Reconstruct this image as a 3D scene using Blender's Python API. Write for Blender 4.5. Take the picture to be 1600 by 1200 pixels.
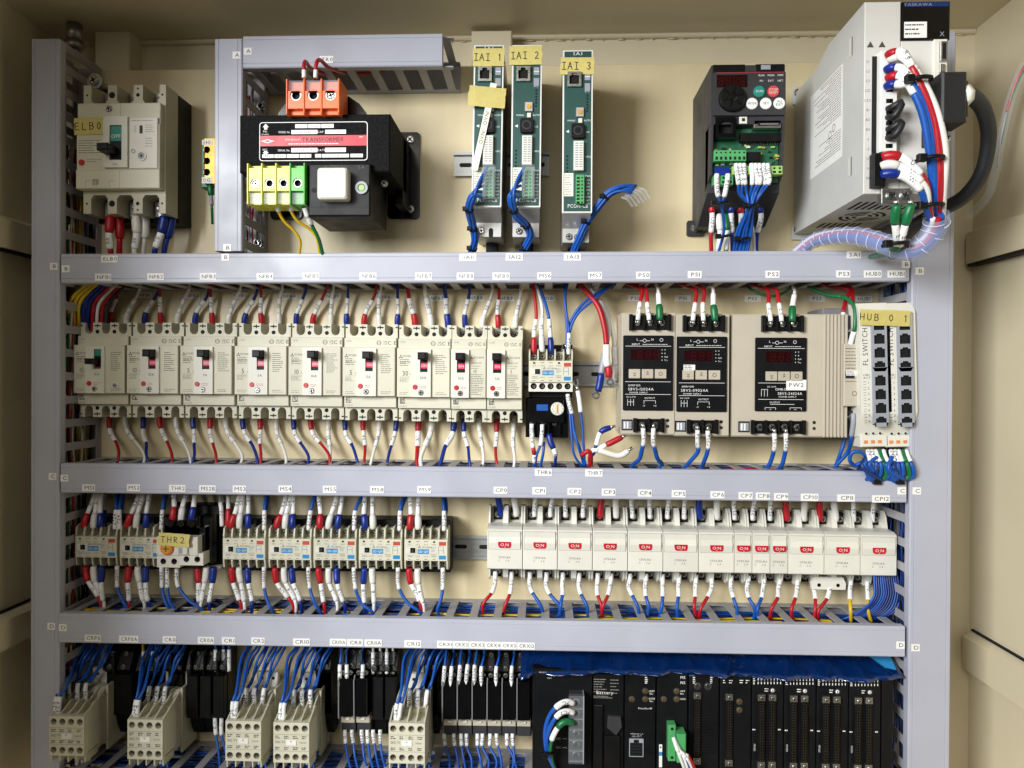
import bpy, math, random
from mathutils import Matrix, Vector
from mathutils.geometry import tessellate_polygon
random.seed(7)
ORD = ['leftmost', 'second', 'third', 'fourth', 'fifth', 'sixth', 'seventh', 'eighth', 'ninth', 'tenth', 'eleventh', 'twelfth']
S = 0.001                       # all dimensions below are millimetres; x right, y up, h out of the mounting plate
for o in list(bpy.data.objects): bpy.data.objects.remove(o)
scene = bpy.context.scene
COL = scene.collection
# ------------------------------------------------------------------ camera
F, D = 1165.0, 1100.0           # focal length in pixels of a 1600 px wide picture, camera distance from the plate
YAW, PITCH, ROLL = math.radians(2.36), math.radians(0.35), math.radians(0.30)
RC = Matrix.Rotation(YAW, 3, 'Z') @ Matrix.Rotation(math.radians(90) - PITCH, 3, 'X') @ Matrix.Rotation(ROLL, 3, 'Z')
cam = bpy.data.cameras.new('camera'); camo = bpy.data.objects.new('camera', cam); COL.objects.link(camo)
camo.matrix_world = Matrix.Translation((0, -D*S, 0)) @ RC.to_4x4()
cam.sensor_width = 36; cam.lens = F/1600*36; cam.clip_start = .02; cam.clip_end = 60
scene.camera = camo
scene.render.resolution_x, scene.render.resolution_y = 1024, 768
def P(px, py, h):
    d = RC @ Vector(((px-800)/F, -(py-600)/F, -1)); t = (D-h)/d.y
    return (t*d.x, t*d.z)
def W(px, py, h):
    x, y = P(px, py, h); return (x, y, h)
# ------------------------------------------------------------------ light
world = bpy.data.worlds.new('World'); scene.world = world; world.use_nodes = True
bg = world.node_tree.nodes['Background']; bg.inputs[0].default_value = (1, .97, .92, 1); bg.inputs[1].default_value = .025
def area(name, x, y, h, size, power, col, tgt, sy=None):
    l = bpy.data.lights.new(name, 'AREA'); l.energy = power; l.color = col; l.size = size; l.shape = 'RECTANGLE'; l.size_y = sy or size
    o = bpy.data.objects.new(name, l); COL.objects.link(o); o.location = (x*S, -h*S, y*S)
    d = Vector((tgt[0]*S, -tgt[2]*S, tgt[1]*S)) - o.location
    o.rotation_euler = d.to_track_quat('-Z', 'Y').to_euler(); return o
area('key_lamp', -1620, 640, 2300, 1.0, 114, (.95, .97, 1), (60, 0, 0), 1.0)
area('fill_lamp', -560, 950, 2500, 1.1, 14.5, (1, .95, .88), (0, 0, 0))
vs = scene.view_settings; vs.view_transform = 'Standard'; vs.look = 'None'; vs.exposure = .02; vs.gamma = 1; vs.use_curve_mapping = False
scene.render.engine = 'CYCLES'
# ------------------------------------------------------------------ materials
def lin(c):
    c = c.lstrip('#'); v = [int(c[i:i+2], 16)/255 for i in (0, 2, 4)]
    return tuple(((a+.055)/1.055)**2.4 if a > .04045 else a/12.92 for a in v)+(1,)
MATS = {}
def mat(name, col, rough=.5, metal=0, var=.05, scale=60, bump=.03, bscale=900, emit=0, alpha=1, bdist=.001, coat=0, stretch=None, rvar=.12, sub=0):
    m = bpy.data.materials.new(name); m.use_nodes = True; nt = m.node_tree; N = nt.nodes; L = nt.links
    b = N['Principled BSDF']; c = lin(col)
    tc = N.new('ShaderNodeTexCoord'); mp = N.new('ShaderNodeMapping'); L.new(tc.outputs['Object'], mp.inputs[0])
    if stretch: mp.inputs['Scale'].default_value = stretch
    n = N.new('ShaderNodeTexNoise'); n.inputs['Scale'].default_value = scale; n.inputs['Detail'].default_value = 4; L.new(mp.outputs[0], n.inputs['Vector'])
    r = N.new('ShaderNodeMapRange'); r.inputs[1].default_value = .25; r.inputs[2].default_value = .75
    r.inputs[3].default_value = 1-var; r.inputs[4].default_value = 1+var; L.new(n.outputs[0], r.inputs[0])
    mx = N.new('ShaderNodeVectorMath'); mx.operation = 'SCALE'; mx.inputs[0].default_value = c[:3]
    oi = N.new('ShaderNodeObjectInfo'); rm = N.new('ShaderNodeMapRange'); rm.inputs[3].default_value = .95; rm.inputs[4].default_value = 1.04; L.new(oi.outputs['Random'], rm.inputs[0])
    ml = N.new('ShaderNodeMath'); ml.operation = 'MULTIPLY'; L.new(r.outputs[0], ml.inputs[0]); L.new(rm.outputs[0], ml.inputs[1]); L.new(ml.outputs[0], mx.inputs['Scale'])
    L.new(mx.outputs[0], b.inputs['Base Color'])
    rr = N.new('ShaderNodeMapRange'); rr.inputs[1].default_value = .3; rr.inputs[2].default_value = .7
    rr.inputs[3].default_value = max(.02, rough*(1-rvar)); rr.inputs[4].default_value = min(1, rough*(1+rvar)); L.new(n.outputs[0], rr.inputs[0]); L.new(rr.outputs[0], b.inputs['Roughness'])
    b.inputs['Metallic'].default_value = metal
    if bump:
        n2 = N.new('ShaderNodeTexNoise'); n2.inputs['Scale'].default_value = bscale; n2.inputs['Detail'].default_value = 2; L.new(mp.outputs[0], n2.inputs['Vector'])
        bp = N.new('ShaderNodeBump'); bp.inputs['Strength'].default_value = bump; bp.inputs['Distance'].default_value = bdist; L.new(n2.outputs[0], bp.inputs['Height']); L.new(bp.outputs[0], b.inputs['Normal'])
    if coat: b.inputs['Coat Weight'].default_value = coat
    if emit: b.inputs['Emission Color'].default_value = c; b.inputs['Emission Strength'].default_value = emit
    if sub: b.inputs['Subsurface Weight'].default_value = sub; b.inputs['Subsurface Radius'].default_value = (.002, .002, .002)
    if alpha < 1: b.inputs['Alpha'].default_value = alpha
    if name in ('panelblack', 'blackmatte', 'black', 'darkgrey', 'redled', 'segment'): b.inputs['Specular IOR Level'].default_value = .22
    MATS[name] = m; return m
mat('plate', '#dbcca4', .40, var=.05, scale=5, bump=.10, bscale=240, stretch=(6, 1, .7), rvar=.25)
mat('cabinet', '#dacfb1', .45, var=.06, scale=6, bump=.08, bscale=300)
mat('duct', '#b2b4c0', .4, var=.05, scale=11, bump=.05, bscale=260, rvar=.35)
mat('ductwall', '#a3a2a4', .5, var=.05, scale=30)
mat('tag', '#efeeea', .45, var=.03)
mat('ink', '#1b1b1e', .6, var=.1)
mat('inkgrey', '#45443f', .6, var=.1)
mat('inkpale', '#8f8c80', .6, var=.1)
mat('inkblue', '#3f6f9e', .6, var=.1)
mat('cream', '#d2cfb9', .45, var=.04, scale=40, bump=.05)
mat('cream2', '#c9c5ad', .42, var=.05, scale=40, bump=.05)
mat('ivory', '#dedccf', .4, var=.03, scale=40, bump=.04)
mat('pscase', '#bdb4a2', .45, var=.03, scale=30, bump=.06)
mat('panelblack', '#121315', .42, var=.12, scale=50, bump=.02)
mat('black', '#111112', .45, var=.15, scale=60, bump=.06)
mat('blackmatte', '#060608', .8, var=.2, scale=300, bump=.3, bscale=500)
mat('blackgloss', '#0b0b0c', .2, var=.1)
mat('darkgrey', '#3a3a3c', .5, var=.08, scale=40, bump=.06)
mat('midgrey', '#77777a', .5, var=.06)
mat('hole', '#060607', .8, var=.1)
mat('red', '#b0121f', .42, var=.06, scale=200, bump=.06)
mat('redled', '#25080a', .25, var=.1)
mat('pink', '#e2355a', .35, var=.05)
mat('buttonred', '#c22630', .35, var=.05)
mat('onred', '#c01826', .4, var=.04)
mat('blue', '#0f51a8', .44, var=.08, scale=200, bump=.05)
mat('blueboot', '#0c2b84', .36, var=.08, scale=200, bump=.06)
mat('darkblue', '#0a2f6e', .4, var=.1, scale=100)
mat('white', '#e9e8e2', .46, var=.03, scale=150, bump=.05)
mat('whiteboot', '#e7e5dc', .32, var=.04, scale=150, bump=.06)
mat('sleeve', '#f2f2f0', .42, var=.03, scale=150, bump=.04)
mat('yellow', '#d8b41c', .38, var=.06, scale=100)
mat('yellowblock', '#dfe04a', .35, var=.05)
mat('greenblock', '#43b51f', .35, var=.05)
mat('green', '#0f6b3c', .38, var=.08)
mat('orange', '#ee6a26', .35, var=.05)
mat('grey', '#9a9ea6', .4, var=.05)
mat('metal', '#c9c9c6', .28, 1, var=.08, scale=300, bump=.05)
mat('steel', '#b3b2ad', .36, 1, var=.08, scale=80, bump=.05, stretch=(1, 1, 8))
mat('zinc', '#a9a8a2', .42, 1, var=.06, scale=120)
mat('railsteel', '#a9aba8', .42, .45, var=.08, scale=60, stretch=(.2, 1, 6))
mat('silverbody', '#b9b8b4', .42, .55, var=.05, scale=60, bump=.05)
mat('servo', '#c7c8c4', .42, var=.03, scale=30, bump=.08, bscale=1400)
mat('servofront', '#d5d3cc', .42, var=.03, scale=30, bump=.06)
mat('pcbgreen', '#1f5a3c', .45, var=.15, scale=200)
mat('iaigreen', '#1d4a44', .42, var=.06, scale=60)
mat('termgreen', '#4fa463', .4, var=.06)
mat('termgreen2', '#9cc46b', .4, var=.06)
mat('tealbtn', '#1e8a78', .4)
mat('redbtn', '#d24a4c', .4)
mat('tape', '#dacb78', .5, var=.08, scale=150, bump=.12, bscale=300, alpha=.93)
mat('tapesheer', '#dacb78', .45, var=.08, scale=150, bump=.12, bscale=300, alpha=.72)
mat('paper', '#ebe7d4', .6, var=.03)
mat('transred', '#c01c30', .4, var=.04)
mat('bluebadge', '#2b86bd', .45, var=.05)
mat('redbadge', '#b84a3a', .45, var=.05)
mat('cable', '#1b1c1e', .48, var=.12, scale=200, bump=.08)
mat('gold', '#d7a33a', .35, .3, var=.06)
mat('clear', '#dfe6ec', .12, var=.02, alpha=.15, bump=0)
mat('clearthin', '#cfd6dc', .06, var=.02, alpha=.07, bump=0)
mat('pin', '#7d6537', .4, .5, var=.1)
mat('spiral', '#b9c4ea', .22, var=.03, alpha=.38, bump=0)
mat('spiraledge', '#e6ebff', .25, var=.03, alpha=.75, bump=0)
mat('sheetblue', '#072a60', .06, var=.25, scale=18, bump=.5, bscale=24, alpha=.88, bdist=.008, coat=1)
mat('ledwhite', '#f4f4ea', .3)
mat('orangeterm', '#e08a4a', .4)
# ------------------------------------------------------------------ glyphs
CHARS = 'ABCDEFGHIJKLMNOPQRSTUVWXYZabcdefghijklmnopqrstuvwxyz0123456789-+./:()'
def load_glyphs():
    tmp = []
    for c in CHARS:
        cu = bpy.data.curves.new('g', 'FONT'); cu.body = c; cu.resolution_u = 2
        o = bpy.data.objects.new('g', cu); COL.objects.link(o); tmp.append((c, o, cu))
    bpy.context.view_layer.update(); dg = bpy.context.evaluated_depsgraph_get(); out = {}
    for c, o, cu in tmp:
        me = bpy.data.meshes.new_from_object(o.evaluated_get(dg))
        vs_ = [(v.co.x, v.co.y) for v in me.vertices]; fs = [tuple(p.vertices) for p in me.polygons]
        out[c] = (vs_, fs); bpy.data.meshes.remove(me)
    for c, o, cu in tmp: bpy.data.objects.remove(o); bpy.data.curves.remove(cu)
    H = max(v[1] for v in out['H'][0])
    for c in out:
        v, f = out[c]; x0 = min(a[0] for a in v); x1 = max(a[0] for a in v)
        out[c] = ([((a-x0)/H, b/H) for a, b in v], f, (x1-x0)/H)
    return out
GL = load_glyphs()
def layout(s, gap=.22):
    out = []; x = 0
    for c in s:
        if c not in GL: x += .5; continue
        out.append((c, x)); x += max(GL[c][2], .12)+gap
    return out, max(x-gap, .1)
# hand-written strokes in a unit box
STK = {'E': [[(.8, 1), (.1, 1), (.1, 0), (.85, 0)], [(.1, .5), (.7, .55)]], 'L': [[(.1, 1), (.1, 0), (.8, 0)]],
 'B': [[(.1, 0), (.1, 1), (.6, .95), (.7, .75), (.55, .55), (.1, .5)], [(.55, .55), (.8, .3), (.6, .03), (.1, 0)]],
 '0': [[(.45, 1), (.15, .7), (.15, .3), (.45, 0), (.75, .3), (.75, .7), (.45, 1)]],
 'I': [[(.15, 1), (.85, 1)], [(.5, 1), (.5, 0)], [(.1, 0), (.9, 0)]], 'A': [[(0, 0), (.45, 1), (.9, 0)], [(.2, .4), (.7, .4)]],
 '1': [[(.3, .8), (.5, 1), (.5, 0)]], '2': [[(.1, .8), (.4, 1), (.75, .8), (.6, .45), (.1, 0), (.85, .02)]],
 '3': [[(.1, .9), (.5, 1), (.75, .75), (.4, .52), (.8, .3), (.5, 0), (.1, .1)]],
 'H': [[(.1, 1), (.1, 0)], [(.8, 1), (.8, 0)], [(.1, .5), (.8, .5)]], 'U': [[(.1, 1), (.1, .2), (.4, 0), (.75, .2), (.75, 1)]],
 'T': [[(0, 1), (.9, 1)], [(.45, 1), (.45, 0)]], 'R': [[(.1, 0), (.1, 1), (.65, .9), (.65, .6), (.1, .5), (.8, 0)]]}
# ------------------------------------------------------------------ mesh builder
def ring(n, r, a0=0): return [(r*math.cos(a0+2*math.pi*i/n), r*math.sin(a0+2*math.pi*i/n)) for i in range(n)]
class MB:
    def __init__(s, m='cream'): s.v = []; s.f = []; s.fm = []; s.sm = []; s.mats = []; s.mat(m)
    def mat(s, m):
        if m not in s.mats: s.mats.append(m)
        s.c = s.mats.index(m); return s
    def add(s, vs_, fs, smooth=False):
        o = len(s.v); s.v += vs_
        for f in fs: s.f.append(tuple(i+o for i in f)); s.fm.append(s.c); s.sm.append(smooth)
        return s
    def box(s, x0, x1, y0, y1, h0, h1, b=0):
        if b:
            vs_ = [(x, y, h0) for x, y in ((x0, y0), (x1, y0), (x1, y1), (x0, y1))]+[(x, y, h1-b) for x, y in ((x0, y0), (x1, y0), (x1, y1), (x0, y1))]+[(x, y, h1) for x, y in ((x0+b, y0+b), (x1-b, y0+b), (x1-b, y1-b), (x0+b, y1-b))]
            fs = [(3, 2, 1, 0)]+[(i, (i+1) % 4, 4+(i+1) % 4, 4+i) for i in range(4)]+[(4+i, 4+(i+1) % 4, 8+(i+1) % 4, 8+i) for i in range(4)]+[(8, 9, 10, 11)]
        else:
            vs_ = [(x, y, h) for h in (h0, h1) for x, y in ((x0, y0), (x1, y0), (x1, y1), (x0, y1))]
            fs = [(3, 2, 1, 0), (4, 5, 6, 7)]+[(i, (i+1) % 4, 4+(i+1) % 4, 4+i) for i in range(4)]
        return s.add(vs_, fs)
    def rbox(s, x0, x1, y0, y1, h0, h1, r=2, b=.4, k=4):     # rounded corners in the face plane
        pts = []
        for cx, cy, a in ((x1-r, y0+r, -90), (x1-r, y1-r, 0), (x0+r, y1-r, 90), (x0+r, y0+r, 180)):
            for i in range(k+1):
                t = math.radians(a+90*i/k); pts.append((cx+r*math.cos(t), cy+r*math.sin(t)))
        return s.poly(pts, h0, h1, b)
    def poly(s, pts, h0, h1, b=0):
        n = len(pts); vs_ = [(x, y, h0) for x, y in pts]+[(x, y, h1-b) for x, y in pts]
        fs = [tuple(range(n))[::-1]]+[(i, (i+1) % n, n+(i+1) % n, n+i) for i in range(n)]
        if b:
            cx = sum(p[0] for p in pts)/n; cy = sum(p[1] for p in pts)/n
            for x, y in pts:
                d = math.hypot(x-cx, y-cy) or 1; vs_.append((x-(x-cx)/d*b, y-(y-cy)/d*b, h1))
            fs += [(n+i, n+(i+1) % n, 2*n+(i+1) % n, 2*n+i) for i in range(n)]+[tuple(range(2*n, 3*n))]
        else: fs.append(tuple(range(n, 2*n)))
        return s.add(vs_, fs)
    def prof(s, pts, x0, x1):                                # profile in (y,h) run along x
        n = len(pts); vs_ = [(x0, a, b) for a, b in pts]+[(x1, a, b) for a, b in pts]
        return s.add(vs_, [tuple(range(n)), tuple(range(n, 2*n))[::-1]]+[(i, n+i, n+(i+1) % n, (i+1) % n) for i in range(n)])
    def profy(s, pts, y0, y1):                               # profile in (x,h) run along y
        n = len(pts); vs_ = [(a, y0, b) for a, b in pts]+[(a, y1, b) for a, b in pts]
        return s.add(vs_, [tuple(range(n)), tuple(range(n, 2*n))[::-1]]+[(i, n+i, n+(i+1) % n, (i+1) % n) for i in range(n)])
    def cyl(s, cx, cy, r, h0, h1, n=14, b=0, r0=None):
        R = ring(n, 1); r0 = r if r0 is None else r0
        vs_ = [(cx+a*r0, cy+c*r0, h0) for a, c in R]+[(cx+a*r, cy+c*r, h1-b) for a, c in R]
        s.add(vs_, [tuple(range(n))[::-1]]); k = len(s.v)-2*n
        for i in range(n): s.f.append((k+i, k+(i+1) % n, k+n+(i+1) % n, k+n+i)); s.fm.append(s.c); s.sm.append(True)
        if b:
            s.add([(cx+a*(r-b), cy+c*(r-b), h1) for a, c in R], [tuple(range(n))])
            q = len(s.v)-n
            for i in range(n): s.f.append((k+n+i, k+n+(i+1) % n, q+(i+1) % n, q+i)); s.fm.append(s.c); s.sm.append(False)
        else: s.f.append(tuple(range(k+n, k+2*n))); s.fm.append(s.c); s.sm.append(False)
        return s
    def annul(s, cx, cy, r0, r1, h0, h1, n=16):
        R = ring(n, 1); vs_ = [(cx+a*r, cy+c*r, h) for r, h in ((r1, h0), (r1, h1), (r0, h1), (r0, h0)) for a, c in R]
        return s.add(vs_, [(j*n+i, j*n+(i+1) % n, (j+1)*n+(i+1) % n, (j+1)*n+i) for j in range(3) for i in range(n)])
    def pierced(s, outer, holes, h0, h1, depth, inner=None, floor=None):
        """slab with blind holes; outer and holes are xy loops"""
        n = len(outer); s.add([(x, y, h0) for x, y in outer]+[(x, y, h1) for x, y in outer], [tuple(range(n))[::-1]]+[(i, (i+1) % n, n+(i+1) % n, n+i) for i in range(n)])
        loops = [[Vector((x, y, 0)) for x, y in outer]]+[[Vector((x, y, 0)) for x, y in h] for h in holes]
        flat = [p for l in loops for p in l]
        s.add([(p.x, p.y, h1) for p in flat], [tuple(t) for t in tessellate_polygon(loops)])
        k = s.c
        for h in holes:
            m = len(h)
            if inner: s.mat(inner)
            s.add([(x, y, h1) for x, y in h]+[(x, y, h1-depth) for x, y in h], [(i, m+i, m+(i+1) % m, (i+1) % m) for i in range(m)])
            if floor: s.mat(floor)
            s.add([(x, y, h1-depth) for x, y in h], [tuple(range(m))]); s.c = k
        return s
    def tube(s, pts, r, n=8, cap=True, rs=None):
        pts = [Vector(p) for p in pts]; m = len(pts); o = len(s.v); up = None
        for i, p in enumerate(pts):
            t = (pts[min(i+1, m-1)]-pts[max(i-1, 0)]);  t = t.normalized() if t.length > 1e-9 else Vector((0, 1, 0))
            if up is None: up = t.orthogonal().normalized()
            else:
                up = up-t*up.dot(t); up = up.normalized() if up.length > 1e-6 else t.orthogonal().normalized()
            w = t.cross(up); rr = rs[i] if rs else r
            for k in range(n):
                a = 2*math.pi*k/n; q = p+(up*math.cos(a)+w*math.sin(a))*rr; s.v.append((q.x, q.y, q.z))
        for i in range(m-1):
            for k in range(n):
                s.f.append((o+i*n+k, o+i*n+(k+1) % n, o+(i+1)*n+(k+1) % n, o+(i+1)*n+k)); s.fm.append(s.c); s.sm.append(True)
        if cap:
            for q in (tuple(range(o, o+n))[::-1], tuple(range(o+(m-1)*n, o+m*n))): s.f.append(q); s.fm.append(s.c); s.sm.append(False)
        return s
    def text(s, t, x, y, h, size, rot=0, wx=1, fit=None, align='c', gap=.22):
        lay, w = layout(t, gap)
        if fit: wx = min(wx, fit/(w*size))
        ca, sa = math.cos(rot), math.sin(rot); off = {'c': -w/2, 'l': 0, 'r': -w}[align]
        for c, gx in lay:
            vs_, fs, _ = GL[c]; o = []
            for a, b in vs_:
                u = (gx+a+off)*size*wx; v = (b-.5)*size; o.append((x+u*ca-v*sa, y+u*sa+v*ca, h))
            s.add(o, fs)
        return s
    def hand(s, t, x, y, h, size, th=.9, rot=0, gap=.3, wx=.8):
        w = len(t)*(wx+gap)*size; ca, sa = math.cos(rot), math.sin(rot); u0 = -w/2
        for c in t:
            for st in STK.get(c, []):
                q = []
                for a, b in st:
                    u = u0+a*size*wx; v = (b-.5)*size; q.append((x+u*ca-v*sa, y+u*sa+v*ca))
                for (xa, ya), (xb, yb) in zip(q, q[1:]):
                    d = math.hypot(xb-xa, yb-ya) or 1; ex, ey = (xb-xa)/d*th*.3, (yb-ya)/d*th*.3; nx, ny = -(yb-ya)/d*th/2, (xb-xa)/d*th/2
                    s.add([(xa-ex+nx, ya-ey+ny, h), (xa-ex-nx, ya-ey-ny, h), (xb+ex-nx, yb+ey-ny, h), (xb+ex+nx, yb+ey+ny, h)], [(0, 1, 2, 3)])
            u0 += (wx+gap)*size
        return s
    def rect(s, x0, x1, y0, y1, h): return s.add([(x0, y0, h), (x1, y0, h), (x1, y1, h), (x0, y1, h)], [(0, 1, 2, 3)])
    def micro(s, x0, x1, y0, y1, h, rows, t=.7, seed=1):     # unreadably small print: broken hairlines
        R = random.Random(seed)
        for i in range(rows):
            y = y1-(y1-y0)*(i+.5)/rows; x = x0; end = x1-(x1-x0)*R.random()*.45
            while x < end:
                l = R.uniform(1.2, 4.5); s.rect(x, min(x+l, end), y-t/2, y+t/2, h); x += l+R.uniform(.4, .9)
        return s
    def mesh(s, name):
        me = bpy.data.meshes.new(name); me.from_pydata([(x*S, -h*S, y*S) for x, y, h in s.v], [], s.f)
        for m in s.mats: me.materials.append(MATS[m])
        me.polygons.foreach_set('material_index', s.fm); me.polygons.foreach_set('use_smooth', s.sm); me.update(); return me
CACHE = {}
def shared(key, fn):
    if key not in CACHE: CACHE[key] = fn().mesh(key.split(':')[0])
    return CACHE[key]
def obj(name, mb, parent=None, x=0, y=0, h=0, rot=0, **kw):
    me = mb.mesh(name) if isinstance(mb, MB) else mb
    o = bpy.data.objects.new(name, me); COL.objects.link(o); o.location = (x*S, -h*S, y*S)
    if rot: o.rotation_euler = (0, -rot, 0)
    if parent: o.parent = parent
    for k, v in kw.items(): o[k] = v
    return o
def thing(name, label, cat, x, y, h=0, group=None, rot=0):
    o = bpy.data.objects.new(name, None); COL.objects.link(o); o.empty_display_size = .01; o.location = (x*S, -h*S, y*S)
    if rot: o.rotation_euler = (0, -rot, 0)
    o['label'] = label; o['category'] = cat
    if group: o['group'] = group
    return o
def screw_mesh(r, m='metal'):
    def f():
        b = MB(m); b.cyl(0, 0, r, -1.5, r*.45, 14, b=r*.3); b.mat('hole')
        w = r*.17; L_ = r*.62
        for a in (.5, .5+math.pi/2):
            c, s_ = math.cos(a), math.sin(a)
            q = [(L_, w), (-L_, w), (-L_, -w), (L_, -w)]
            b.add([(x*c-y*s_, x*s_+y*c, r*.45+.04) for x, y in q], [(0, 1, 2, 3)])
        return b
    return shared('screw:%s%.2f' % (m, r), f)
def screw(parent, x, y, h, r, name='screw', m='metal', rot=None):
    return obj(name, screw_mesh(r, m), parent, x, y, h, rot=random.uniform(0, 3) if rot is None else rot)
# ------------------------------------------------------------------ wires
def spline(pts, step=3.0):
    P_ = [Vector(p) for p in pts]; out = []
    for i in range(len(P_)-1):
        p0, p1, p2, p3 = P_[max(i-1, 0)], P_[i], P_[i+1], P_[min(i+2, len(P_)-1)]
        n = max(2, int((p2-p1).length/step))
        for k in range(n):
            t = k/n; out.append(.5*((2*p1)+(p2-p0)*t+(2*p0-5*p1+4*p2-p3)*t*t+(3*p1-p0-3*p2+p3)*t**3))
    out.append(P_[-1]); return out
def arc(pts):
    s = [0]
    for a, b in zip(pts, pts[1:]): s.append(s[-1]+(b-a).length)
    return s
def at(pts, s, t):
    t = max(0, min(t, s[-1]-1e-6)); i = 0
    while i < len(s)-2 and s[i+1] < t: i += 1
    return pts[i].lerp(pts[i+1], (t-s[i])/max(1e-9, s[i+1]-s[i]))
def piece(pts, s, a, b, step=3.0):
    n = max(2, int((b-a)/step)+1); return [at(pts, s, a+(b-a)*i/(n-1)) for i in range(n)]
def wrap_text(mb, t, pts, s, s0, s1, r, size, flip=False):
    lay, w = layout(t, .18); wx = min(1.0, (s1-s0)*.9/(w*size)); mid = (s0+s1)/2
    for c, gx in lay:
        vs_, fs, _ = GL[c]; o = []
        for a, b in vs_:
            u = (gx+a-w/2)*size*wx*(-1 if flip else 1); v = (b-.5)*size*(-1 if flip else 1)
            p = at(pts, s, mid+u); tn = at(pts, s, mid+u+1)-at(pts, s, mid+u-1)
            tn = tn.normalized() if tn.length > 1e-6 else Vector((0, 1, 0))
            fr = Vector((0, 0, 1))-tn*tn.z; fr.normalize(); sd = fr.cross(tn)
            an = v/r; q = p+(fr*math.cos(an)+sd*math.sin(an))*(r+.08); o.append((q.x, q.y, q.z))
        mb.add(o, fs)
def wire(label, pts, segs, group='wires', lug=None, flip=False, name='wire', cat='wire'):
    """segs: (length mm, radius, material, part name, text). a length of 0 runs to the end"""
    n_ = len(pts); pts = [pts[0], pts[1]]+[tuple(c+random.uniform(-1.3, 1.3) for c in p) for p in pts[2:-1]]+[pts[-1]] if n_ > 4 else pts
    sp = spline(pts); s = arc(sp); p0 = sp[0].copy(); sp = [p-p0 for p in sp]
    t = thing(name, label, cat, *p0, group=group); a = 0
    for L_, r, m, nm, tx in segs:
        b = s[-1] if L_ == 0 else min(a+L_, s[-1])
        if b-a < .5: continue
        q = piece(sp, s, a, b); mb = MB(m); n = len(q)
        if nm == 'boot':
            rs = [r*(.86+.14*min(1, i/2)) if i < n-2 else r*(.80 if i == n-1 else .95) for i in range(n)]; mb.tube(q, r, 9, rs=rs)
        else: mb.tube(q, r, 8)
        o = obj(nm, mb, t)
        if tx:
            tb = MB('ink'); wrap_text(tb, tx, sp, s, a, b, r, min(r*1.65, 5), flip); obj('lettering', tb, o)
        a = b
    if lug:
        d = (sp[1]-sp[0]).normalized(); mb = MB('metal'); q = [-d*lug[0], -d*lug[0]*.4, d*1]
        mb.tube([tuple(v) for v in q], lug[1], 6, rs=[lug[1]*.8, lug[1]*.8, lug[1]]); obj('lug', mb, t)
    return t
# ================================================================== cabinet and mounting plate
XL, XR, YT, HB = -757, 640, 524, -42
def struct(name, mb): o = obj(name, mb); o['kind'] = 'structure'; return o
struct('cabinet_back_wall', MB('cabinet').box(XL-2, XR+2, -900, YT+2, HB-3, HB))
struct('cabinet_ceiling', MB('cabinet').box(XL-2, XR+2, YT, YT+3, HB, 620))
struct('cabinet_floor', MB('cabinet').box(XL-2, XR+2, -903, -900, HB, 560))
wl = struct('cabinet_left_wall', MB('cabinet').box(XL-3, XL, -900, YT, HB, 700))
wr = struct('cabinet_right_wall', MB('cabinet').box(XR, XR+3, -900, YT, HB, 560))
def wall_rail(par, side, y0, y1, dep=16):
    x0, x1 = (XL, XL+dep) if side < 0 else (XR-dep, XR)
    q = [(y0, 0), (y1, 0), (y1-1.5, 1), (y0+1.5, 1)]
    b = MB('cabinet'); 
    b.add([(XL if side < 0 else XR, y0, -30), (XL if side < 0 else XR, y1, -30), (XL+dep if side < 0 else XR-dep, y1-8, -30), (XL+dep if side < 0 else XR-dep, y0, -30),
           (XL if side < 0 else XR, y0, 540), (XL if side < 0 else XR, y1, 540), (XL+dep if side < 0 else XR-dep, y1-8, 540), (XL+dep if side < 0 else XR-dep, y0, 540)],
          [(0, 1, 2, 3), (4, 5, 6, 7), (0, 1, 5, 4), (1, 2, 6, 5), (2, 3, 7, 6), (3, 0, 4, 7)])
    obj('wall_rail', b, par)
wall_rail(wl, -1, 178, 226); wall_rail(wl, -1, -378, -330)
wall_rail(wr, 1, 174, 227); wall_rail(wr, 1, -424, -369)
def gap_shade_bar(par, x0, x1, y0, y1): obj('gap_shade', MB('hole').box(x0, x1, y0, y1, -30, 540), par)  # solid black bars paint the shade in the gaps along the wall rails
gap_shade_bar(wr, XR-14, XR-1, 170, 173.8); gap_shade_bar(wr, XR-4, XR-.5, -368.8, -366); gap_shade_bar(wl, XL+.5, XL+12, 174.5, 177.8); gap_shade_bar(wl, XL+.5, XL+4, -329.8, -327.5)
obj('ceiling_lip', MB('cabinet').box(XL, XR, YT-7, YT, HB, HB+8, 2), bpy.data.objects['cabinet_ceiling'])
# weld beads along the ceiling corner
wb = MB('cabinet')
for i in range(58):
    x = XL+20+i*23.6+random.uniform(-5, 5); wb.tube([(x, YT-7.3, HB+2), (x+random.uniform(3, 15), YT-7.6, HB+2)], random.uniform(.6, 1.1), 5)
obj('weld_bead', wb, bpy.data.objects['cabinet_ceiling'], kind='stuff')
PT = P(500, 106, 0)[1]                       # top edge of the plate
PL, PR = P(112, 600, 0)[0], P(1466, 600, 0)[0]+18
plate = struct('mounting_plate', MB('plate').box(PL, PR, -880, PT, -4, 0, .8))
def bracket(px0, px1, pyt):
    x0, y1 = P(px0, pyt, -8); x1, _ = P(px1, pyt, -8)
    obj('mounting_bracket', MB('cabinet').box(x0, x1, PT-80, y1, HB, -6, 1.5), plate)
bracket(149, 203, 50); bracket(737, 800, 49)
def plate_screw(px, py, lab, h=0, r=6.5):
    x, y = P(px, py, h); t = thing('plate_screw', lab, 'screw', x, y, h)
    obj('washer', MB('zinc').cyl(0, 0, r*1.5, 0, 1.6, 18, .4), t); obj('head', screw_mesh(r), t, 0, 0, 2.5); return t
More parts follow.
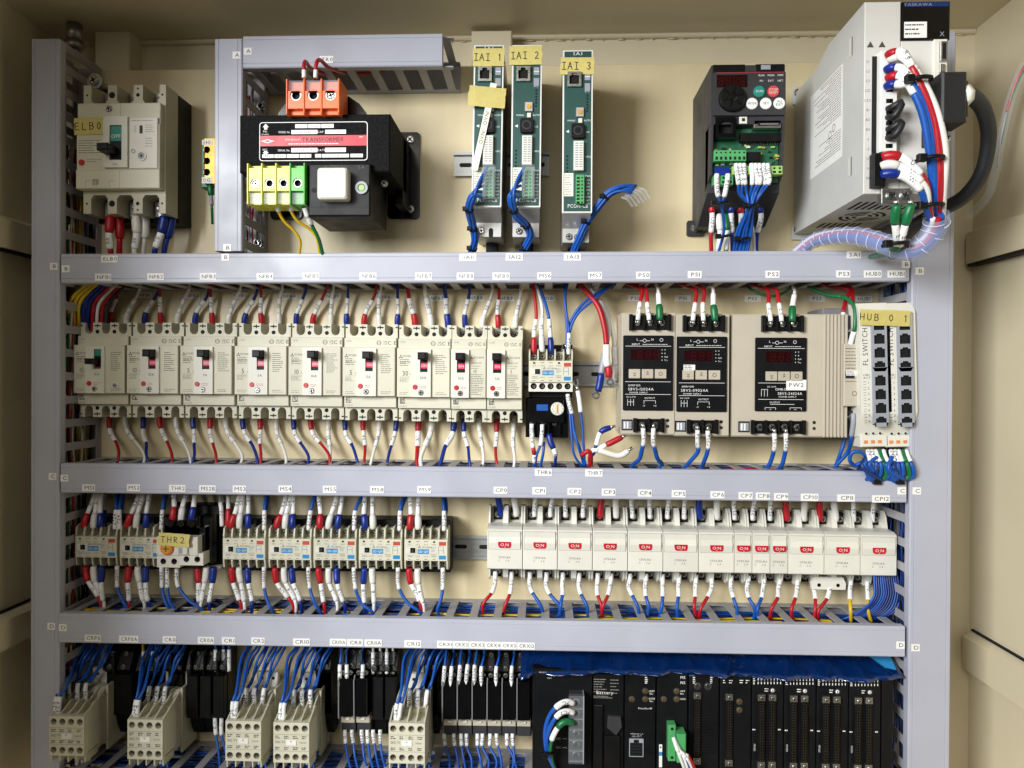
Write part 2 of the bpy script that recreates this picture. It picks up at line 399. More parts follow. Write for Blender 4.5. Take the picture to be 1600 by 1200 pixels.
ps_ = plate_screw(149, 127, 'large cross-head screw on the plate above the dark corner breaker', 62, 7.5); obj('standoff', MB('zinc').cyl(0, 0, 6, -62, 0, 12), ps_)
# hanging bolt under the ceiling
bx, by = P(116, 40, 20)
t = thing('eye_bolt', 'dull bolt and nut hanging from the cabinet ceiling top left', 'bolt', bx, YT, 20)
def vcyl(b, x, y0, y1, h, r, n=10): return b.tube([(x, y0, h), (x, y1, h)], r, n)
obj('sleeve', vcyl(MB('zinc'), 0, -2, -26, 0, 11, 12), t); obj('nut', vcyl(MB('zinc'), 0, -26, -38, 0, 13, 6), t); obj('shank', vcyl(MB('zinc'), 0, -38, -45, 0, 7), t)
# ================================================================== wiring ducts
DH = 100
def cover_profile(w):                        # half-symmetric cap with a groove near each edge
    a = w/2; q = [(-a, 87), (-a-1, 88), (-a-1, 98.6), (-a+.4, 100), (-a+4.2, 100), (-a+4.6, 99.4), (-a+5.2, 99.4), (-a+5.6, 100)]
    return q+[(-u, v) for u, v in q[::-1]]
def duct(label, x0, x1, y0, y1, vert=False, group='grey wiring ducts', hidden=None, cx=None, rot=0):
    """x0..x1,y0..y1 outer size of the duct body in the plate plane"""
    t = thing('wiring_duct', label, 'wiring duct', (x0+x1)/2, (y0+y1)/2, 0, group, rot)
    Lx, Ly = (x1-x0)/2, (y1-y0)/2; L_, Wd = (Ly, Lx*2) if vert else (Lx, Ly*2)
    b = MB('ductwall'); (b.box(-Lx, Lx, -L_, L_, .4, 2.2) if vert else b.box(-L_, L_, -Ly, Ly, .4, 2.2)); obj('base', b, t)
    cv = MB('duct'); pr = cover_profile(Wd)
    c0, c1 = cx if cx else (-L_, L_)
    (cv.profy(pr, c0, c1) if vert else cv.prof(pr, c0, c1)); obj('cover', cv, t)
    pitch, rw = 33.0, 11.0; n = int(2*L_/pitch); off = -L_+(2*L_-n*pitch)/2
    def bar(a0, a1, h0, h1, sd, mb):
        w0, w1 = (Wd/2-2, Wd/2-.2) if sd > 0 else (-Wd/2+.2, -Wd/2+2)
        return mb.box(w0, w1, a0, a1, h0, h1) if vert else mb.box(a0, a1, w0, w1, h0, h1)
    for sd in (-1, 1):
        w = MB('ductwall'); bar(-L_, L_, 2.2, 12, sd, w); bar(-L_, L_, 84, 92, sd, w)
        if hidden == sd:
            for i in range(n+1): bar(off+i*pitch-rw/2 if i else -L_, off+i*pitch+rw/2, 12, 84, sd, w)
            obj('side_wall', w, t)
        else:
            so = obj('side_wall', w, t)
            key = 'rib:%d%d%.1f' % (vert, sd, Wd)
            def f():
                m = MB('ductwall'); w0, w1 = (Wd/2-2, Wd/2-.2) if sd > 0 else (-Wd/2+.2, -Wd/2+2)
                q = [(-rw/2-2, 12), (rw/2+2, 12), (rw/2, 14.5), (rw/2, 81.5), (rw/2+2, 84), (-rw/2-2, 84), (-rw/2, 81.5), (-rw/2, 14.5)]
                k = len(q)
                g = (lambda a, w_, h: (w_, a, h)) if vert else (lambda a, w_, h: (a, w_, h))
                m.add([g(a, w0, h) for a, h in q]+[g(a, w1, h) for a, h in q], [tuple(range(k))[::-1], tuple(range(k, 2*k))]+[(i, (i+1) % k, k+(i+1) % k, k+i) for i in range(k)])
                return m
            me = shared(key, f)
            for i in range(n+1):
                a = off+i*pitch; a = min(max(a, -L_+rw/2), L_-rw/2)
                obj('rib', me, so, 0 if vert else a, a if vert else 0, 0)
    return t
LW = 39
def ends(pl, pr, h=100): return P(*pl, h), P(*pr, h)
def hduct(label, pl, pr, hidden, w=LW):      # from cover-top-left and top-right pixels
    a, b = ends(pl, pr); y = (a[1]+b[1])/2
    return duct(label, a[0], b[0], y-w-.5, y-1, hidden=hidden, rot=math.atan2(b[1]-a[1], b[0]-a[0]))
dB = hduct('long grey wiring duct under the transformer and controllers', (95.5, 396.5), (1421, 391), 1)
dC = hduct('long grey wiring duct between circuit breakers and contactors', (95, 724), (1416.5, 737.5), -1)
dD = hduct('long grey wiring duct carrying the relay row labels', (92, 958.5), (1414, 979), -1)
a = P(92, 1168, 0); b_ = P(1414, 1168, 0); a = (P(97, 1150, 100)[0], a[1])
dE = duct('grey wiring duct at the bottom edge below the relays', a[0], b_[0], (a[1]+b_[1])/2-LW, (a[1]+b_[1])/2, hidden=-1)
def vduct(label, ptl, ptr, pbl, hidden, cap=None):
    a = P(*ptl, 100); b = P(*ptr, 100); c = P(*pbl, 100)
    return duct(label, (a[0]+c[0])/2+1, (a[0]+c[0])/2+(b[0]-a[0])-1, c[1], a[1], vert=True, hidden=hidden, rot=-math.atan2(a[0]-c[0], a[1]-c[1])*.0)
dL = vduct('tall grey vertical wiring duct at the left edge of the panel', (52.5, 61), (97.5, 61), (43, 1260), -1)
dR = vduct('tall grey vertical wiring duct at the right edge of the panel', (1425, 50), (1491, 50), (1421, 1260), 1)
dS = vduct('short vertical wiring duct left of the black transformer', (335.5, 61), (379, 61), (334, 392), -1)
a = P(380, 56, 100); b_ = P(691, 54, 100); y0 = P(500, 105, 100)[1]
dA = duct('short horizontal wiring duct above the black transformer', a[0], b_[0]+14, y0+1, a[1]-1, hidden=1, cx=(-(b_[0]+14-a[0])/2, (b_[0]-14-a[0])/2))
# duct tags
def tagmesh(w, hgt): return shared('tag:%.1fx%.1f' % (w, hgt), lambda: MB('tag').box(-w/2, w/2, -hgt/2, hgt/2, 0, .25))
def tag(d, txt, px, py, w=None, hgt=9.6, size=5.0, jit=True):
    x, y = P(px, py, 100.3); n = len(txt); w = w or {1: 11, 3: 18.5, 4: 23, 5: 27}.get(n, 23)
    r = d.rotation_euler.y; dx, dy = x-d.location.x/S, y-d.location.z/S
    o = obj('label_sticker', tagmesh(w, hgt), d, dx*math.cos(r)-dy*math.sin(r), dx*math.sin(r)+dy*math.cos(r), 100.15, rot=random.uniform(-.012, .012))
    b = MB('ink').text(txt, 1.0, 0, .32, size, wx=1.25, fit=w*.82); obj('lettering', b, o)
for d, L_ in ((dA, [('A', 387, 80), ('TR0', 510, 93)]), (dS, [('A', 369.5, 86), ('B', 355, 387)]), (dL, [('B', 84, 416), ('C', 82, 744.5), ('D', 80, 978.5)]),
              (dR, [('B', 1437, 423.5), ('C', 1432.5, 767), ('D', 1430.5, 1012)])):
    for tx, px, py in L_: tag(d, tx, px, py)
for tx, px, py in [('B', 352, 402), ('ELB0', 171, 404.5), ('B', 102.5, 420), ('B', 1415.5, 413), ('IAI1', 731, 402), ('IAI2', 803.5, 401.5), ('IAI3', 894.5, 401.5), ('SA1', 1334, 398),
  ('NFB1', 161, 433), ('NFB2', 243, 432.5), ('NFB3', 325, 432), ('NFB4', 414, 432), ('NFB5', 486, 431.5), ('NFB6', 575, 431.5), ('NFB7', 662, 431.5), ('NFB8', 727, 431.5), ('NFB9', 783, 431.5),
  ('MS6', 850.5, 431), ('MS7', 930, 430.5), ('PS0', 1005, 430), ('PS1', 1085.5, 429), ('PS2', 1207, 428.5), ('PS3', 1317.5, 428), ('HUB0', 1363.5, 428), ('HUB1', 1400.5, 428)]: tag(dB, tx, px, py)
for tx, px, py in [('C', 100.5, 747), ('C', 1409, 767), ('THR6', 849, 738), ('THR7', 928, 739), ('MS1', 138.5, 762), ('MS2', 208.5, 762), ('THR2', 277, 763), ('MS2B', 324, 763.5), ('MS3', 374, 764), ('MS4', 445.5, 764),
  ('MS5', 515, 764.5), ('MS8', 589, 765), ('MS9', 663, 765), ('CP0', 782, 766), ('CP1', 842.5, 767), ('CP2', 897.5, 768), ('CP3', 951, 769), ('CP4', 1007.5, 770.5), ('CP5', 1060.5, 771.5), ('CP6', 1121, 773),
  ('CP7', 1165, 774.5), ('CP8', 1192, 775), ('CP9', 1220.5, 776), ('CP10', 1265, 777), ('CP11', 1322, 778), ('CP12', 1376.5, 779.5)]: tag(dC, tx, px, py)
for tx, px, py in [('D', 98, 980.5), ('D', 1407, 1008), ('CRP0', 145, 997), ('CRP0A', 201, 998.5), ('CR0', 264.5, 999.5), ('CR0A', 322, 1000.5), ('CR1', 357, 1001), ('CR2', 403, 1001.5), ('CR10', 471, 1003),
  ('CR12', 645, 1006)]: tag(dD, tx, px, py)
for tx, px, py, w in [('CR10A', 528, 1003.5, 22.5), ('CR11', 554.5, 1004, 22), ('CR11A', 583, 1004.5, 24), ('CRX1', 695, 1006.8, 21), ('CRX2', 720, 1007.3, 21), ('CRX3', 745, 1007.8, 21), ('CRX4', 770, 1008.3, 21), ('CRX5', 795, 1008.8, 21), ('CRX12', 822, 1009.4, 24)]: tag(dD, tx, px, py, w=w, size=4.6)
# tags on the plate itself, half hidden under the ducts
for tx, px, py in [('NFB1', 226, 461), ('NFB2', 301, 462), ('NFB3', 376, 462), ('NFB4', 452, 463), ('NFB5', 520, 463), ('NFB6', 600, 464), ('NFB7', 683, 466), ('NFB8', 744, 465.5), ('NFB9', 791, 466), ('MS6', 856, 466),
                   ('PS0', 993, 466), ('PS1', 1067, 466), ('PS2', 1176, 466.5), ('PS3', 1276.5, 466.5), ('HUB1', 1350, 467)]:
    x, y = P(px, py, .3); o = obj('label_sticker', tagmesh(23, 9.01), plate, x, y, .2); obj('lettering', MB('ink').text(tx, 0, 0, .32, 4.6, wx=1.2, fit=19), o)
# ------------------------------------------------------------------ DIN rails
def rail(label, px0, px1, py, w=35):
    x0, y = P(px0, py, 5); x1, _ = P(px1, py, 5)
    t = thing('mounting_rail', label, 'rail', (x0+x1)/2, y, 0, 'slotted mounting rails'); a = (x1-x0)/2
    q = [(-17.5, 7.5), (-13.5, 7.5), (-12.5, 1.4), (12.5, 1.4), (13.5, 7.5), (17.5, 7.5), (17.5, 6.3), (14.4, 6.3), (13.2, .2), (-13.2, .2), (-14.4, 6.3), (-17.5, 6.3)]
    obj('channel', MB('railsteel').prof(q, -a, a), t)
    me = shared('slot', lambda: MB('hole').rbox(-9, 9, -3, 3, 0, .3, 2.9, 0))
    i = -a+10
    while i < a-8: obj('slot', me, t, i+7, 0, 1.35); i += 36
rail('short mounting rail behind the first two green controllers', 709, 858, 257)
rail('mounting rail behind the contactor beside the breakers', 800, 985, 584)
rail('mounting rail between the contactor row and circuit protectors', 108, 1420, 846)
rail('mounting rail behind the relay row', 90, 850, 1105)
# ------------------------------------------------------------------ loose wiring lying in the ducts
def duct_fill(label, x0, x1, y0, y1, n, cols, vert=False, h0=10, h1=66, seed=1):
    R = random.Random(seed); b = MB(cols[0])
    for i in range(n):
        b.mat(R.choice(cols)); r = R.choice((1.2, 1.4, 1.7)); u = R.uniform(y0+3, y1-3); v = R.uniform(h0, h1); L_ = (x1-x0)
        a0 = x0+L_*R.uniform(0, .35)*(R.random() < .5); a1 = x1-L_*R.uniform(0, .35)*(R.random() < .5); k = max(4, int((a1-a0)/45)); pts = []
        for j in range(k+1):
            u += R.uniform(-4, 4); v += R.uniform(-6, 6); u = min(max(u, y0+2.5), y1-2.5); v = min(max(v, h0), h1); a = a0+(a1-a0)*j/k
            pts.append((u, a, v) if vert else (a, u, v))
        b.tube(spline(pts, 14), r, 5, cap=False)
    o = obj('duct_wiring', b); o['kind'] = 'stuff'; o['label'] = label; o['category'] = 'wires'
def drange(d, w=LW): return d.location.x/S, d.location.z/S
BL, BR = P(100, 500, 50)[0], P(1415, 500, 50)[0]
cb = ['blue', 'darkblue', 'darkblue', 'blueboot']
yB, yC, yD, yE = [d.location.z/S for d in (dB, dC, dD, dE)]
duct_fill('dark mixed wires inside the duct above the breakers', BL, BR, yB-14, yB+15, 26, ['darkblue', 'red', 'white', 'black', 'blueboot', 'green'], seed=2, h1=45)
duct_fill('red and white power wires inside the left of the breaker duct', BL, (BL+BR)/2-150, yC-14, yC+14, 22, ['red', 'white', 'blueboot', 'red'], seed=3, h0=20, h1=78)
duct_fill('blue and yellow wires inside the duct under the breakers', BL+180, BR, yC-14, yC+14, 46, cb+['yellow', 'white', 'black'], seed=4, h0=6, h1=76)
duct_fill('top layer of mixed wires in the duct under the breakers', BL, BR, yC+4, yC+15, 16, cb+['blue', 'white', 'red', 'black'], seed=27, h0=8, h1=80)
duct_fill('blue control wires inside the duct above the relays', BL, BR, yD-14, yD+6, 60, cb+['darkblue', 'black'], seed=5, h0=6, h1=80)
duct_fill('yellow wires running along the duct above the relays', BL+40, BR-100, yD+6, yD+16, 4, ['yellow'], seed=6, h0=50, h1=72)
duct_fill('top layer of blue wires in the duct above the relays', BL, BR, yD+4, yD+15, 20, cb+['blue'], seed=26, h0=8, h1=80)
duct_fill('red power wires in the left of the relay duct', BL, BL+380, yD+2, yD+14, 8, ['red', 'white', 'red'], seed=16, h0=50, h1=78)
duct_fill('blue control wires piled in the bottom duct', BL, BR, yE-14, yE+15, 60, cb+['blue'], seed=7, h0=12, h1=84)
xL, xR = dL.location.x/S, dR.location.x/S
duct_fill('mixed power wires inside the left vertical duct', -560, 330, xL-14, xL+15, 30, ['red', 'white', 'blueboot', 'black', 'darkgrey', 'yellow', 'darkblue', 'green'], vert=True, seed=8)
duct_fill('blue wires inside the right vertical duct', -560, 300, xR-24, xR+20, 30, cb+['black'], vert=True, seed=9)
xS = dS.location.x/S
duct_fill('red wires inside the duct beside the transformer', 180, 430, xS-14, xS+15, 6, ['red', 'red', 'grey'], vert=True, seed=10, h1=40)
# bright yellow, blue and red bundle curling into the upper left corner
b = MB('yellow')
for i, c in enumerate(['yellow', 'yellow', 'yellow', 'blueboot', 'blueboot', 'red', 'white', 'red', 'darkgrey']):
    b.mat(c); x = xL+16+i*4.6; b.tube(spline([(x+30, yB-10, 60-i*3), (x+12, yB-26, 66-i*4), (x-4, yB-48, 66-i*4), (x-12, yB-90, 50-i*3)]), 2.4, 7)
o = obj('corner_wiring', b); o['kind'] = 'stuff'; o['label'] = 'yellow, blue and red wires bending in the upper left corner'; o['category'] = 'wires'
b = MB('blue')
for i in range(12):
    x = xR-14-i*2.2; b.mat(random.choice(cb)); b.tube(spline([(x+16, yD+130, 40), (x-4-i, yD+84, 48+i), (x-4-i*1.5, yD+50, 56+i), (x-18-2*i, yD+24, 56), (x-70, yD+4, 40)]), 1.6, 6)
o = obj('corner_wiring', b); o['kind'] = 'stuff'; o['label'] = 'blue wires bending in the lower right duct corner'; o['category'] = 'wires'
# ================================================================== circuit breakers
def u_outline(W_, H_, slots, sw, sd):
    """rectangle with round-bottomed slots cut in from the top and bottom edges"""
    pts = []; k = 5
    def notch(cx, y, s):
        q = [(cx-s*0-sw/2, y)]
        r = sw/2
        for i in range(k+1):
            a = math.pi+math.pi*i/k; q.append((cx+r*math.cos(a), y-(sd-r)*1+r*math.sin(a)))
        q.append((cx+sw/2, y)); return q
    top = [(-W_/2, H_/2)]
    for c in slots: top += notch(c, H_/2, 1)
    top.append((W_/2, H_/2))
    bot = [(x, -y) for x, y in top]
    return top[::-1]+bot          # counter-clockwise
def pdiamond(b, x, y, h, s):
    for a in (90, 210, 330):
        t = math.radians(a); cx, cy = x+s*.62*math.cos(t), y+s*.62*math.sin(t); ux, uy = math.cos(t), math.sin(t)
        b.add([(cx+ux*s*.6, cy+uy*s*.6, h), (cx-uy*s*.34, cy+ux*s*.34, h), (cx-ux*s*.6, cy-uy*s*.6, h), (cx+uy*s*.34, cy-ux*s*.34, h)], [(0, 1, 2, 3)])
def ce_marks(b, x, y, h, s):
    b.annul(x-16*s, y, 2.4*s, 2.9*s, h, h+.05, 14); b.text('CC', x-16*s, y, h+.05, 2.2*s); b.text('UK', x-8*s, y+1.4*s, h, 2.3*s); b.text('CA', x-8*s, y-1.4*s, h, 2.3*s); b.text('C E', x, y, h, 4.4*s, wx=1.05)
NFBG = 'cream moulded-case breakers in the upper row'
def nfb(label, px, py, poles, amp, kind='on', no=1):
    W_ = 74.4 if poles == 3 else 49.4; H_ = 136; x, y = P(px, py, 68)
    t = thing('circuit_breaker', label, 'circuit breaker', x, y, 0, NFBG)
    pc = [(-25, 0, 25), (-12.4, 12.4)][poles == 2]
    obj('base', MB('black').box(-W_/2+.4, W_/2-.4, -H_/2+4, H_/2-4, .4, 1.6), t)
    obj('body', MB('cream').poly(u_outline(W_, H_, pc, 12.2, 16.5), 1, 51), t)
    for sg in (1, -1):
        for c in pc:
            screw(t, c, sg*(H_/2-10), 5, 5.2, 'terminal_screw', 'zinc')
            obj('terminal', shared('nterm', lambda: MB('zinc').box(-5.6, 5.6, -8.5, 8.5, 1.7, 4)), t, c, sg*(H_/2-8.5))
    # keyhole and mounting holes in the posts
    posts = (-12.5, 12.5) if poles == 3 else (0,)
    for sg in (1, -1):
        for c in posts: obj('post_hole', shared('post_hole:%d' % sg, lambda: MB('hole').cyl(0, -sg*8.6, 2.9, 50.9, 51.12, 14).box(-4.6, 4.6, -.9, .9, 50.9, 51.12).box(-.7, .7, -2.6, 2.6, 50.9, 51.15)), t, c, sg*(H_/2-4.4))
        for c in (-W_/2+1.6, W_/2-1.6): obj('post_notch', shared('post_notch', lambda: MB('hole').box(-1.5, 1.5, -.9, .9, 50.9, 51.13)), t, c, sg*(H_/2-4.4))
    obj('upper_cover', MB('cream').box(-W_/2+.2, W_/2-.2, 34.5, 48.5, 49, 58.5, .6), t)
    obj('lower_cover', MB('cream').box(-W_/2+.2, W_/2-.2, -49.5, -33, 49, 58.5, .6), t)
    f = obj('front_cover', MB('cream').box(-W_/2+.2, W_/2-.2, -33.5, 35, 49, 68, .7), t)
    bx_ = (-2.5 if poles == 3 else -10.5) if kind != 'elb' else -4
    bw = 13.5 if poles == 3 else 11.8
    obj('bezel', MB('ivory').pierced([(bx_-bw, -33.3), (bx_+bw, -33.3), (bx_+bw, 33), (bx_-bw, 33)], [[(bx_-1.5, 1.5), (bx_+9, 1.5), (bx_+9, 29), (bx_-1.5, 29)] if poles == 3 else [(bx_-5, 1.5), (bx_+6.5, 1.5), (bx_+6.5, 29), (bx_-5, 29)]], 67, 71.2, 3.05, 'cream2', 'hole'), t)
    cx = bx_+3.7 if poles == 3 else bx_+.8
    if kind == 'elb':
        obj('indicator', MB('greenblock').mat('tealbtn').box(cx-5, cx+5, 19, 28.6, 65, 70, .4), t); h_ = MB('black').box(cx-5, cx+5, 3, 19, 65, 69, .5); h_.box(cx-7.5, cx+2.5, 7.5, 15.5, 69, 90, 1.2); obj('toggle', h_, t)
        obj('indicator', MB('pink').box(cx-4.6, cx+4.6, 1.8, 4.2, 65, 69.4), t)
    else:
        h_ = MB('black').box(cx-5, cx+5, 14, 28.8, 64, 69, .5); h_.box(cx-6.2, cx+5.2, 18.5, 28.5, 69, 87, 1.4); h_.box(cx-5, cx+5, 1.8, 6.5, 64, 69, .4); obj('toggle', h_, t)
        ib = MB('pink').box(cx-4.9, cx+4.9, 6.4, 14.2, 64, 69.4, .3); io = obj('indicator', ib, t); obj('lettering', MB('white').text('ON', cx, 10.4, 69.5, 3.2), io)
    obj('trip_button', MB('buttonred').cyl(bx_-8.3 if poles == 3 else bx_-5.5, -19.5, 3.5, 70, 72.4, 16, .6), t)
    screw(t, bx_-.2, -27.2, 71.2, 3.9, 'cover_screw')
    if kind == 'elb':
        tb = MB('ivory').cyl(24, -22, 5.2, 67.5, 69.5, 18, .5); tb.mat('grey').cyl(24, -22, 3.2, 69, 71, 14, .6).mat('hole').cyl(24, -22, 1.2, 71, 71.1, 8); obj('test_button', tb, t)
    L_ = MB('ink'); h = 68.08
    if poles == 3:
        pdiamond(L_, -31.5, 22.5, h, 2.7); L_.text('MITSUBISHI', -22, 23.6, h, 2.5, fit=13); L_.mat('inkgrey').micro(-33, -18, 9.5, 20, h, 4, .8, no); L_.text('NF32-SV', -25, 14.5, h, 2.6, fit=14)
        L_.mat('ink').text(str(amp), -25, -.5, h, 6.4, wx=.85); L_.mat('inkpale').text('A', -18.2, -1.6, h, 2.6); L_.mat('inkpale').rect(-33, -18, -5, -5.3, h); L_.mat('inkgrey').micro(-33, -18, -13, -6, h, 4, .5, no+9); L_.micro(-33, -18, -31, -26, h, 2, .5, no+4)
        L_.mat('inkgrey').micro(17, 34, -2, 26, h, 10, .8, no+20); L_.micro(17, 34, -31, -26, h, 2, .6, no+30)
        L_.mat('ink').text('%dA' % amp, bx_+3, -6.5, 71.28, 3.4); L_.mat('buttonred').micro(bx_-2, bx_+9, -22, -17.5, 71.28, 2, .6, no)
    else:
        pdiamond(L_, 4.5, 22, h, 2.2); L_.text('MITSUBISHI', 14.5, 22.5, h, 2.3, fit=14); L_.text('NF32-SV', 11.5, 15, h, 2.6, fit=14); L_.text(str(amp), 9.5, 3.5, h, 4.6, wx=.8); L_.mat('inkgrey').micro(4, 22, -30, 0, h, 12, .8, no); L_.micro(4, 22, 6, 12, h, 2, .6, no+2)
        L_.mat('ink').text('%dA' % amp, bx_+1, -6.5, 71.28, 3.4); L_.mat('buttonred').micro(bx_, bx_+9, -22, -17.5, 71.28, 2, .6, no)
    L_.mat('ink'); ce_marks(L_, W_/2-6.5, 41.5, 58.55, 1.15 if poles == 3 else 1.0) if kind != 'elb' else None
    L_.mat('inkpale').text('LINE', -W_/2+7, 44, 58.55, 2.6); L_.text('LOAD', -W_/2+7, -46.5, 58.55, 2.6); 
    L_.mat('inkgrey')
    q = random.Random(no)
    for i in range(8):
        for j in range(8):
            if (i == 0 or j == 0) or q.random() < .5: L_.rect(-W_/2+3+i*.95, -W_/2+3.9+i*.95, -43+j*.95, -42.1+j*.95, 58.55)
    obj('lettering', L_, t)
    return t
nx3 = [154.5, 237.8, 321.6, 406.8, 491.2, 576, 661.3]; ny = [577.6, 578, 578.6, 579.4, 580.4, 581.6, 583]
rat = [15, 10, 5, 5, 10, 5, 30]
for i in range(7):
    nfb('cream three-pole breaker with %s under duct label NFB%d' % ('its black toggle down' if i == 0 else 'black toggle up', i+1), nx3[i], ny[i], 3, rat[i], 'elb' if i == 0 else 'on', i+1)
nfb('narrow two-pole cream breaker under duct label NFB8', 731.6, 584, 2, 10, 'on', 8)
nfb('narrow two-pole cream breaker under duct label NFB9', 788, 584.6, 2, 5, 'on', 9)
# ---- wires above and below the breakers (x at the terminal, x at the duct)
CN = {'r': ('red', 'red', 'red'), 'w': ('white', 'whiteboot', 'white'), 'b': ('blue', 'blueboot', 'blueboot')}
POS = {3: ('left', 'middle', 'right'), 2: ('left', 'right')}
TOPW = [[('r', 172, 184), ('w', 197.5, 219), ('b', 226, 249)], [('r', 251, 250), ('w', 277, 296), ('b', 305, 327)], [('r', 331.5, 328), ('w', 357, 374), ('b', 382, 402)], [('r', 408.5, 407), ('w', 436, 440), ('b', 463, 478)],
  [('r', 489, 509), ('w', 517, 521), ('b', 541.5, 545)], [('r', 569, 587), ('w', 592.5, 594), ('b', 621, 622)], [('r', 648.5, 636), ('w', 673.5, 664), ('b', 700, 695)], [('b', 726.5, 733), ('w', 754, 770)], [('r', 778.5, 779), ('w', 805.5, 815)]]
BOTW = [[('r', 171, 186), ('w', 196, 226), ('b', 224, 229)], [('r', 249.5, 269), ('w', 275, 297), ('b', 301.5, 303)], [('r', 328.5, 338), ('w', 352.5, 377), ('b', 379.5, 402)], [('r', 406.5, 408), ('w', 431.5, 448), ('b', 459, 481)],
  [('r', 485.5, 515), ('w', 513, 516), ('b', 539, 557)], [('r', 567, 571), ('w', 592.5, 583), ('b', 619, 607)], [('r', 653.5, 650), ('w', 674.5, 658), ('b', 709, 689)], [('b', 724.5, 734), ('w', 749, 755)], [('r', 776, 775), ('w', 803, 803)]]
LET = {'r': 'R', 'w': 'S', 'b': 'T'}
for i in range(9):
    big = i == 6; r = 3.0 if big else 2.2; br = 5.0 if big else 4.3; sl = 4.2 if big else 3.2
    n = len(TOPW[i])
    for k, (c, xt, xd) in enumerate(TOPW[i]):
        nm, bm, wm = CN[c]; yt = 503+.0085*(xt-160)
        a = W(xt, yt+4, 9); pts = [a, W(xt, yt-6, 10), W(xt+(xd-xt)*.22, yt-20, 12), W(xt+(xd-xt)*.75, yt-40, 18), W(xd, yt-56, 24), W(xd+random.uniform(-3, 3), yt-72, 30)]
        wire('%s-booted wire on the upper %s terminal of breaker NFB%d' % (nm, POS[n][k], i+1), pts, [(20 if big else 19, br, bm, 'boot', None), (24, sl, 'sleeve', 'marker_sleeve', LET[c]+'0'), (0, r, wm, 'insulation', None)], 'wires above the breaker row')
    for k, (c, xt, xd) in enumerate(BOTW[i]):
        nm, bm, wm = CN[c]; yt = 655+.0085*(xt-160)
        a = W(xt, yt-6, 9); pts = [a, W(xt, yt+6, 11), W(xt+(xd-xt)*.18, yt+22, 16), W(xt+(xd-xt)*.62, yt+38, 26), W(xd, yt+56, 38), W(xd+random.uniform(-6, 6), yt+74, 44)]
        wire('%s-booted wire on the lower %s terminal of breaker NFB%d' % (nm, POS[n][k], i+1), pts, [(20, br*.95, bm, 'boot', None), (25, sl, 'sleeve', 'marker_sleeve', LET[c]+str(i+1)), (0, r, wm, 'insulation', None)], 'wires below the breaker row', flip=True)
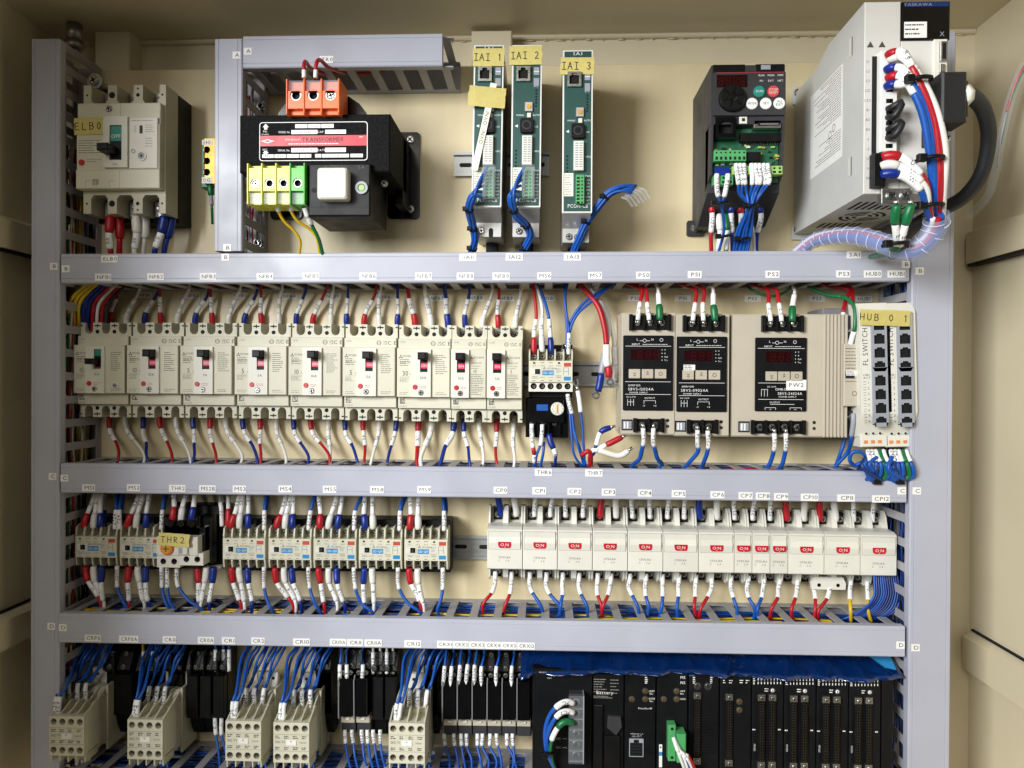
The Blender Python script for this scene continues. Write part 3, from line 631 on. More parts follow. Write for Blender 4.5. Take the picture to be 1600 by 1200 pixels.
# ================================================================== magnetic contactors
def contactor(label, px, py, no, group='cream and black contactors in the middle row', hl=66, bottom='fins'):
    W_ = 61.2; x, y = P(px, py, hl); t = thing('contactor', label, 'contactor', x, y, 0, group)
    obj('base', MB('black').box(-W_/2+.6, W_/2+.4, -37, 38, 7.5, 40, .8), t)
    obj('body', MB('cream2').box(-W_/2, W_/2, -27, 28, 30, 50, .5), t)
    lb = obj('label_plate', MB('cream').box(-W_/2+.2, W_/2-.2, -15, 15, 48, hl, .6), t)
    fin = shared('barrier', lambda: MB('cream2').prof([(0, 40), (15.5, 40), (16.5, 46), (16.5, 56), (13.5, hl-3), (3, hl-1), (0, hl-2)], -1.05, 1.05))
    fin2 = shared('barrier:b', lambda: MB('cream2').prof([(0, 40), (-13, 40), (-14, 46), (-14, 56), (-11.5, hl-3), (-2, hl-1), (0, hl-2)], -1.05, 1.05))
    for k in range(6):
        xx = -W_/2+1.1+k*(W_-2.2)/5; obj('barrier', fin, t, xx, 15.01, 0)
        if bottom == 'fins': obj('barrier', fin2, t, xx, -15.01, 0)
    for k in range(5):
        xx = -W_/2+1.1+(k+.5)*(W_-2.2)/5; screw(t, xx, 21.5, 53, 4.1, 'terminal_screw', 'zinc')
        if bottom == 'fins': screw(t, xx, -21, 53, 4.1, 'terminal_screw', 'zinc')
    if bottom != 'fins':
        hb = [[(a+(-W_/2+1.1+(k+.5)*(W_-2.2)/5), b-20.5) for a, b in ring(12, 4.4)] for k in range(5)]
        bb = MB('ivory').pierced([(-W_/2, -28), (W_/2, -28), (W_/2, -14.8), (-W_/2, -14.8)], hb, 45, 60, 9, 'hole', 'hole'); obj('terminal_cover', bb, t)
        for k in range(5): screw(t, -W_/2+1.1+(k+.5)*(W_-2.2)/5, -20.5, 52.5, 3.3, 'terminal_screw', 'zinc')
    h = hl+.06; L_ = MB('ink')
    for k, xx in enumerate((-23, -11.5, 0, 11.5)):
        (L_.rect(xx-1.6, xx+1.6, 10.6, 13, h) if k in (0, 3) else L_.rect(xx-2.6, xx+2.6, 12, 12.6, h))
        L_.mat('inkgrey').text(('1/L1', '3/L2', '5/L3', '13NO')[k], xx, 8, h, 1.9, fit=8); L_.text(('2/T1', '4/T2', '6/T3', '14NO')[k], xx, -8.5, h, 1.9, fit=8); L_.mat('ink'); L_.rect(xx-2, xx+2, -13, -12.4, h)
    pdiamond(L_, -9, 4.4, h, 1.9); L_.text('MITSUBISHI', 1.5, 4.2, h, 2.2, fit=13)
    L_.mat('inkblue').micro(7.5, 15.5, -2, 5, h, 4, .5, no); L_.rect(17.5, 18, -5, 5.5, h); L_.rect(24.5, 25, -5, 5.5, h); L_.rect(18, 24.5, 0, .5, h); L_.rect(18, 24.5, 5, 5.5, h); L_.micro(-26, -14, -10.5, -6, h, 2, .5, no+3)
    L_.mat('ink').text('DC24V', 11, -6, h, 1.9, fit=8)
    obj('lettering', L_, lb)
    obj('badge', MB('redbadge').box(18.2, 28.2, 6.8, 12.2, hl-.1, hl+.15), t); obj('badge', MB('bluebadge').box(18.2, 28, -12.4, -7, hl-.1, hl+.15), t)
    bd = obj('badge', MB('bluebadge').box(-11.6, 4.2, -5.2, 1.6, hl-.1, hl+.15), t); obj('lettering', MB('white').text('SD-Q11', -3.7, -1.8, hl+.2, 3, fit=13), bd)
    pb = MB('ivory').box(-27.5, -13.5, -4.2, 4.2, hl-1, hl+.5, .2).mat('black').box(-21.8, -15.2, -3.4, 3.4, hl, hl+2.2, .8).mat('darkgrey').box(-19.8, -17.2, -1.4, 1.4, hl+2, hl+3); obj('push_button', pb, t)
    return t
MSX = [('MS1', 149.5, 855), ('MS2', 219.5, 856), ('MS3', 381, 858), ('MS4', 452.5, 858.5), ('MS5', 523, 859), ('MS8', 594, 859.5), ('MS9', 665.5, 860)]
for i, (n, px, py) in enumerate(MSX): contactor('cream-faced contactor with blue badges below duct label %s' % n, px, py, i+30)
contactor('cream contactor right of the breakers below duct label MS6', 860.5, 580.5, 50, 'contactor beside the breakers', 64, 'holes')
# ---- overload relay under MS6
x, y = P(854, 651, 60); t = thing('overload_relay', 'black overload relay with white dial under the contactor MS6', 'overload relay', x, y)
obj('body', MB('blackgloss').box(-29.5, 29.5, -30, 26, 6, 46, 1).box(-26, 24, -8, 24, 46, 58, 1), t)
obj('side_guard', MB('blackgloss').box(18, 31, -30, 4, 44, 50, 1), t)
obj('blue_window', MB('blue').box(-14, 2, 8, 17, 58, 59.5, .4), t)
dl = MB('ivory').cyl(15, 11, 9.2, 57, 61, 24, .8); obj('dial', dl, t)
d2 = MB('inkgrey')
for k in range(10):
    a = k/10*2*math.pi; d2.rect(15+7*math.cos(a)-.5, 15+7*math.cos(a)+.5, 11+7*math.sin(a)-.5, 11+7*math.sin(a)+.5, 61.06)
d2.mat('gold').box(14, 16, 5, 17, 61, 61.6); obj('dial_marking', d2, t)
for k in range(3): screw(t, -19+k*15, -9, 46, 5, 'terminal_screw'); obj('terminal_wall', MB('blackgloss').box(-11.5+k*15-1, -11.5+k*15+1, -24, -2, 40, 56, .5), t)
def plain(label, pts, segs, group, **k): return wire(label, [W(*p) for p in pts], segs, group, **k)
SL = lambda tx, L_=20, r=3.2: (L_, r, 'sleeve', 'marker_sleeve', tx)
BT = lambda m, L_=18, r=4.3: (L_, r, m, 'boot', None)
IN = lambda m, r=2.0: (0, r, m, 'insulation', None)
G6 = 'wires around the contactor MS6'
plain('red-booted wire on the upper left terminal of contactor MS6', [(834, 552, 56), (834, 545, 56), (835, 520, 55), (839, 490, 52), (833, 448, 40), (828, 430, 36)], [BT('red', 22), SL('R6', 26), IN('red', 2.4)], G6)
plain('white-booted wire on the second upper terminal of contactor MS6', [(847, 550, 55), (847, 542, 55), (847, 515, 54), (846, 480, 48), (837, 448, 38), (830, 430, 34)], [BT('whiteboot', 22), SL('S6', 26), IN('white', 2.2)], G6)
plain('dark-blue-booted wire on the third upper terminal of contactor MS6', [(861, 552, 56), (861, 543, 56), (860, 520, 55), (858, 492, 52), (846, 460, 40), (836, 440, 36)], [BT('blueboot', 22), SL('T6', 26), IN('blue', 2.2)], G6)
plain('blue wire with white marker on the upper right terminal of MS6', [(888, 554, 56), (888, 545, 56), (888, 525, 55), (888, 505, 53), (884, 470, 48), (888, 435, 40)], [SL('3P24', 30, 3), IN('blue', 1.9)], G6)
plain('second blue wire rising steeply from the upper right of MS6', [(885, 545, 55), (886, 525, 55), (884, 500, 52), (883, 470, 46), (882, 435, 38)], [IN('blue', 1.9)], G6)
plain('blue wire curving right from MS6 up to the duct', [(889, 540, 52), (891, 515, 54), (903, 490, 56), (928, 466, 54), (958, 446, 44), (975, 430, 36)], [IN('blue', 2.0)], G6)
plain('second blue wire curving right from MS6 beside the first', [(890, 540, 50), (889, 510, 50), (906, 482, 52), (930, 460, 50), (962, 443, 40)], [IN('blue', 2.0)], G6)
plain('bare stripped wire end poking up beside the contactor MS6', [(877, 550, 50), (880, 538, 54), (884, 540, 58), (885, 548, 56)], [(0, 1, 'metal', 'conductor', None)], G6)
plain('red-booted wire on the lower left terminal of the overload relay', [(831, 662, 52), (831, 672, 52), (832, 690, 54), (834, 712, 54), (834, 732, 46)], [SL('X0T05', 34, 3.2), BT('red', 10, 3.4), SL('U6', 12, 3), IN('blue', 2)], G6, flip=True)
plain('white wire on the lower middle terminal of the overload relay', [(847, 663, 52), (847, 672, 52), (846, 692, 54), (838, 712, 54), (836, 734, 44)], [SL('N24', 30, 3.2), IN('blue', 2)], G6, flip=True)
plain('second blue wire under the middle of the overload relay', [(850, 690, 50), (849, 706, 52), (846, 722, 50), (843, 738, 42)], [IN('blue', 2)], G6)
plain('dark-blue-booted wire on the lower right of the overload relay', [(858, 678, 50), (860, 690, 52), (865, 704, 54), (868, 716, 52), (866, 732, 44)], [BT('blueboot', 22, 4.6), SL('W6', 10, 3.6), IN('blueboot', 2.2)], G6)
plain('white-marked wire dropping from the right side of MS6', [(887, 616, 54), (889, 630, 56), (893, 648, 58), (898, 680, 58), (906, 700, 60), (912, 728, 52)], [SL('X0T05', 28, 3), IN('blue', 1.7)], G6, flip=True)
plain('forked-lug wire standing loose right of the contactor MS6', [(901, 603, 60), (903, 612, 60), (907, 632, 62), (909, 665, 62), (911, 700, 62), (914, 728, 54)], [(7, 2.4, 'metal', 'crimp', None), SL('', 30, 3.2), IN('blue', 1.7)], G6)
plain('thin blue wire hanging beside the forked-lug wire', [(895, 650, 56), (897, 670, 58), (904, 700, 60), (913, 728, 52)], [IN('blue', 1.6)], G6)
plain('thin blue wire swinging left below MS6', [(890, 640, 54), (893, 680, 58), (897, 710, 58), (910, 730, 50)], [IN('blue', 1.6)], G6)
# fork lug prongs
x, y, h = W(901, 603, 60); t = thing('fork_lug', 'bare metal fork lug on the loose wire beside MS6', 'lug', x, y, h, rot=.25)
obj('crimp', MB('metal').box(-2, 2, -4, 2, -1, 1.5, .5), t)
for s_ in (-1, 1): obj('prong', MB('metal').box(s_*3-1.2, s_*3+1.2, 1, 9, -.6, .6), t)
# ---- loose MS7 leads with ring lugs
def ringlug(label, px, py, h, r=5.4, rot=0, boot=None):
    x, y = P(px, py, h); t = thing('ring_lug', label, 'lug', x, y, h, 'bare ring lugs on loose leads', rot)
    obj('ring', MB('metal').annul(0, 0, r*.5, r, -.7, .7, 20), t); obj('crimp', MB('metal').tube([(0, r*.8, 0), (0, r*1.9, 0)], 2.3, 8), t)
plain('red loose lead with ring lug left of the first power supply', [(951, 590, 62), (951, 578, 62), (949, 562, 62), (947, 535, 62), (943, 510, 60), (934, 480, 56), (918, 458, 46), (903, 440, 36)], [(16, 5.4, 'red', 'boot', None), (30, 5.0, 'sleeve', 'marker_sleeve', ''), IN('red', 4.0)], 'loose leads under MS7')
ringlug('ring lug on the red loose lead beside the power supply', 953.5, 597, 62)
plain('dark-blue-booted loose lead hanging left of the red one', [(934, 612, 52), (937, 600, 52), (941, 578, 52), (945, 545, 50), (950, 512, 48), (942, 480, 46), (926, 456, 40), (915, 440, 32)], [(26, 5.2, 'blueboot', 'boot', None), (28, 4.6, 'grey', 'marker_sleeve', None), IN('white', 3.4)], 'loose leads under MS7')
ringlug('ring lug on the blue loose lead hanging above the rail', 931.5, 618, 52, rot=-.35)
plain('white loose lead hanging close beside the first power supply', [(962, 595, 40), (962, 580, 40), (961, 555, 40), (957, 520, 42), (948, 486, 40), (930, 458, 36), (918, 440, 30)], [(22, 5, 'whiteboot', 'boot', None), (26, 4.4, 'sleeve', 'marker_sleeve', ''), IN('white', 3.4)], 'loose leads under MS7')
ringlug('ring lug on the white loose lead beside the power supply', 964, 602, 40)
G7 = 'loose leads lying over the lower duct'
for lab, e, c, L2 in (('dark-blue-booted loose lead lying over the lower duct', (954, 668), 'blueboot', 16), ('red-booted loose lead lying over the lower duct', (972, 683), 'red', 24), ('white-booted loose lead lying over the lower duct', (982, 704), 'whiteboot', 44)):
    plain(lab, [(e[0], e[1], 78), (e[0]-16, e[1]+8, 78), (928, 704, 76), (921, 716, 70), (924, 728, 60), (930, 738, 50)], [(L2, 4.2, c, 'boot', None), (18, 3.4, 'sleeve', 'marker_sleeve', None), (0, 2.8, 'red' if c != 'blueboot' else 'blueboot', 'insulation', None)], G7, lug=(7, 2.6))
plain('short red lead curling into the duct at THR7', [(908, 712, 74), (916, 706, 78), (922, 704, 78), (923, 716, 72), (922, 732, 56)], [IN('red', 3.2)], G7)
# ================================================================== power supplies
def term_block(t, xs, y0, y1, h0, h1, r=4.6, wall=1.0, ends=3.2):
    b = MB('black').box(xs[0]-8-ends+2, xs[-1]+8+ends-2, y0, y1, h0, h0+4, .4)
    p = xs[1]-xs[0] if len(xs) > 1 else 14
    for k in range(len(xs)+1):
        xx = xs[0]-p/2+k*p; b.box(xx-wall, xx+wall, y0-1, y1+1, h0, h1, .5)
    b.box(xs[0]-p/2-ends, xs[0]-p/2, y0-1, y1+1, h0, h1-2, .4).box(xs[-1]+p/2, xs[-1]+p/2+ends, y0-1, y1+1, h0, h1-2, .4)
    o = obj('terminal_block', b, t)
    for xx in xs: screw(o, xx, (y0+y1)/2, h0+5, r, 'terminal_screw')
def psu(label, cx, cy, wpx, model, group, big=False):
    hf = 84; x, y = P(cx, cy, hf); W_ = wpx; H_ = 165.5
    t = thing('power_supply', label, 'power supply', x, y, 0, group)
    q = [(-H_/2, 12), (-H_/2, hf-2), (-H_/2+2, hf), (H_/2-2, hf), (H_/2, hf-2), (H_/2, 12)]
    obj('case', MB('pscase').prof(q, -W_/2, W_/2), t)
    if big:
        for k in range(7): obj('fin', shared('psfin', lambda: MB('pscase').box(-1.1, 1.1, -H_/2+.5, H_/2-.5, hf-.1, hf+2.2, .4)), t, W_/2-30+k*4.8)
        lx0, lx1 = -W_/2+30, -W_/2+98; ly0, ly1 = -48, 51; tx = [-W_/2+49+k*16.2 for k in range(3)]; bx_ = [-W_/2+36+k*16.4 for k in range(4)]
    else: lx0, lx1 = -W_/2+2.2, W_/2-3.2; ly0, ly1 = -49.5, 52; tx = [-15+k*16.5 for k in range(3)]; bx_ = [-8, 9.5]
    pn = obj('front_panel', MB('panelblack').rbox(lx0, lx1, ly0, ly1, hf-1, hf+2.5, 1.6, .6), t); h = hf+2.58; w = lx1-lx0; mx = (lx0+lx1)/2
    obj('display', MB('redled').box(lx0+14 if big else lx0+10, lx1-20, ly1-33, ly1-19, hf+2, hf+2.7), t)
    D_ = MB('transred')
    dm = MATS.get('segment') or mat('segment', '#3c0d10', .3)
    D_.mat('segment')
    for k in range(3):
        a = (lx0+lx1)/2-14+k*11
        for (u0, u1, v0, v1) in ((0, 6, 0, .9), (0, 6, 5, 5.9), (0, 6, 10, 10.9), (0, .9, 0, 5), (5.2, 6.1, 0, 5), (0, .9, 5.5, 10.5), (5.2, 6.1, 5.5, 10.5)): D_.rect(a+u0, a+u1, ly1-31.5+v0, ly1-31.5+v1, h+.2)
    obj('display_segments', D_, t)
    for k in range(3):
        bx0 = mx-(25 if not big else 22)+k*(17.5 if not big else 16.6) + (1.5 if big else -1)
        bt = obj('button', MB('midgrey').mat('pscase').rbox(bx0, bx0+15.4, ly1-58, ly1-45.5, hf+2, hf+4, .8, .5), t); g = MB('ink'); cxx, cyy = bx0+7.7, ly1-51.7
        if k < 2:
            s_ = -1 if k == 0 else 1
            for d_ in (-1.6, 1.2): g.add([(cxx-2.6, cyy+d_-s_*1, hf+4.06), (cxx, cyy+d_+s_*1, hf+4.06), (cxx+2.6, cyy+d_-s_*1, hf+4.06), (cxx, cyy+d_+s_*2.4, hf+4.06)], [(0, 1, 2, 3)])
        else: g.annul(cxx, cyy, 2.0, 2.7, hf+4.02, hf+4.06, 14)
        obj('lettering', g, bt)
    L_ = MB('tag')
    def ln(x0, x1, yy, t_=.5): L_.rect(x0, x1, yy-t_/2, yy+t_/2, h)
    ln(lx0+3, lx1-3, ly1-14.5); L_.text('INPUT', lx0+17, ly1-12, h, 2.5); L_.micro(lx0+26, lx1-4, ly1-13.2, ly1-11, h, 1, .6, 3)
    L_.text('L', lx0+19, ly1-5.5, h, 2.8); L_.text('N', lx0+39, ly1-5.5, h, 2.8); ln(lx0+22, lx0+26, ly1-7.2); ln(lx0+31, lx0+36, ly1-7.2); L_.annul(lx0+28.6, ly1-7, 2, 2.5, h, h+.03, 12)
    L_.annul(lx1-16, ly1-6, 1.8, 2.3, h, h+.03, 12)
    for k, s_ in enumerate(('V', 'A', 'Apk', 'Yrs')): L_.text(s_, lx1-12, ly1-19.5-k*4.6, h, 1.9, align='l'); L_.rect(lx1-15.5, lx1-14.5, ly1-20-k*4.6, ly1-19-k*4.6, h)
    if not big:
        ln(lx0+3, lx1-3, ly1-62.5); L_.text('omron', lx0+15, ly1-67, h, 3.4, wx=1.1); L_.text(model, lx0+24, ly1-72.6, h, 3.5, fit=38, wx=1.1); L_.text('POWER SUPPLY', lx0+21, ly1-77.3, h, 2.1, fit=32); ln(lx0+3, lx1-3, ly1-79.6)
        L_.text('DC LOW', lx0+11, ly1-83.2, h, 1.9); ln(lx0+28, lx0+44, ly1-88, .4); L_.rect(lx0+28, lx0+28.5, ly1-92, ly1-88, h); L_.rect(lx0+43.5, lx0+44, ly1-92, ly1-88, h); L_.text('OUTPUT', lx0+36, ly1-84.6, h, 2.2); L_.text('-V', lx0+28, ly1-95, h, 2.3); L_.text('+V', lx0+43, ly1-95, h, 2.3)
        for k in range(3): L_.rect(lx0+6+k*4, lx0+6.5+k*4, ly1-95, ly1-86, h)
        L_.rect(lx0+6, lx0+15, ly1-90, ly1-89.5, h)
    else:
        ln(lx0+4, lx1-4, ly1-61); L_.text('OMRON', lx0+36, ly1-69.5, h, 3.0, wx=1.1); L_.text(model, lx0+46, ly1-75, h, 3.4, fit=36); L_.text('POWER SUPPLY', lx0+43, ly1-79.4, h, 2, fit=30); ln(lx0+4, lx1-4, ly1-83); L_.text('OUTPUT', lx0+26, ly1-87, h, 2.2)
        ln(lx0+20, lx1-16, ly1-89.5, .5); 
        for xx in (lx0+13, lx0+27, lx0+46, lx0+61): L_.rect(xx, xx+.5, ly1-97, ly1-94, h)
        ln(lx0+13, lx0+27, ly1-94); ln(lx0+46, lx0+61, ly1-94); L_.text('-V', lx0+20, ly1-96.5, h, 2); L_.text('+V', lx0+53, ly1-96.5, h, 2)
        for k in range(3): L_.rect(lx0+8+k*4, lx0+8.5+k*4, ly1-79, ly1-69, h)
        L_.rect(lx0+8, lx0+17, ly1-70, ly1-69.5, h); L_.text('DC LOW', lx0+22, ly1-66, h, 1.8)
    obj('lettering', L_, pn)
    term_block(t, tx, H_/2-23, H_/2-3.5, hf-1, hf+9)
    term_block(t, bx_, -H_/2+5, -H_/2+22, hf-1, hf+8)
    sx = bx_[0]-20
    obj('switch', MB('black').box(sx-7.5, sx+7, -H_/2+6.5, -H_/2+21, hf-.5, hf+1.5, .3).mat('grey').box(sx-6, sx+6, -H_/2+8, -H_/2+19, hf+1, hf+2.2, .3).mat('tag').box(sx-4.5, sx-2.5, -H_/2+9, -H_/2+18, hf+2.2, hf+3).box(sx-.5, sx+1.5, -H_/2+9, -H_/2+18, hf+2.2, hf+3).mat('grey').box(sx-4, sx+4, -H_/2+11, -H_/2+13, hf+2.2, hf+2.8), t)
    hb = MB('hole'); ex = bx_[-1]+(17 if not big else 24); hb.cyl(ex, -H_/2+20, 2.3, hf-.2, hf+.1, 12); hb.mat('darkgrey').cyl(ex, -H_/2+12, 2.3, hf-.2, hf+.1, 12); obj('adjust_hole', hb, t)
    return t
psu('narrow beige power supply below duct label PS0', 1012.8, 584.3, 72.5, 'S8VS-12024A', 'beige power supplies')
p1 = psu('narrow beige power supply with small white sticker, below duct label PS1', 1096.5, 586.2, 72.5, 'S8VS-09024A', 'beige power supplies')
o = obj('sticker', MB('tag').box(-25, -9.5, 6.5, 14, 86.5, 86.8), p1); obj('lettering', MB('inkgrey').micro(-24, -10.5, 7, 13.5, 86.9, 3, .9, 5), o)
p2 = psu('wide beige power supply with PW2 sticker and ribbed right side', 1233.5, 587, 152, 'S8VS-24024A', 'beige power supplies', True)
o = obj('sticker', MB('tag').box(-5, 21.5, -19.5, -5.5, 86.5, 86.85), p2); obj('lettering', MB('ink').text('PW2', 8.2, -12.5, 86.95, 5.4, wx=1.1), o)
# the slim supply PS3 wedged behind the wide one
x, y = P(1333, 582, 92); t = thing('power_supply', 'slim dull power supply PS3 wedged between wide supply and switches', 'power supply', x, y, 0, 'beige power supplies')
obj('case', MB('midgrey').box(-30, 6, -84, 88, 5, 64, 1), t); fr = obj('front_panel', MB('pscase').box(-12, 11, -45, 38, 62, 92, 1), t)
L_ = MB('inkgrey').micro(-10.5, 9.5, -14, 34, 92.08, 11, .9, 8); L_.mat('ink').rect(-10, 2, -8, 0, 92.1); L_.mat('inkgrey').annul(2, -28, 2.5, 3.2, 92.05, 92.1); obj('lettering', L_, fr)
o = obj('sticker', MB('tag').box(-9, 4, -4, 2.5, 92.05, 92.3), t); obj('lettering', MB('ink').micro(-8, 3, -3.5, 2, 92.35, 2, 1.1, 9), o)
for yy in (62, -66):
    obj('terminal_block', MB('black').mat('darkgrey').box(-12, 10, yy-16, yy+15, 62, 78, .6).mat('pscase').box(-12, -10.5, yy-16, yy+16, 66, 82).box(9.5, 11, yy-16, yy+16, 66, 82), t)
    for k in (-6, 4): screw(t, k, yy-6 if yy > 0 else yy+6, 79, 4.8, 'terminal_screw')
GP = 'wires on the power supplies'
def psw(nm, no, cols, xs, dxs, y0, lets):
    for k, (c, xt, xd, tx) in enumerate(zip(cols, xs, dxs, lets)):
        p = ('left', 'middle', 'right')[k]
        if c == 'green': segs = [(5, 2.6, 'metal', 'crimp', None), (21, 5, 'green', 'boot', None), SL('', 20, 3.6), IN('white', 2.2)]
        else: segs = [(5, 2.6, 'metal', 'crimp', None), SL(tx, 25, 3.1), IN('red', 2.6)]
        plain('%s wire on the upper %s terminal of power supply %s' % ('green-booted' if c == 'green' else 'red', p, nm), [(xt, y0+2, 92), (xt, y0-8, 92), (xt+.3*(xd-xt), y0-28, 88), (xd, y0-50, 72), (xd-(8 if c == 'red' else 1), y0-56, 50), (xd-(26 if c == 'red' else 4), y0-62, 34)], segs, GP)
psw('PS0', 0, ['red', 'red', 'green'], [997, 1014, 1031], [1003, 1011, 1028], 504, ['T10', 'S10', ''])
psw('PS1', 1, ['red', 'red', 'green'], [1083, 1099, 1117], [1088, 1100, 1113.5], 505, ['R11', 'S11', ''])
psw('PS2', 2, ['red', 'red', 'green'], [1204, 1221, 1238], [1199, 1212, 1240], 506, ['T12', 'S12', ''])
for lab, xs, xe, y0, tx in (('blue wire on the lower left terminal of power supply PS0', 1005, 991, 664, 'N2A1'), ('blue wire on the lower right terminal of power supply PS0', 1021, 1034, 664, 'P2A1'),
        ('blue wire on the lower left terminal of power supply PS1', 1090, 1070, 667, 'ZN24'), ('blue wire on the lower right terminal of power supply PS1', 1106, 1096, 668, 'ZP24'),
        ('blue wire on the lower left terminal of power supply PS2', 1210, 1193, 672, 'N24'), ('blue wire on the lower right terminal of power supply PS2', 1228, 1216, 672, 'P242')):
    plain(lab, [(xs, y0-2, 90), (xs, y0+8, 90), (xs+1, y0+24, 84), (xs-1 if xe < xs else xs+2, y0+40, 74), ((xs+xe)/2, y0+54, 66), (xe, y0+62, 56), (xe-6, y0+70, 46)], [(6, 2.6, 'metal', 'crimp', None), SL(tx, 27, 3.1), IN('blue', 3.0)], GP, flip=True)
plain('green earth wire swooping from the duct to supply PS2', [(1238, 446, 40), (1228, 456, 48), (1206, 463, 46), (1182, 458, 40), (1165, 446, 32)], [IN('green', 1.8)], GP)
plain('green and yellow earth wire arching over to PS3', [(1328, 540, 88), (1331, 528, 92), (1336, 508, 96), (1333, 480, 92), (1320, 464, 80), (1292, 462, 56), (1262, 448, 40)], [SL('', 20, 3.4), (60, 2.6, 'green', 'insulation', None), IN('green', 2.4)], GP)
plain('left red wire dropping to the slim supply PS3', [(1317, 500, 80), (1318, 485, 78), (1322, 465, 58), (1328, 453, 50), (1300, 447, 40), (1285, 444, 34)], [SL('', 10, 3), IN('red', 2.8)], GP)
plain('right red wire dropping to the slim supply PS3', [(1333, 500, 78), (1332, 482, 76), (1332, 464, 56), (1330, 452, 48), (1312, 446, 40)], [SL('', 10, 3), IN('red', 2.8)], GP)
plain('grey-marked blue wire below the slim supply PS3', [(1333, 646, 86), (1333, 660, 86), (1331, 684, 78), (1324, 705, 62), (1308, 726, 52), (1300, 738, 44)], [(32, 3.2, 'grey', 'marker_sleeve', None), IN('blue', 2.6)], GP)
plain('second blue wire below the slim supply PS3', [(1320, 660, 56), (1320, 684, 58), (1314, 706, 58), (1304, 732, 48)], [IN('blue', 2.6)], GP)
# ================================================================== network switches
def hub(label, px, py, tapepart):
    hf = 104; x, y = P(px, py, hf); t = thing('network_switch', label, 'network switch', x, y, 0, 'slim white network switches', rot=.032)
    W_ = 39.6; H_ = 184
    q = [(-H_/2, 50), (-H_/2+6, hf-14), (-H_/2+34, hf-1), (-H_/2+38, hf), (H_/2-14, hf), (H_/2-2, hf-8), (H_/2, 50)]
    obj('rear_case', MB('midgrey').box(-W_/2+.5, W_/2-.5, -H_/2+6, H_/2-6, 8, 52, 1), t)
    obj('case', MB('ivory').prof(q, -W_/2, W_/2), t)
    obj('edge_trim', MB('white').box(-W_/2, -W_/2+1.2, -H_/2+38, H_/2-14, hf-.5, hf+.5), t)
    for grp, yy in ((0, 41), (1, -31.5)):
        hs = []
        for k in range(4): hs.append([(a+4.3, b+yy+27-k*18-7.6) for a, b in ((-6.8, -6.8), (6.6, -6.8), (6.6, 4.6), (3.4, 4.6), (3.4, 6.6), (-3.6, 6.6), (-3.6, 4.6), (-6.8, 4.6))])
        pf = MB('ivory').pierced([(-5, yy-36), (17, yy-36), (17, yy+36), (-5, yy+36)], [], hf-.2, hf+.1, 1)
        obj('port_frame', MB('grey').pierced([(-5.3, yy-36), (14, yy-36), (14, yy+36), (-5.3, yy+36)], hs, hf-.5, hf+4, 3.9, 'hole', 'hole'), t)
    L_ = MB('ink').text('FL SWITCH 1000', -12.6, 43, hf+.06, 6.6, rot=math.pi/2, wx=.92, fit=72)
    L_.text('LNK/', -11.5, -4.5, hf+.06, 2.8, fit=9); L_.text('ACT', -11.5, -8.5, hf+.06, 2.8, fit=9)
    for k in range(8): L_.rect(-16, -12.4, -13.7-k*7.2, -13.2-k*7.2, hf+.06); L_.rect(-16, -12.4, -17-k*7.2, -16.5-k*7.2, hf+.06); L_.text(str(k+1), -9.5, -15-k*7.2, hf+.06, 3)
    obj('lettering', L_, t)
    lg = MB('ink').annul(0, 0, 3.0, 4.6, 0, .1, 4); 
    lg = MB('ink'); lg.box(-5, 5, -5, -4, 0, .1).box(-5, 5, 4, 5, 0, .1).box(-5, -4, -5, 5, 0, .12).box(4, 5, -5, 5, 0, .12).box(-2, -1, -3.5, 3, 0, .1).box(-1, 3, 2, 3, 0, .1).box(2, 3, -1, 3, 0, .11).box(-1, 3, -1, 0, 0, .12)
    lo = obj('logo', lg, t, 2, -66, 96.4); lo.rotation_euler = (math.radians(-24), 0, 0)
    tb = MB('ivory').box(-W_/2+2, W_/2-2, -H_/2-8, -H_/2+8, 60, 96, 1).mat('orangeterm')
    for k in range(3): tb.box(-14+k*9, -9.5+k*9, -H_/2-3, -H_/2+1, 96, 97.4, .3)
    tb.mat('hole')
    for k in range(3): tb.cyl(-11.5+k*9, -H_/2+10, 1.6, 98, 98.6, 8)
    obj('connector', tb, t)
    return t
hub('slim white network switch, left of the pair under duct labels HUB0', 1368, 580, 0)
hub('slim white network switch, right of the pair under duct label HUB1', 1408, 580, 1)
def tape(label, px0, py0, px1, py1, h, txt, size, rot=0, m='tape', group='yellow handwritten masking tapes', wx=.8, th=1.0, dx=0, gap=.3):
    x0, y1 = P(px0, py0, h); x1, y0 = P(px1, py1, h); cx, cy = (x0+x1)/2, (y0+y1)/2; w, hh = (x1-x0)/2, (y1-y0)/2
    t = thing('masking_tape', label, 'tape', cx, cy, h, group, rot); n = 8; pts = []
    R = random.Random(len(label)+int(px0))
    top = [(-w+2*w*i/n, hh+R.uniform(-.25, .25)) for i in range(n+1)]; bot = [(w-2*w*i/n, -hh+R.uniform(-.25, .25)) for i in range(n+1)]
    left = [(-w+R.uniform(-.8, .8), -hh+2*hh*i/7) for i in range(1, 7)]; right = [(w+R.uniform(-.8, .8), hh-2*hh*i/7) for i in range(1, 7)]
    obj('strip', MB(m).poly((top+right+bot+left)[::-1], 0, .22), t)
    if txt: obj('lettering', MB('ink').hand(txt, dx, 0, .3, size, th, rot=random.uniform(-.03, .03), wx=wx, gap=gap), t)
tape('yellow tape lettered HUB 0 1 across both network switches', 1344, 484, 1422, 509, 108.6, 'HUB 0 1', 8.4, rot=-.03, m='tapesheer')
GH = 'wires bunched below the network switches'
R = random.Random(4)
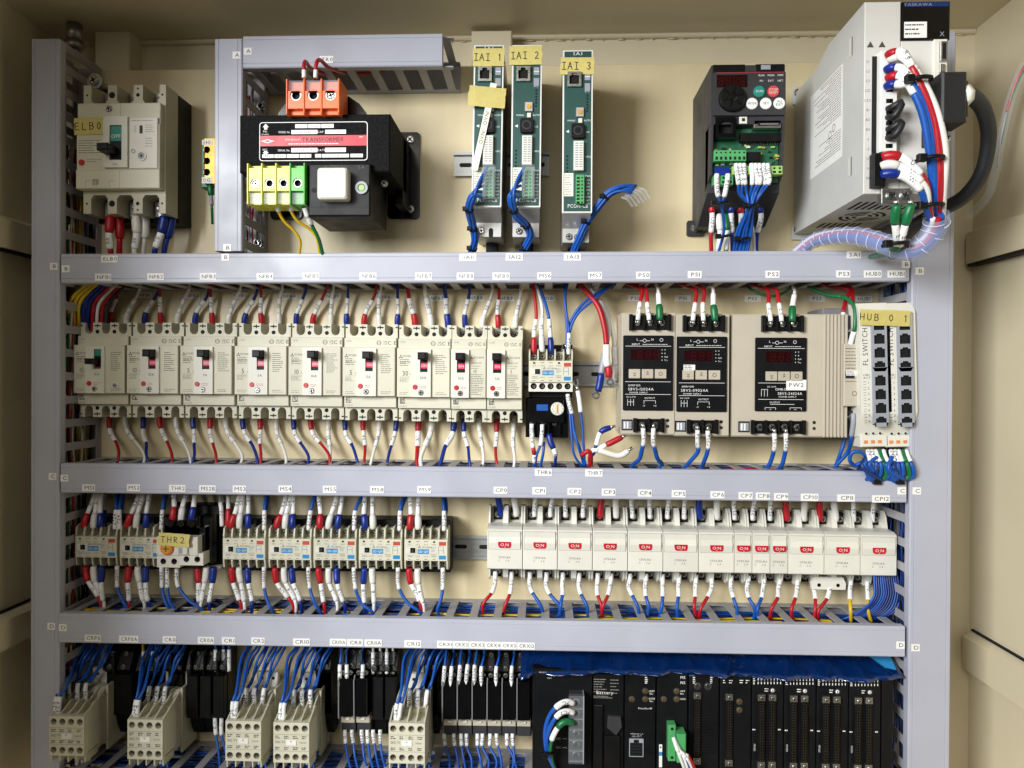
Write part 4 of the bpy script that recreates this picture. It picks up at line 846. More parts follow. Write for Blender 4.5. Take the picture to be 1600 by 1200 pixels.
for sx, nm in ((1362, 'HUB0'), (1398, 'HUB1')):
    for k in range(5):
        e = sx-4+k*6; c = ('white', 'white', 'blue', 'green', 'blue')[k]
        plain('%s wire, %s from the left below switch %s' % (c, ORD[k], nm), [(e-2, 704, 96), (e, 712, 102), (e+3+k, 726, 108), (e+2+k*2, 742, 106), (e-4+k, 750, 100), (e-8+k, 748, 96)], [(18, 3.2, 'sleeve' if c != 'green' else 'green', 'marker_sleeve', '24V' if c == 'white' else None), (0, 2.8, 'blue' if c != 'green' else 'green', 'insulation', None)], GH)
    b = MB('blue')
    for k in range(9): b.mat('blue' if k % 4 else 'darkblue'); b.tube(spline([W(sx-12+R.uniform(-4, 20), 716+R.uniform(-4, 8), 100+k), W(sx-6+R.uniform(-8, 16), 730+R.uniform(-6, 6), 106+k), W(sx+4+R.uniform(-8, 12), 744+R.uniform(-5, 6), 104), W(sx+2+R.uniform(-10, 10), 752+R.uniform(-8, 2), 98), W(sx-10+R.uniform(-8, 8), 736, 92)]), 2.6, 7)
    o = obj('wire_bunch', b); o['kind'] = 'stuff'; o['label'] = 'knotted bunch of blue wires hanging below switch %s' % nm; o['category'] = 'wires'
    x, y, h = W(sx+8, 752, 102); o = obj('cable_tie', MB('black').box(-5, 5, -4, 4, -3, 4, .8), None, x, y, h); o['label'] = 'black tie head at the bottom of the bunch below %s' % nm; o['category'] = 'cable tie'
plain('blue loop of wire left of the bunch below HUB0', [(1356, 716, 96), (1345, 706, 98), (1332, 708, 96), (1326, 718, 92), (1334, 728, 88), (1346, 722, 90), (1340, 736, 70)], [IN('blue', 2.6)], GH)
# ================================================================== circuit protectors
def cp(label, px0, px1, py, poles, no):
    hf = 68; x0, y = P(px0, py, hf); x1, _ = P(px1, py, hf); W_ = x1-x0-.5; x = (x0+x1)/2
    t = thing('circuit_protector', label, 'circuit protector', x, y, 0, 'ivory circuit protectors along the middle row')
    q = [(-50, 6), (-50, 20), (-34, 24), (-29, 30), (-28.5, hf-2), (-27, hf), (27, hf), (28, hf-2), (30, 60), (31, 34), (34, 24), (50, 20), (50, 6)]
    obj('body', MB('ivory').prof(q, -W_/2, W_/2), t)
    rk = MB('ivory').prof([(0, hf), (24.5, hf), (24.5, hf+2.4), (17, hf+1.2), (9, hf+2.6), (0, hf+1)], -W_/2+2.4, W_/2-2.4); obj('rocker', rk, t)
    obj('seam', MB('inkpale').rect(-W_/2+2, W_/2-2, -.5, .1, hf+.08).rect(-W_/2+1.6, -W_/2+2.1, 0, 25, hf+.08).rect(W_/2-2.1, W_/2-1.6, 0, 25, hf+.08).rect(-W_/2+1.6, W_/2-1.6, 24.8, 25.3, hf+.08), t)
    w = 9; bg_ = MB('onred').poly([(-w, 10.6), (-w, 6.5), (-w+1.2, 3.2), (-w+3, 2.2), (w-3, 2.2), (w-1.2, 3.2), (w, 6.5), (w, 10.6)][::1], hf+1.5, hf+3.0); bo = obj('on_badge', bg_, t)
    obj('lettering', MB('white').text('ON', 0, 6.6, hf+3.06, 3.8, wx=1.2, gap=.45).rect(-.4, .4, 3, 4, hf+3.06), bo)
    obj('lettering', MB('inkgrey').text('CP30-BA', 0, -11.5, hf+.08, 2.7, fit=18).text('C', -7.5, -16, hf+.08, 2.3).text('5 A', 4, -16, hf+.08, 2.3), t)
    tx = [-W_/4, W_/4] if poles == 2 else [0]
    for yy, sg in ((41, 1), (-41, -1)):
        for k in tx:
            obj('terminal', shared('cpterm:%d' % sg, lambda: MB('black').box(-6, 6, -8, 9, 18, 27, .5)), t, k, yy)
            screw(t, k, yy, 27.5, 4.7, 'terminal_screw', 'zinc')
        for k in ([-W_/2+1.2, W_/2-1.2]+([0] if poles == 2 else [])):
            bw = 1.2 if k else 3.6
            obj('barrier', MB('ivory').prof([(yy-10 if sg > 0 else yy+9, 16), (yy+(13 if sg > 0 else -11), 16), (yy+(13 if sg > 0 else -11), 31), (yy+(6 if sg > 0 else -6), 37), (yy-10 if sg > 0 else yy+9, 42)], k-bw, k+bw), t)
    return t
CPX = [(761, 816, 2), (816.5, 870.5, 2), (871, 925.3, 2), (925.8, 980.3, 2), (980.8, 1035.6, 2), (1036, 1091, 2), (1091.5, 1147, 2), (1147.4, 1175, 1), (1175.4, 1203, 1), (1203.4, 1231, 1), (1231.5, 1287.5, 2), (1288, 1344, 2), (1344.5, 1401, 2)]
for i, (a, b_, n) in enumerate(CPX):
    cp('ivory %s circuit protector with red ON badge below label CP%d' % ('double' if n == 2 else 'narrow single', i), a, b_, 857.5+.0163*((a+b_)/2-788), n, i)
x, y = P(1293, 911, 40); t = thing('terminal_shield', 'pale plastic terminal shield with two holes below protector CP11', 'terminal shield', x, y)
obj('plate', MB('ivory').pierced([(-23, -8), (23, -8), (24, 0), (20, 9), (-20, 9), (-24, 0)], [[(a-13, b-2) for a, b in ring(12, 2.6)], [(a+13, b-2) for a, b in ring(12, 2.6)]], 38, 44, 5, 'hole', 'hole'), t)
GC1, GC2 = 'wires above the circuit protectors', 'wires below the circuit protectors'
CT = [('b', 782, 779, 0), ('w', 806.5, 803, 0), ('m', 835, 836, 'P2A1'), ('m', 860, 862, 'N2A1'), ('m', 883.5, 883, 'P2A1'), ('m', 911, 913, 'N2A1'), ('r', 938, 939, 0), ('w', 962.5, 962, 0), ('m', 988, 987, 'ZP2A'), ('m', 1015.5, 1015, 'ZN2A'), ('m', 1043, 1046, 'ZP2A'), ('m', 1069, 1069, 'ZN2A'),
      ('b', 1093, 1093, 0), ('w', 1120, 1119, 0), ('m', 1147.5, 1148, 'P2A5'), ('m', 1176, 1178, 'P242'), ('m', 1203, 1203, 'P2A2'), ('r', 1229, 1227, 0), ('w', 1256, 1256, 0), ('r', 1281, 1281, 0), ('w', 1305.5, 1304, 0), ('m', 1334, 1333, '103'), ('m', 1363.5, 1365, '102')]
CB = [('r', 773, 755, 'T10'), ('r', 798.5, 789, 'S10'), ('b', 827, 846, 'P21A'), ('b', 853, 874, 'P21'), ('b', 878.5, 877, 'L11A'), ('b', 904, 917, 'L12'), ('r', 933, 939, 'S11'), ('r', 954, 941, 'R11'), ('b', 983.5, 997, 'PC1'), ('b', 1008.5, 1013, 'PC2'), ('b', 1034.5, 1033, '01'), ('b', 1060, 1059, '02'), ('r', 1086.5, 1086, 'T12'), ('r', 1111, 1094, 'S12'),
      ('b', 1141.5, 1152, 'P2AA'), ('b', 1168.5, 1179, 'P2AB'), ('b', 1193, 1182, 'P2AC'), ('r', 1217.5, 1204, 'R13'), ('r', 1245, 1236, 'S13'), ('r', 1273, 1273, 'S1A'), ('r', 1296, 1280, 'R14'), ('y', 1328.5, 1329, '103'), ('y', 1354, 1358, '10A')]
def owner(px):
    for i, (a, b_, n) in enumerate(CPX):
        if a-3 <= px <= b_+1: return i, ('left ' if px < (a+b_)/2 else 'right ') if n == 2 else ''
    return 12, ''
CC = {'r': 'red', 'b': 'blue', 'w': 'white', 'y': 'yellow'}
OWN = [(i, p) for i, (a, b_, n) in enumerate(CPX) for p in (('left ', 'right ') if n == 2 else ('',))]
for (c, xt, xd, tx), (i, pos) in zip(CT, OWN):
    y0 = 806+.0163*(xt-788)
    segs = [SL(tx, 30, 3.2), IN('blue', 2)] if c == 'm' else [(30, 4.6, {'b': 'blueboot', 'w': 'whiteboot', 'r': 'red'}[c], 'boot', None), SL('', 20, 3.4), IN(CC[c], 2.2)]
    plain('%s wire on the upper %sterminal of protector CP%d' % ('white-marked' if c == 'm' else CC[c]+'-booted', pos, i), [(xt, y0, 34), (xt, y0-10, 35), (xd, y0-30, 36), (xd+1, y0-48, 34), (xd+2, y0-60, 30)], segs, GC1)
for (c, xt, xd, tx), (i, pos) in zip(CB, OWN):
    y0 = 897+.0163*(xt-788); m = CC[c]
    plain('%s wire with white marker on the lower %sterminal of protector CP%d' % (m, pos, i), [(xt+1, y0-4, 34), (xt+1, y0+4, 36), (xt, y0+16, 42), (xt+.25*(xd-xt), y0+30, 52), (xd, y0+48, 60), (xd+random.uniform(-4, 4), y0+66, 54)], [SL(tx, 34, 3.2), (0, 2.4, m, 'insulation', None)], GC2, flip=True)
# ================================================================== overload relay THR2 and the black contactor
x, y = P(296, 842, 50); t = thing('contactor', 'black contactor between THR2 and the next cream contactor', 'contactor', x, y)
obj('base', MB('black').box(-36, 40, -42, 46, 7.5, 34, 1), t); obj('body', MB('blackgloss').box(-30, 36, -34, 34, 30, 58, 1.5).box(-24, 30, -20, 20, 58, 66, 1), t)
obj('side_tab', MB('ivory').box(30, 44, -46, -40, 30, 44, 1), t); obj('flag', MB('white').box(4, 9, -2, 3, 66, 67), t)
for k in range(4): obj('barrier', MB('blackgloss').box(-28+k*16, -26+k*16, 22, 36, 40, 64, .5), t)
for k in range(3): screw(t, -19+k*16, 29, 50, 4.5, 'terminal_screw', 'zinc')
x, y = P(277, 868, 80); t = thing('overload_relay', 'white overload relay with orange dial under the tape THR2', 'overload relay', x, y)
obj('body', MB('black').box(-26, 26, -22, 40, 8, 66, 1), t)
obj('upper_terminal', MB('blackgloss').box(-28, 22, 26, 52, 30, 66, 1.5), t)
for k in range(3): obj('post', MB('blackgloss').cyl(-15+k*15, 43, 5.4, 64, 72, 12, 1), t)
obj('front_case', MB('ivory').box(-30, 29, 0, 26, 60, 80, .8), t)
obj('reset_button', MB('ivory').box(2, 16, 2, 14, 80, 84, .8).mat('grey').box(4, 9, 4, 12, 84, 84.6), t)
dl = MB('gold').mat('orange').cyl(-14, 10, 9, 79, 83.5, 24, .8).mat('gold').cyl(-14, 10, 7.2, 83, 84.6, 20, .5).mat('ink').box(-18.5, -9.5, 9.4, 10.6, 84.6, 84.8).box(-14.6, -13.4, 5.5, 14.5, 84.6, 84.85); obj('dial', dl, t)
for x0, y0 in ((-30, -17.5), (3, -14)):
    hs = [[(a+x0+9+k*15.5, b+y0+8.5) for a, b in ring(12, 4.3)] for k in range(2)]
    obj('terminal_cover', MB('ivory').pierced([(x0, y0), (x0+33, y0), (x0+33, y0+17), (x0, y0+17)], hs, 56, 78, 16, 'midgrey', 'hole'), t)
    for k in range(2): screw(t, x0+9+k*15.5, y0+8.5, 66, 3.6, 'terminal_screw', 'zinc')
tape('crumpled yellow tape lettered THR2 on the white overload relay', 247, 833, 296, 854, 86, 'THR2', 8, rot=-.06, th=1.0, wx=.85)
# ---- contactor row wires
GT, GB = 'wires above the contactor row', 'wires below the contactor row'
MT = [('MS1', [('r', 131, 148), ('w', 146, 153), ('b', 157, 159)]), ('MS2', [('r', 199, 215), ('w', 212.5, 222), ('b', 228, 233)]), ('THR2', [('r', 270, 272.5), ('w', 283, 292), ('b', 299.5, 305)]), ('MS3', [('r', 361, 375), ('w', 374, 378), ('b', 388, 387)]), ('MS4', [('r', 432, 448), ('w', 445, 456), ('b', 457, 460)]),
      ('MS5', [('r', 500, 499), ('w', 513, 526), ('b', 527.5, 535)]), ('MS8', [('b', 570, 569), ('w', 583, 583)]), ('MS9', [('r', 641, 641), ('w', 653.5, 655)])]
for n, L_ in MT:
    for k, (c, xt, xd) in enumerate(L_):
        nm, bm, wm = CN[c]; y0 = 822+.005*(xt-130)-(10 if n == 'THR2' else 0); hh = 60 if n != 'THR2' else 66
        wire('%s-booted wire entering the top of %s' % (nm, 'contactor '+n if n[0] == 'M' else 'the overload relay THR2'), [W(xt, y0+2, hh), W(xt+.1*(xd-xt), y0-8, hh), W(xt+.45*(xd-xt), y0-24, hh-4), W(xd, y0-48, 50), W(xd+1, y0-66, 38), W(xd+2, y0-84, 30)], [(20, 4.9, bm, 'boot', None), (30, 3.5, 'sleeve', 'marker_sleeve', LET[c]+n[-1]), (0, 2.3, wm, 'insulation', None)], GT)
for n, xt, xd, tx in (('MS1', 180, 184, '2P24'), ('MS1', 187, 190, 'P24'), ('MS2', 252.5, 258, '2P24'), ('MS3', 413, 416, '2P24'), ('MS4', 482.5, 494, '2P24'), ('MS5', 553.5, 566, '2P24'), ('MS8', 624.5, 633, '3P24'), ('MS9', 694, 692, '3P24')):
    y0 = 824+.005*(xt-130); lab = 'blue control wire with white marker on the upper right of contactor %s' % n
    if xt == 187: lab = 'second blue control wire with white marker between MS1 and MS2'
    plain(lab, [(xt, y0+2, 62), (xt, y0-8, 62), (xt+.2*(xd-xt), y0-30, 58), (xd, y0-56, 46), (xd+3, y0-74, 36)], [SL(tx, 27, 3.2), IN('blue', 2.6)], GT)
    plain('thin blue wire running close behind the %s control wire' % (n if xt != 187 else 'second MS1'), [(xt+2, y0-16, 54), (xt+4, y0-34, 52), (xd+4, y0-56, 42), (xd+8, y0-74, 34)], [IN('blue', 2.0)], GT)
plain('grey-marked wire left of the contactor MS3', [(347, 822, 56), (346, 800, 54), (344, 778, 48), (343, 756, 36)], [SL('N207', 34, 3.2), IN('grey', 2)], GT)
plain('extra red-booted wire at the left edge of contactor MS3', [(356, 822, 54), (357, 806, 52), (357, 784, 46), (357, 756, 34)], [(24, 4.6, 'red', 'boot', None), SL('', 20), IN('red', 2)], GT)
plain('second blue-booted wire behind the third pole of MS1', [(162, 824, 54), (162, 806, 50), (162, 784, 44), (164, 756, 34)], [(24, 4.6, 'blueboot', 'boot', None), SL('', 24), IN('blueboot', 2)], GT)
MBW = [('MS1', [('r', 134, 160), ('w', 146.5, 163), ('b', 158.5, 163)]), ('MS2', [('r', 201, 202), ('w', 215.5, 226), ('b', 227.5, 232)]), ('the black contactor', [('r', 309, 311), ('w', 322.5, 314), ('b', 333.5, 327)]), ('MS3', [('r', 362, 378), ('w', 374, 383), ('b', 387, 394)]), ('MS4', [('r', 430, 458), ('w', 444, 464), ('b', 456, 471)]),
       ('MS5', [('r', 498, 508), ('w', 513.5, 529), ('b', 526, 539)]), ('MS8', [('b', 569, 569), ('w', 581.5, 584)]), ('MS9', [('r', 639.5, 659), ('w', 652.5, 662)])]
for n, L_ in MBW:
    for k, (c, xt, xd) in enumerate(L_):
        nm, bm, wm = CN[c]; y0 = 889+.006*(xt-130)
        wire('%s-booted wire leaving the bottom of %s' % (nm, n if n[0] == 't' else 'contactor '+n), [W(xt, y0-4, 60), W(xt, y0+4, 60), W(xt+.15*(xd-xt), y0+20, 62), W(xt+.65*(xd-xt), y0+40, 64), W(xd, y0+58, 64), W(xd+random.uniform(-5, 5), y0+76, 56)], [(22, 4.8, bm, 'boot', None), (26, 3.5, 'sleeve', 'marker_sleeve', {'r': 'U', 'w': 'V', 'b': 'W'}[c]+(n[-1] if n[0] == 'M' else '2')), (0, 2.4, wm, 'insulation', None)], GB, flip=True)
for n, xt, xd, tx in (('MS1', 183, 201, 'T0B00'), ('MS2', 252.5, 266, 'T0B01'), ('THR2', 261, 272, 'X0T02'), ('the orange dial', 276.5, 316, 'N24'), ('MS3', 412.5, 425, 'T0B03'), ('MS4', 482, 500, 'T0B04'), ('MS5', 553, 580, 'T0B05'), ('MS8', 622, 655, 'T0B08'), ('MS9', 692, 683, 'T0B05')):
    y0 = 886+.006*(xt-130)
    plain('blue control wire with long white marker below %s' % n, [(xt, y0-2, 62), (xt, y0+6, 62), (xt+.05*(xd-xt), y0+30, 63), (xt+.45*(xd-xt), y0+52, 66), (xd, y0+66, 66), (xd+6, y0+78, 58)], [SL(tx, 30, 3.1), IN('blue', 2.3)], GB, flip=True)
# ================================================================== row one: main breaker
x, y = P(194, 233, 76); t = thing('circuit_breaker', 'large cream main breaker with green OFF window and yellow tape', 'circuit breaker', x, y)
W_, H_ = 118, 180; pc = (-40, 0, 40)
obj('base', MB('black').box(-W_/2, W_/2+1, -H_/2-6, H_/2-2, 1, 40, 1), t)
def comb(sd=26, sw=24):
    top = [(-W_/2, H_/2)]
    for c in (-36, 1, 38): top += [(c-sw/2, H_/2), (c-sw/2, H_/2-sd+5), (c-sw/2+4, H_/2-sd), (c+sw/2-4, H_/2-sd), (c+sw/2, H_/2-sd+5), (c+sw/2, H_/2)]
    top.append((W_/2, H_/2)); return top[::-1]+[(a, -b) for a, b in top]
obj('body', MB('cream2').poly(comb(), 38, 75), t)
for sg in (1, -1):
    for c in (-36, 1, 38): obj('terminal', shared('bigterm', lambda: MB('metal').box(-9, 9, -11, 11, 40.5, 47, .6)), t, c, sg*(H_/2-12)); screw(t, c, sg*(H_/2-14), 47, 6.5, 'terminal_screw')
for sg in (1, -1):
    hb = MB('hole')
    for c, r in ((-18, 4.5), (19, 2.6), (-54, 1.5), (54, 1.5)): hb.cyl(c, sg*(H_/2-14), r, 74.9, 75.15, 14)
    hb.cyl(19, sg*(H_/2-5), 2.2, 74.9, 75.15, 3)
    obj('post_hole', hb, t)
obj('upper_cover', MB('cream').box(-61, 57, 30, 61, 74, 86, 1).mat('inkpale').rect(0, .5, 30, 61, 86.05), t)
obj('lower_cover', MB('cream').box(-62, 57, -58, -32, 74, 88, 1).mat('inkpale').rect(0, .5, -58, -33, 88.05).rect(-48, -40, -47.5, -47, 88.05).rect(-48, -47.5, -58, -47.5, 88.05).rect(-14, -6, -47.5, -47, 88.05).rect(-14, -13.5, -58, -47.5, 88.05), t)
obj('front_cover', MB('cream').box(-61, 57, -33, 31, 74, 88, 1), t)
screw(t, -16, 53, 85.5, 5, 'cover_screw')
obj('bezel', MB('ivory').pierced([(-20, -30), (14, -30), (14, 40), (-20, 40)], [[(-11, -20), (6, -20), (6, 28), (-11, 28)]], 87, 93, 4.9, 'cream', 'hole'), t)
io = obj('indicator', MB('tealbtn').box(-10.4, 5.4, 6, 27, 84, 92, .4), t); obj('lettering', MB('white').text('OFF', -2.5, 13, 92.1, 5), io)
obj('toggle', MB('black').box(-10.4, 5.4, -19, 6, 84, 91, .6).box(-16, 0, -13, -3, 91, 116, 1.5), t)
obj('side_panel', MB('ivory').box(15, 55, -31, 39, 87, 90, .6), t)
obj('trip_button', MB('buttonred').cyl(-53, -22, 4, 88, 90.5, 16, .6), t)
obj('test_button', MB('ivory').annul(33, -14, 4.5, 7, 90, 91.5).mat('grey').cyl(33, -14, 4.2, 89, 91, 16, .6).mat('hole').cyl(33, -14, 1.6, 91, 91.1, 8), t)
obj('selector', MB('ivory').box(20, 24, 19, 28, 90, 90.8).mat('darkgrey').box(30, 34, 17, 28, 90, 90.6).mat('grey').annul(21, -7, 2, 3, 90, 90.8), t)
L_ = MB('inkgrey').micro(-58, -24, -10, 10, 88.1, 6, .8, 3); L_.micro(18, 52, 33, 37, 90.1, 1, .7, 4).micro(38, 52, 18, 30, 90.1, 4, .6, 5).micro(38, 52, -2, 12, 90.1, 4, .6, 6).micro(-46, -22, -22, -16, 88.1, 2, .6, 7).micro(-38, -28, -53, -45, 88.1, 5, .9, 8).text('15A', -3, -26, 93.1, 3); obj('lettering', L_, t)
tape('yellow tape lettered ELB0 on the large main breaker', 116, 184, 163, 210, 89, 'ELB0', 9.5, rot=.02, th=1.2)
GE = 'heavy wires below the main breaker'
for lab, c, xs, xe, tx in (('red heavy wire with R0 marker below the main breaker', 'red', 172, 173, 'R0'), ('second red heavy wire below the main breaker', 'red', 187, 187, ''), ('white heavy wire with S0 marker below the main breaker', 'whiteboot', 213, 211, 'S0'),
        ('second white heavy wire below the main breaker', 'whiteboot', 227, 225, ''), ('dark blue heavy wire with T0 marker below the main breaker', 'blueboot', 256, 241, 'T0'), ('second dark blue heavy wire below the main breaker', 'blueboot', 268, 258, '')):
    far = tx == ''; hh = 46 if far else 56
    plain(lab, [(xs, 338, hh), (xs, 346, hh), (xs+.4*(xe-xs), 366, hh), (xe, 392, hh-4), (xe, 415, hh-14)], [(24 if not far else 32, 6.4, c, 'boot', None)]+([(22, 5.2, 'sleeve', 'marker_sleeve', tx)] if tx else [])+[IN({'red': 'red', 'whiteboot': 'white', 'blueboot': 'blueboot'}[c], 4)], GE, flip=True, lug=(8, 4))
# ---- earth terminal behind the short duct
x, y = P(322, 250, 50); t = thing('earth_terminal', 'green and orange earth terminal block peeking beside the short duct', 'terminal block', x, y)
obj('body', MB('green').box(-10, 6, -38, 32, 2, 44, 1), t); obj('front', MB('gold').pierced([(-2, -34), (14, -34), (14, 30), (-2, 30)], [[(a+2, b+yy) for a, b in ring(12, 5)] for yy in (14, -2, -18)], 40, 52, 7, 'hole', 'hole'), t)
obj('tag', MB('tag').box(-5, 10, 21, 28, 52, 52.4).mat('ink').text('24G', 2, 24.5, 52.5, 4, fit=12), t); obj('tag', MB('tag').box(-5, 10, -34, -25, 52, 52.4).mat('ink').text('G', 5, -29.5, 52.5, 5).annul(-1, -29.5, 1.6, 2.2, 52.4, 52.5), t)
plain('green wire under the earth terminal block', [(328, 288, 44), (329, 300, 44), (331, 325, 40), (332, 350, 30)], [BT('green', 16), (14, 3, 'grey', 'marker_sleeve', None), IN('green', 2)], GE)
# ================================================================== transformer
x, y = P(490, 260, 0); x, _ = P(491.5, 224, 150); y = P(491.5, 224, 150)[1]
t = thing('transformer', 'black transformer with red and black nameplate', 'transformer', x, y)
obj('core', MB('blackmatte').box(-98, 98, -37, 37, 34, 150, 1.5), t)
for yy, hgt in ((38, 36), (-64, 24)):
    q = [(-62, yy if yy > 0 else yy+26)]
    b = MB('blackgloss'); pts = []
    for k in range(11):
        a = math.pi*k/10; pts.append((62*math.cos(a), (yy+hgt*1.15*math.sin(a)) if yy > 0 else (-36-34*math.sin(a))))
    b.poly(pts if yy > 0 else pts[::-1], 44, 118, 0); obj('winding', b, t)
for sx in (-1, 1):
    obj('foot', MB('blackgloss').rbox(sx*88-24, sx*88+24, -66, 62, 1, 4.5, 6, .6), t)
    obj('side_bracket', MB('black').box(sx*92-6, sx*92+6, -58, 40, 4, 60, 1), t)
for sx, sy in ((98, -52), (-98, -52), (98, 50)): screw(t, sx, sy, 6, 6, 'bolt')
for sx, sy in ((84, 41), (84, -44), (-84, 41)): screw(t, sx, sy, 120, 5, 'bolt', 'zinc')
np_ = obj('nameplate', MB('tag').rbox(-72, 69, -22.5, 27.5, 149.6, 150.5, 4, .1).mat('blackmatte').rbox(-71, 68, -21.6, 26.6, 150.2, 150.7, 3.4, .1).mat('transred').box(-71, 68, -3.5, 10, 150.5, 150.85), t)
L_ = MB('tag'); h = 150.9
for (x0, x1, y0, y1, s_) in ((-25, -9, 19.5, 24.5, '0'), (-8, 8, 19.5, 24.5, '200V'), (9, 25, 19.5, 24.5, '220V'), (-30, 4, 11.8, 17, 'DJ1-500E'), (14, 41, 11.8, 17, '500VA'), (-30, 4, -11.6, -6, '22092028'), (14, 41, -11.6, -6, '22.09.19'), (-68, -53, -18.5, -14, '110V'), (-52, -37, -18.5, -14, '100V'), (-36, -20, -18.5, -14, '0'), (-19, -4, -18.5, -14, 'E'), (10, 45, -18.5, -14, '100V 5 Amax'), (47, 63, -18.5, -14, '5.1A'), (1, 9, -18.5, -14, 'LED')):
    L_.mat('tag').rect(x0, x1, y0, y1, h); L_.mat('ink').text(s_, (x0+x1)/2, (y0+y1)/2, h+.05, 3, fit=(x1-x0)*.85)
L_.mat('tag').text('MODEL No.', -39, 14.4, h, 2.6, fit=15).text('CAP.', 8.5, 14.4, h, 2.6).text('SERIAL No.', -39.5, -9, h, 2.6, fit=16).text('DATE', 9, -9, h, 2.6).text('PRI.', -64, 15.5, h, 2.4).text('SEC.', -64, -8, h, 2.4).text('50-60Hz', -64, 11.8, h, 1.7)
L_.text('HIGH QUALITY', -28, 4.8, h, 1.9, fit=20)
L_.mat('ink').text('TRANSFORMER', 11, 4.6, h+.02, 5.4, fit=54, wx=1.1); L_.mat('tag').micro(-34, 40, -2.2, .6, h, 1, 1.1, 3).micro(58, 67, 6, 9, h, 1, .8, 2)
L_.add([(-70, 3, h), (-61, 5.6, h), (-52, 3, h), (-61, .4, h)], [(0, 1, 2, 3)]).mat('transred').add([(-66, 3, h+.05), (-61, 4.4, h+.05), (-56, 3, h+.05), (-61, 1.6, h+.05)], [(0, 1, 2, 3)])
L_.mat('tag').add([(-67.5, 21, h), (-63.5, 25.5, h), (-59.5, 21, h), (-61.5, 21, h), (-61.5, 18, h), (-65.5, 18, h), (-65.5, 21, h)], [tuple(range(7))]).add([(-67.5, -11.4, h), (-63.5, -15, h), (-59.5, -11.4, h), (-61.5, -11.4, h), (-61.5, -9.8, h), (-65.5, -9.8, h), (-65.5, -11.4, h)], [tuple(range(7))])
obj('lettering', L_, np_)
def tb(t, n, x0, p, y0, y1, h0, h1, cols, up, screws):
    for k in range(n):
        b = MB(cols[k]); a = x0+k*p; hs = [[(q+a+p/2, r+(y0+y1)/2+(2 if up else 1)) for q, r in ring(14, p*.33)]]
        b.box(a, a+p, y0, y1, h0, h1-9, .5); b.pierced([(a+1.2, y0+(6 if up else 16)), (a+p-1.2, y0+(6 if up else 16)), (a+p-1.2, y1-(14 if up else 5)), (a+1.2, y1-(14 if up else 5))], hs, h1-10, h1-1.5, 7, cols[k], 'hole')
        b.box(a-.9, a+.9, y0-1, y1+1, h0+4, h1, .5)
        if k == n-1: b.box(a+p-.9, a+p+.9, y0-1, y1+1, h0+4, h1, .5)
        o = obj('terminal_segment', b, t)
        obj('terminal_ring', MB('zinc').annul(a+p/2, (y0+y1)/2+(2 if up else 1), p*.24, p*.31, h1-6, h1-3), o)
        (obj('clear_cover', MB('clear').box(a+1.2, a+p-1.2, (y1-13 if up else y0), (y1 if up else y0+14), h1-6, h1-3), o))
        if screws[k]: screw(o, a+p/2, (y0+y1)/2+(2 if up else 1), h1-6, p*.24)
xo, yo = P(448, 178, 165); xo -= x; yo -= y
tb(t, 3, xo, 22.2, yo+1, yo+43, 122, 166, ['orange']*3, True, (0, 0, 1))
xo, yo = P(387, 318, 165); xo -= x; yo -= y
tb(t, 4, xo, 18.2, yo, yo+50, 122, 166, ['yellowblock']*3+['greenblock'], False, (1, 0, 0, 0))
xo, yo = P(481, 343, 158); x1, y1 = P(579, 255, 158); xo -= x; yo -= y; x1 -= x; y1 -= y
obj('outlet_box', MB('black').box(xo, x1, yo+4, y1, 60, 158, 2), t)
obj('box_groove', MB('hole').rect(xo+17, xo+17.5, yo+16, y1-2, 158.1).rect(x1-23, x1-22.5, yo+16, y1-2, 158.1).cyl(xo+8, (yo+y1)/2+2, 3.4, 157.8, 158.15).rect(xo+1, x1-1, yo+15.5, yo+16, 158.1), t)
obj('rocker_switch', MB('ivory').rbox(xo+17, xo+55, yo+22, y1-10, 156, 176, 4, 2.5), t)
obj('lamp', MB('grey').annul(x1-11, (yo+y1)/2+4, 5, 8, 158, 161, 20).mat('termgreen2').cyl(x1-11, (yo+y1)/2+4, 4.6, 157, 160.5, 16, 1), t)
obj('lettering', MB('inkgrey').text('AC100V', (xo+x1)/2-4, y1-5, 158.15, 5, wx=1.2).text('5A', x1-12, y1-5, 158.15, 5), t)
GTR = 'wires on the transformer'
plain('left red wire arching out of the orange terminals', [(475, 122, 160), (475, 115, 160), (474.5, 101, 158), (479, 97, 140), (488, 108, 110), (510, 116, 70), (530, 112, 40)], [SL('', 10, 2.8), IN('red', 2.6)], GTR)
plain('right red wire arching out of the orange terminals', [(493, 122, 160), (493, 115, 160), (495, 100, 158), (502, 96, 140), (515, 105, 110), (540, 113, 70), (570, 114, 45), (600, 110, 30)], [SL('', 10, 2.8), IN('red', 2.6)], GTR)
plain('left yellow wire below the yellow terminals', [(430, 306, 150), (432, 315, 146), (435, 330, 138), (444, 346, 128), (460, 360, 118), (468, 378, 110), (467, 400, 96)], [SL('101', 22, 3.2), IN('yellow', 2.0)], GTR, flip=True)
plain('right yellow wire below the yellow terminals', [(452, 306, 150), (453, 315, 146), (456, 332, 138), (466, 348, 128), (484, 358, 118), (497, 374, 110), (500, 400, 96)], [SL('107', 20, 3.2), IN('yellow', 2.0)], GTR, flip=True)
plain('green earth wire below the green terminal', [(473, 306, 150), (474, 318, 146), (480, 338, 138), (490, 356, 126), (498, 372, 116), (505, 400, 96)], [BT('green', 15, 4.4), SL('E', 24, 3.8), IN('green', 2.6)], GTR)
for i, (px, py) in enumerate(((403, 380), (409, 166))):
    plate_screw(px, py, ('shiny screw inside the short duct below the transformer', 'shiny screw inside the short duct above the transformer')[i], 3, 5)
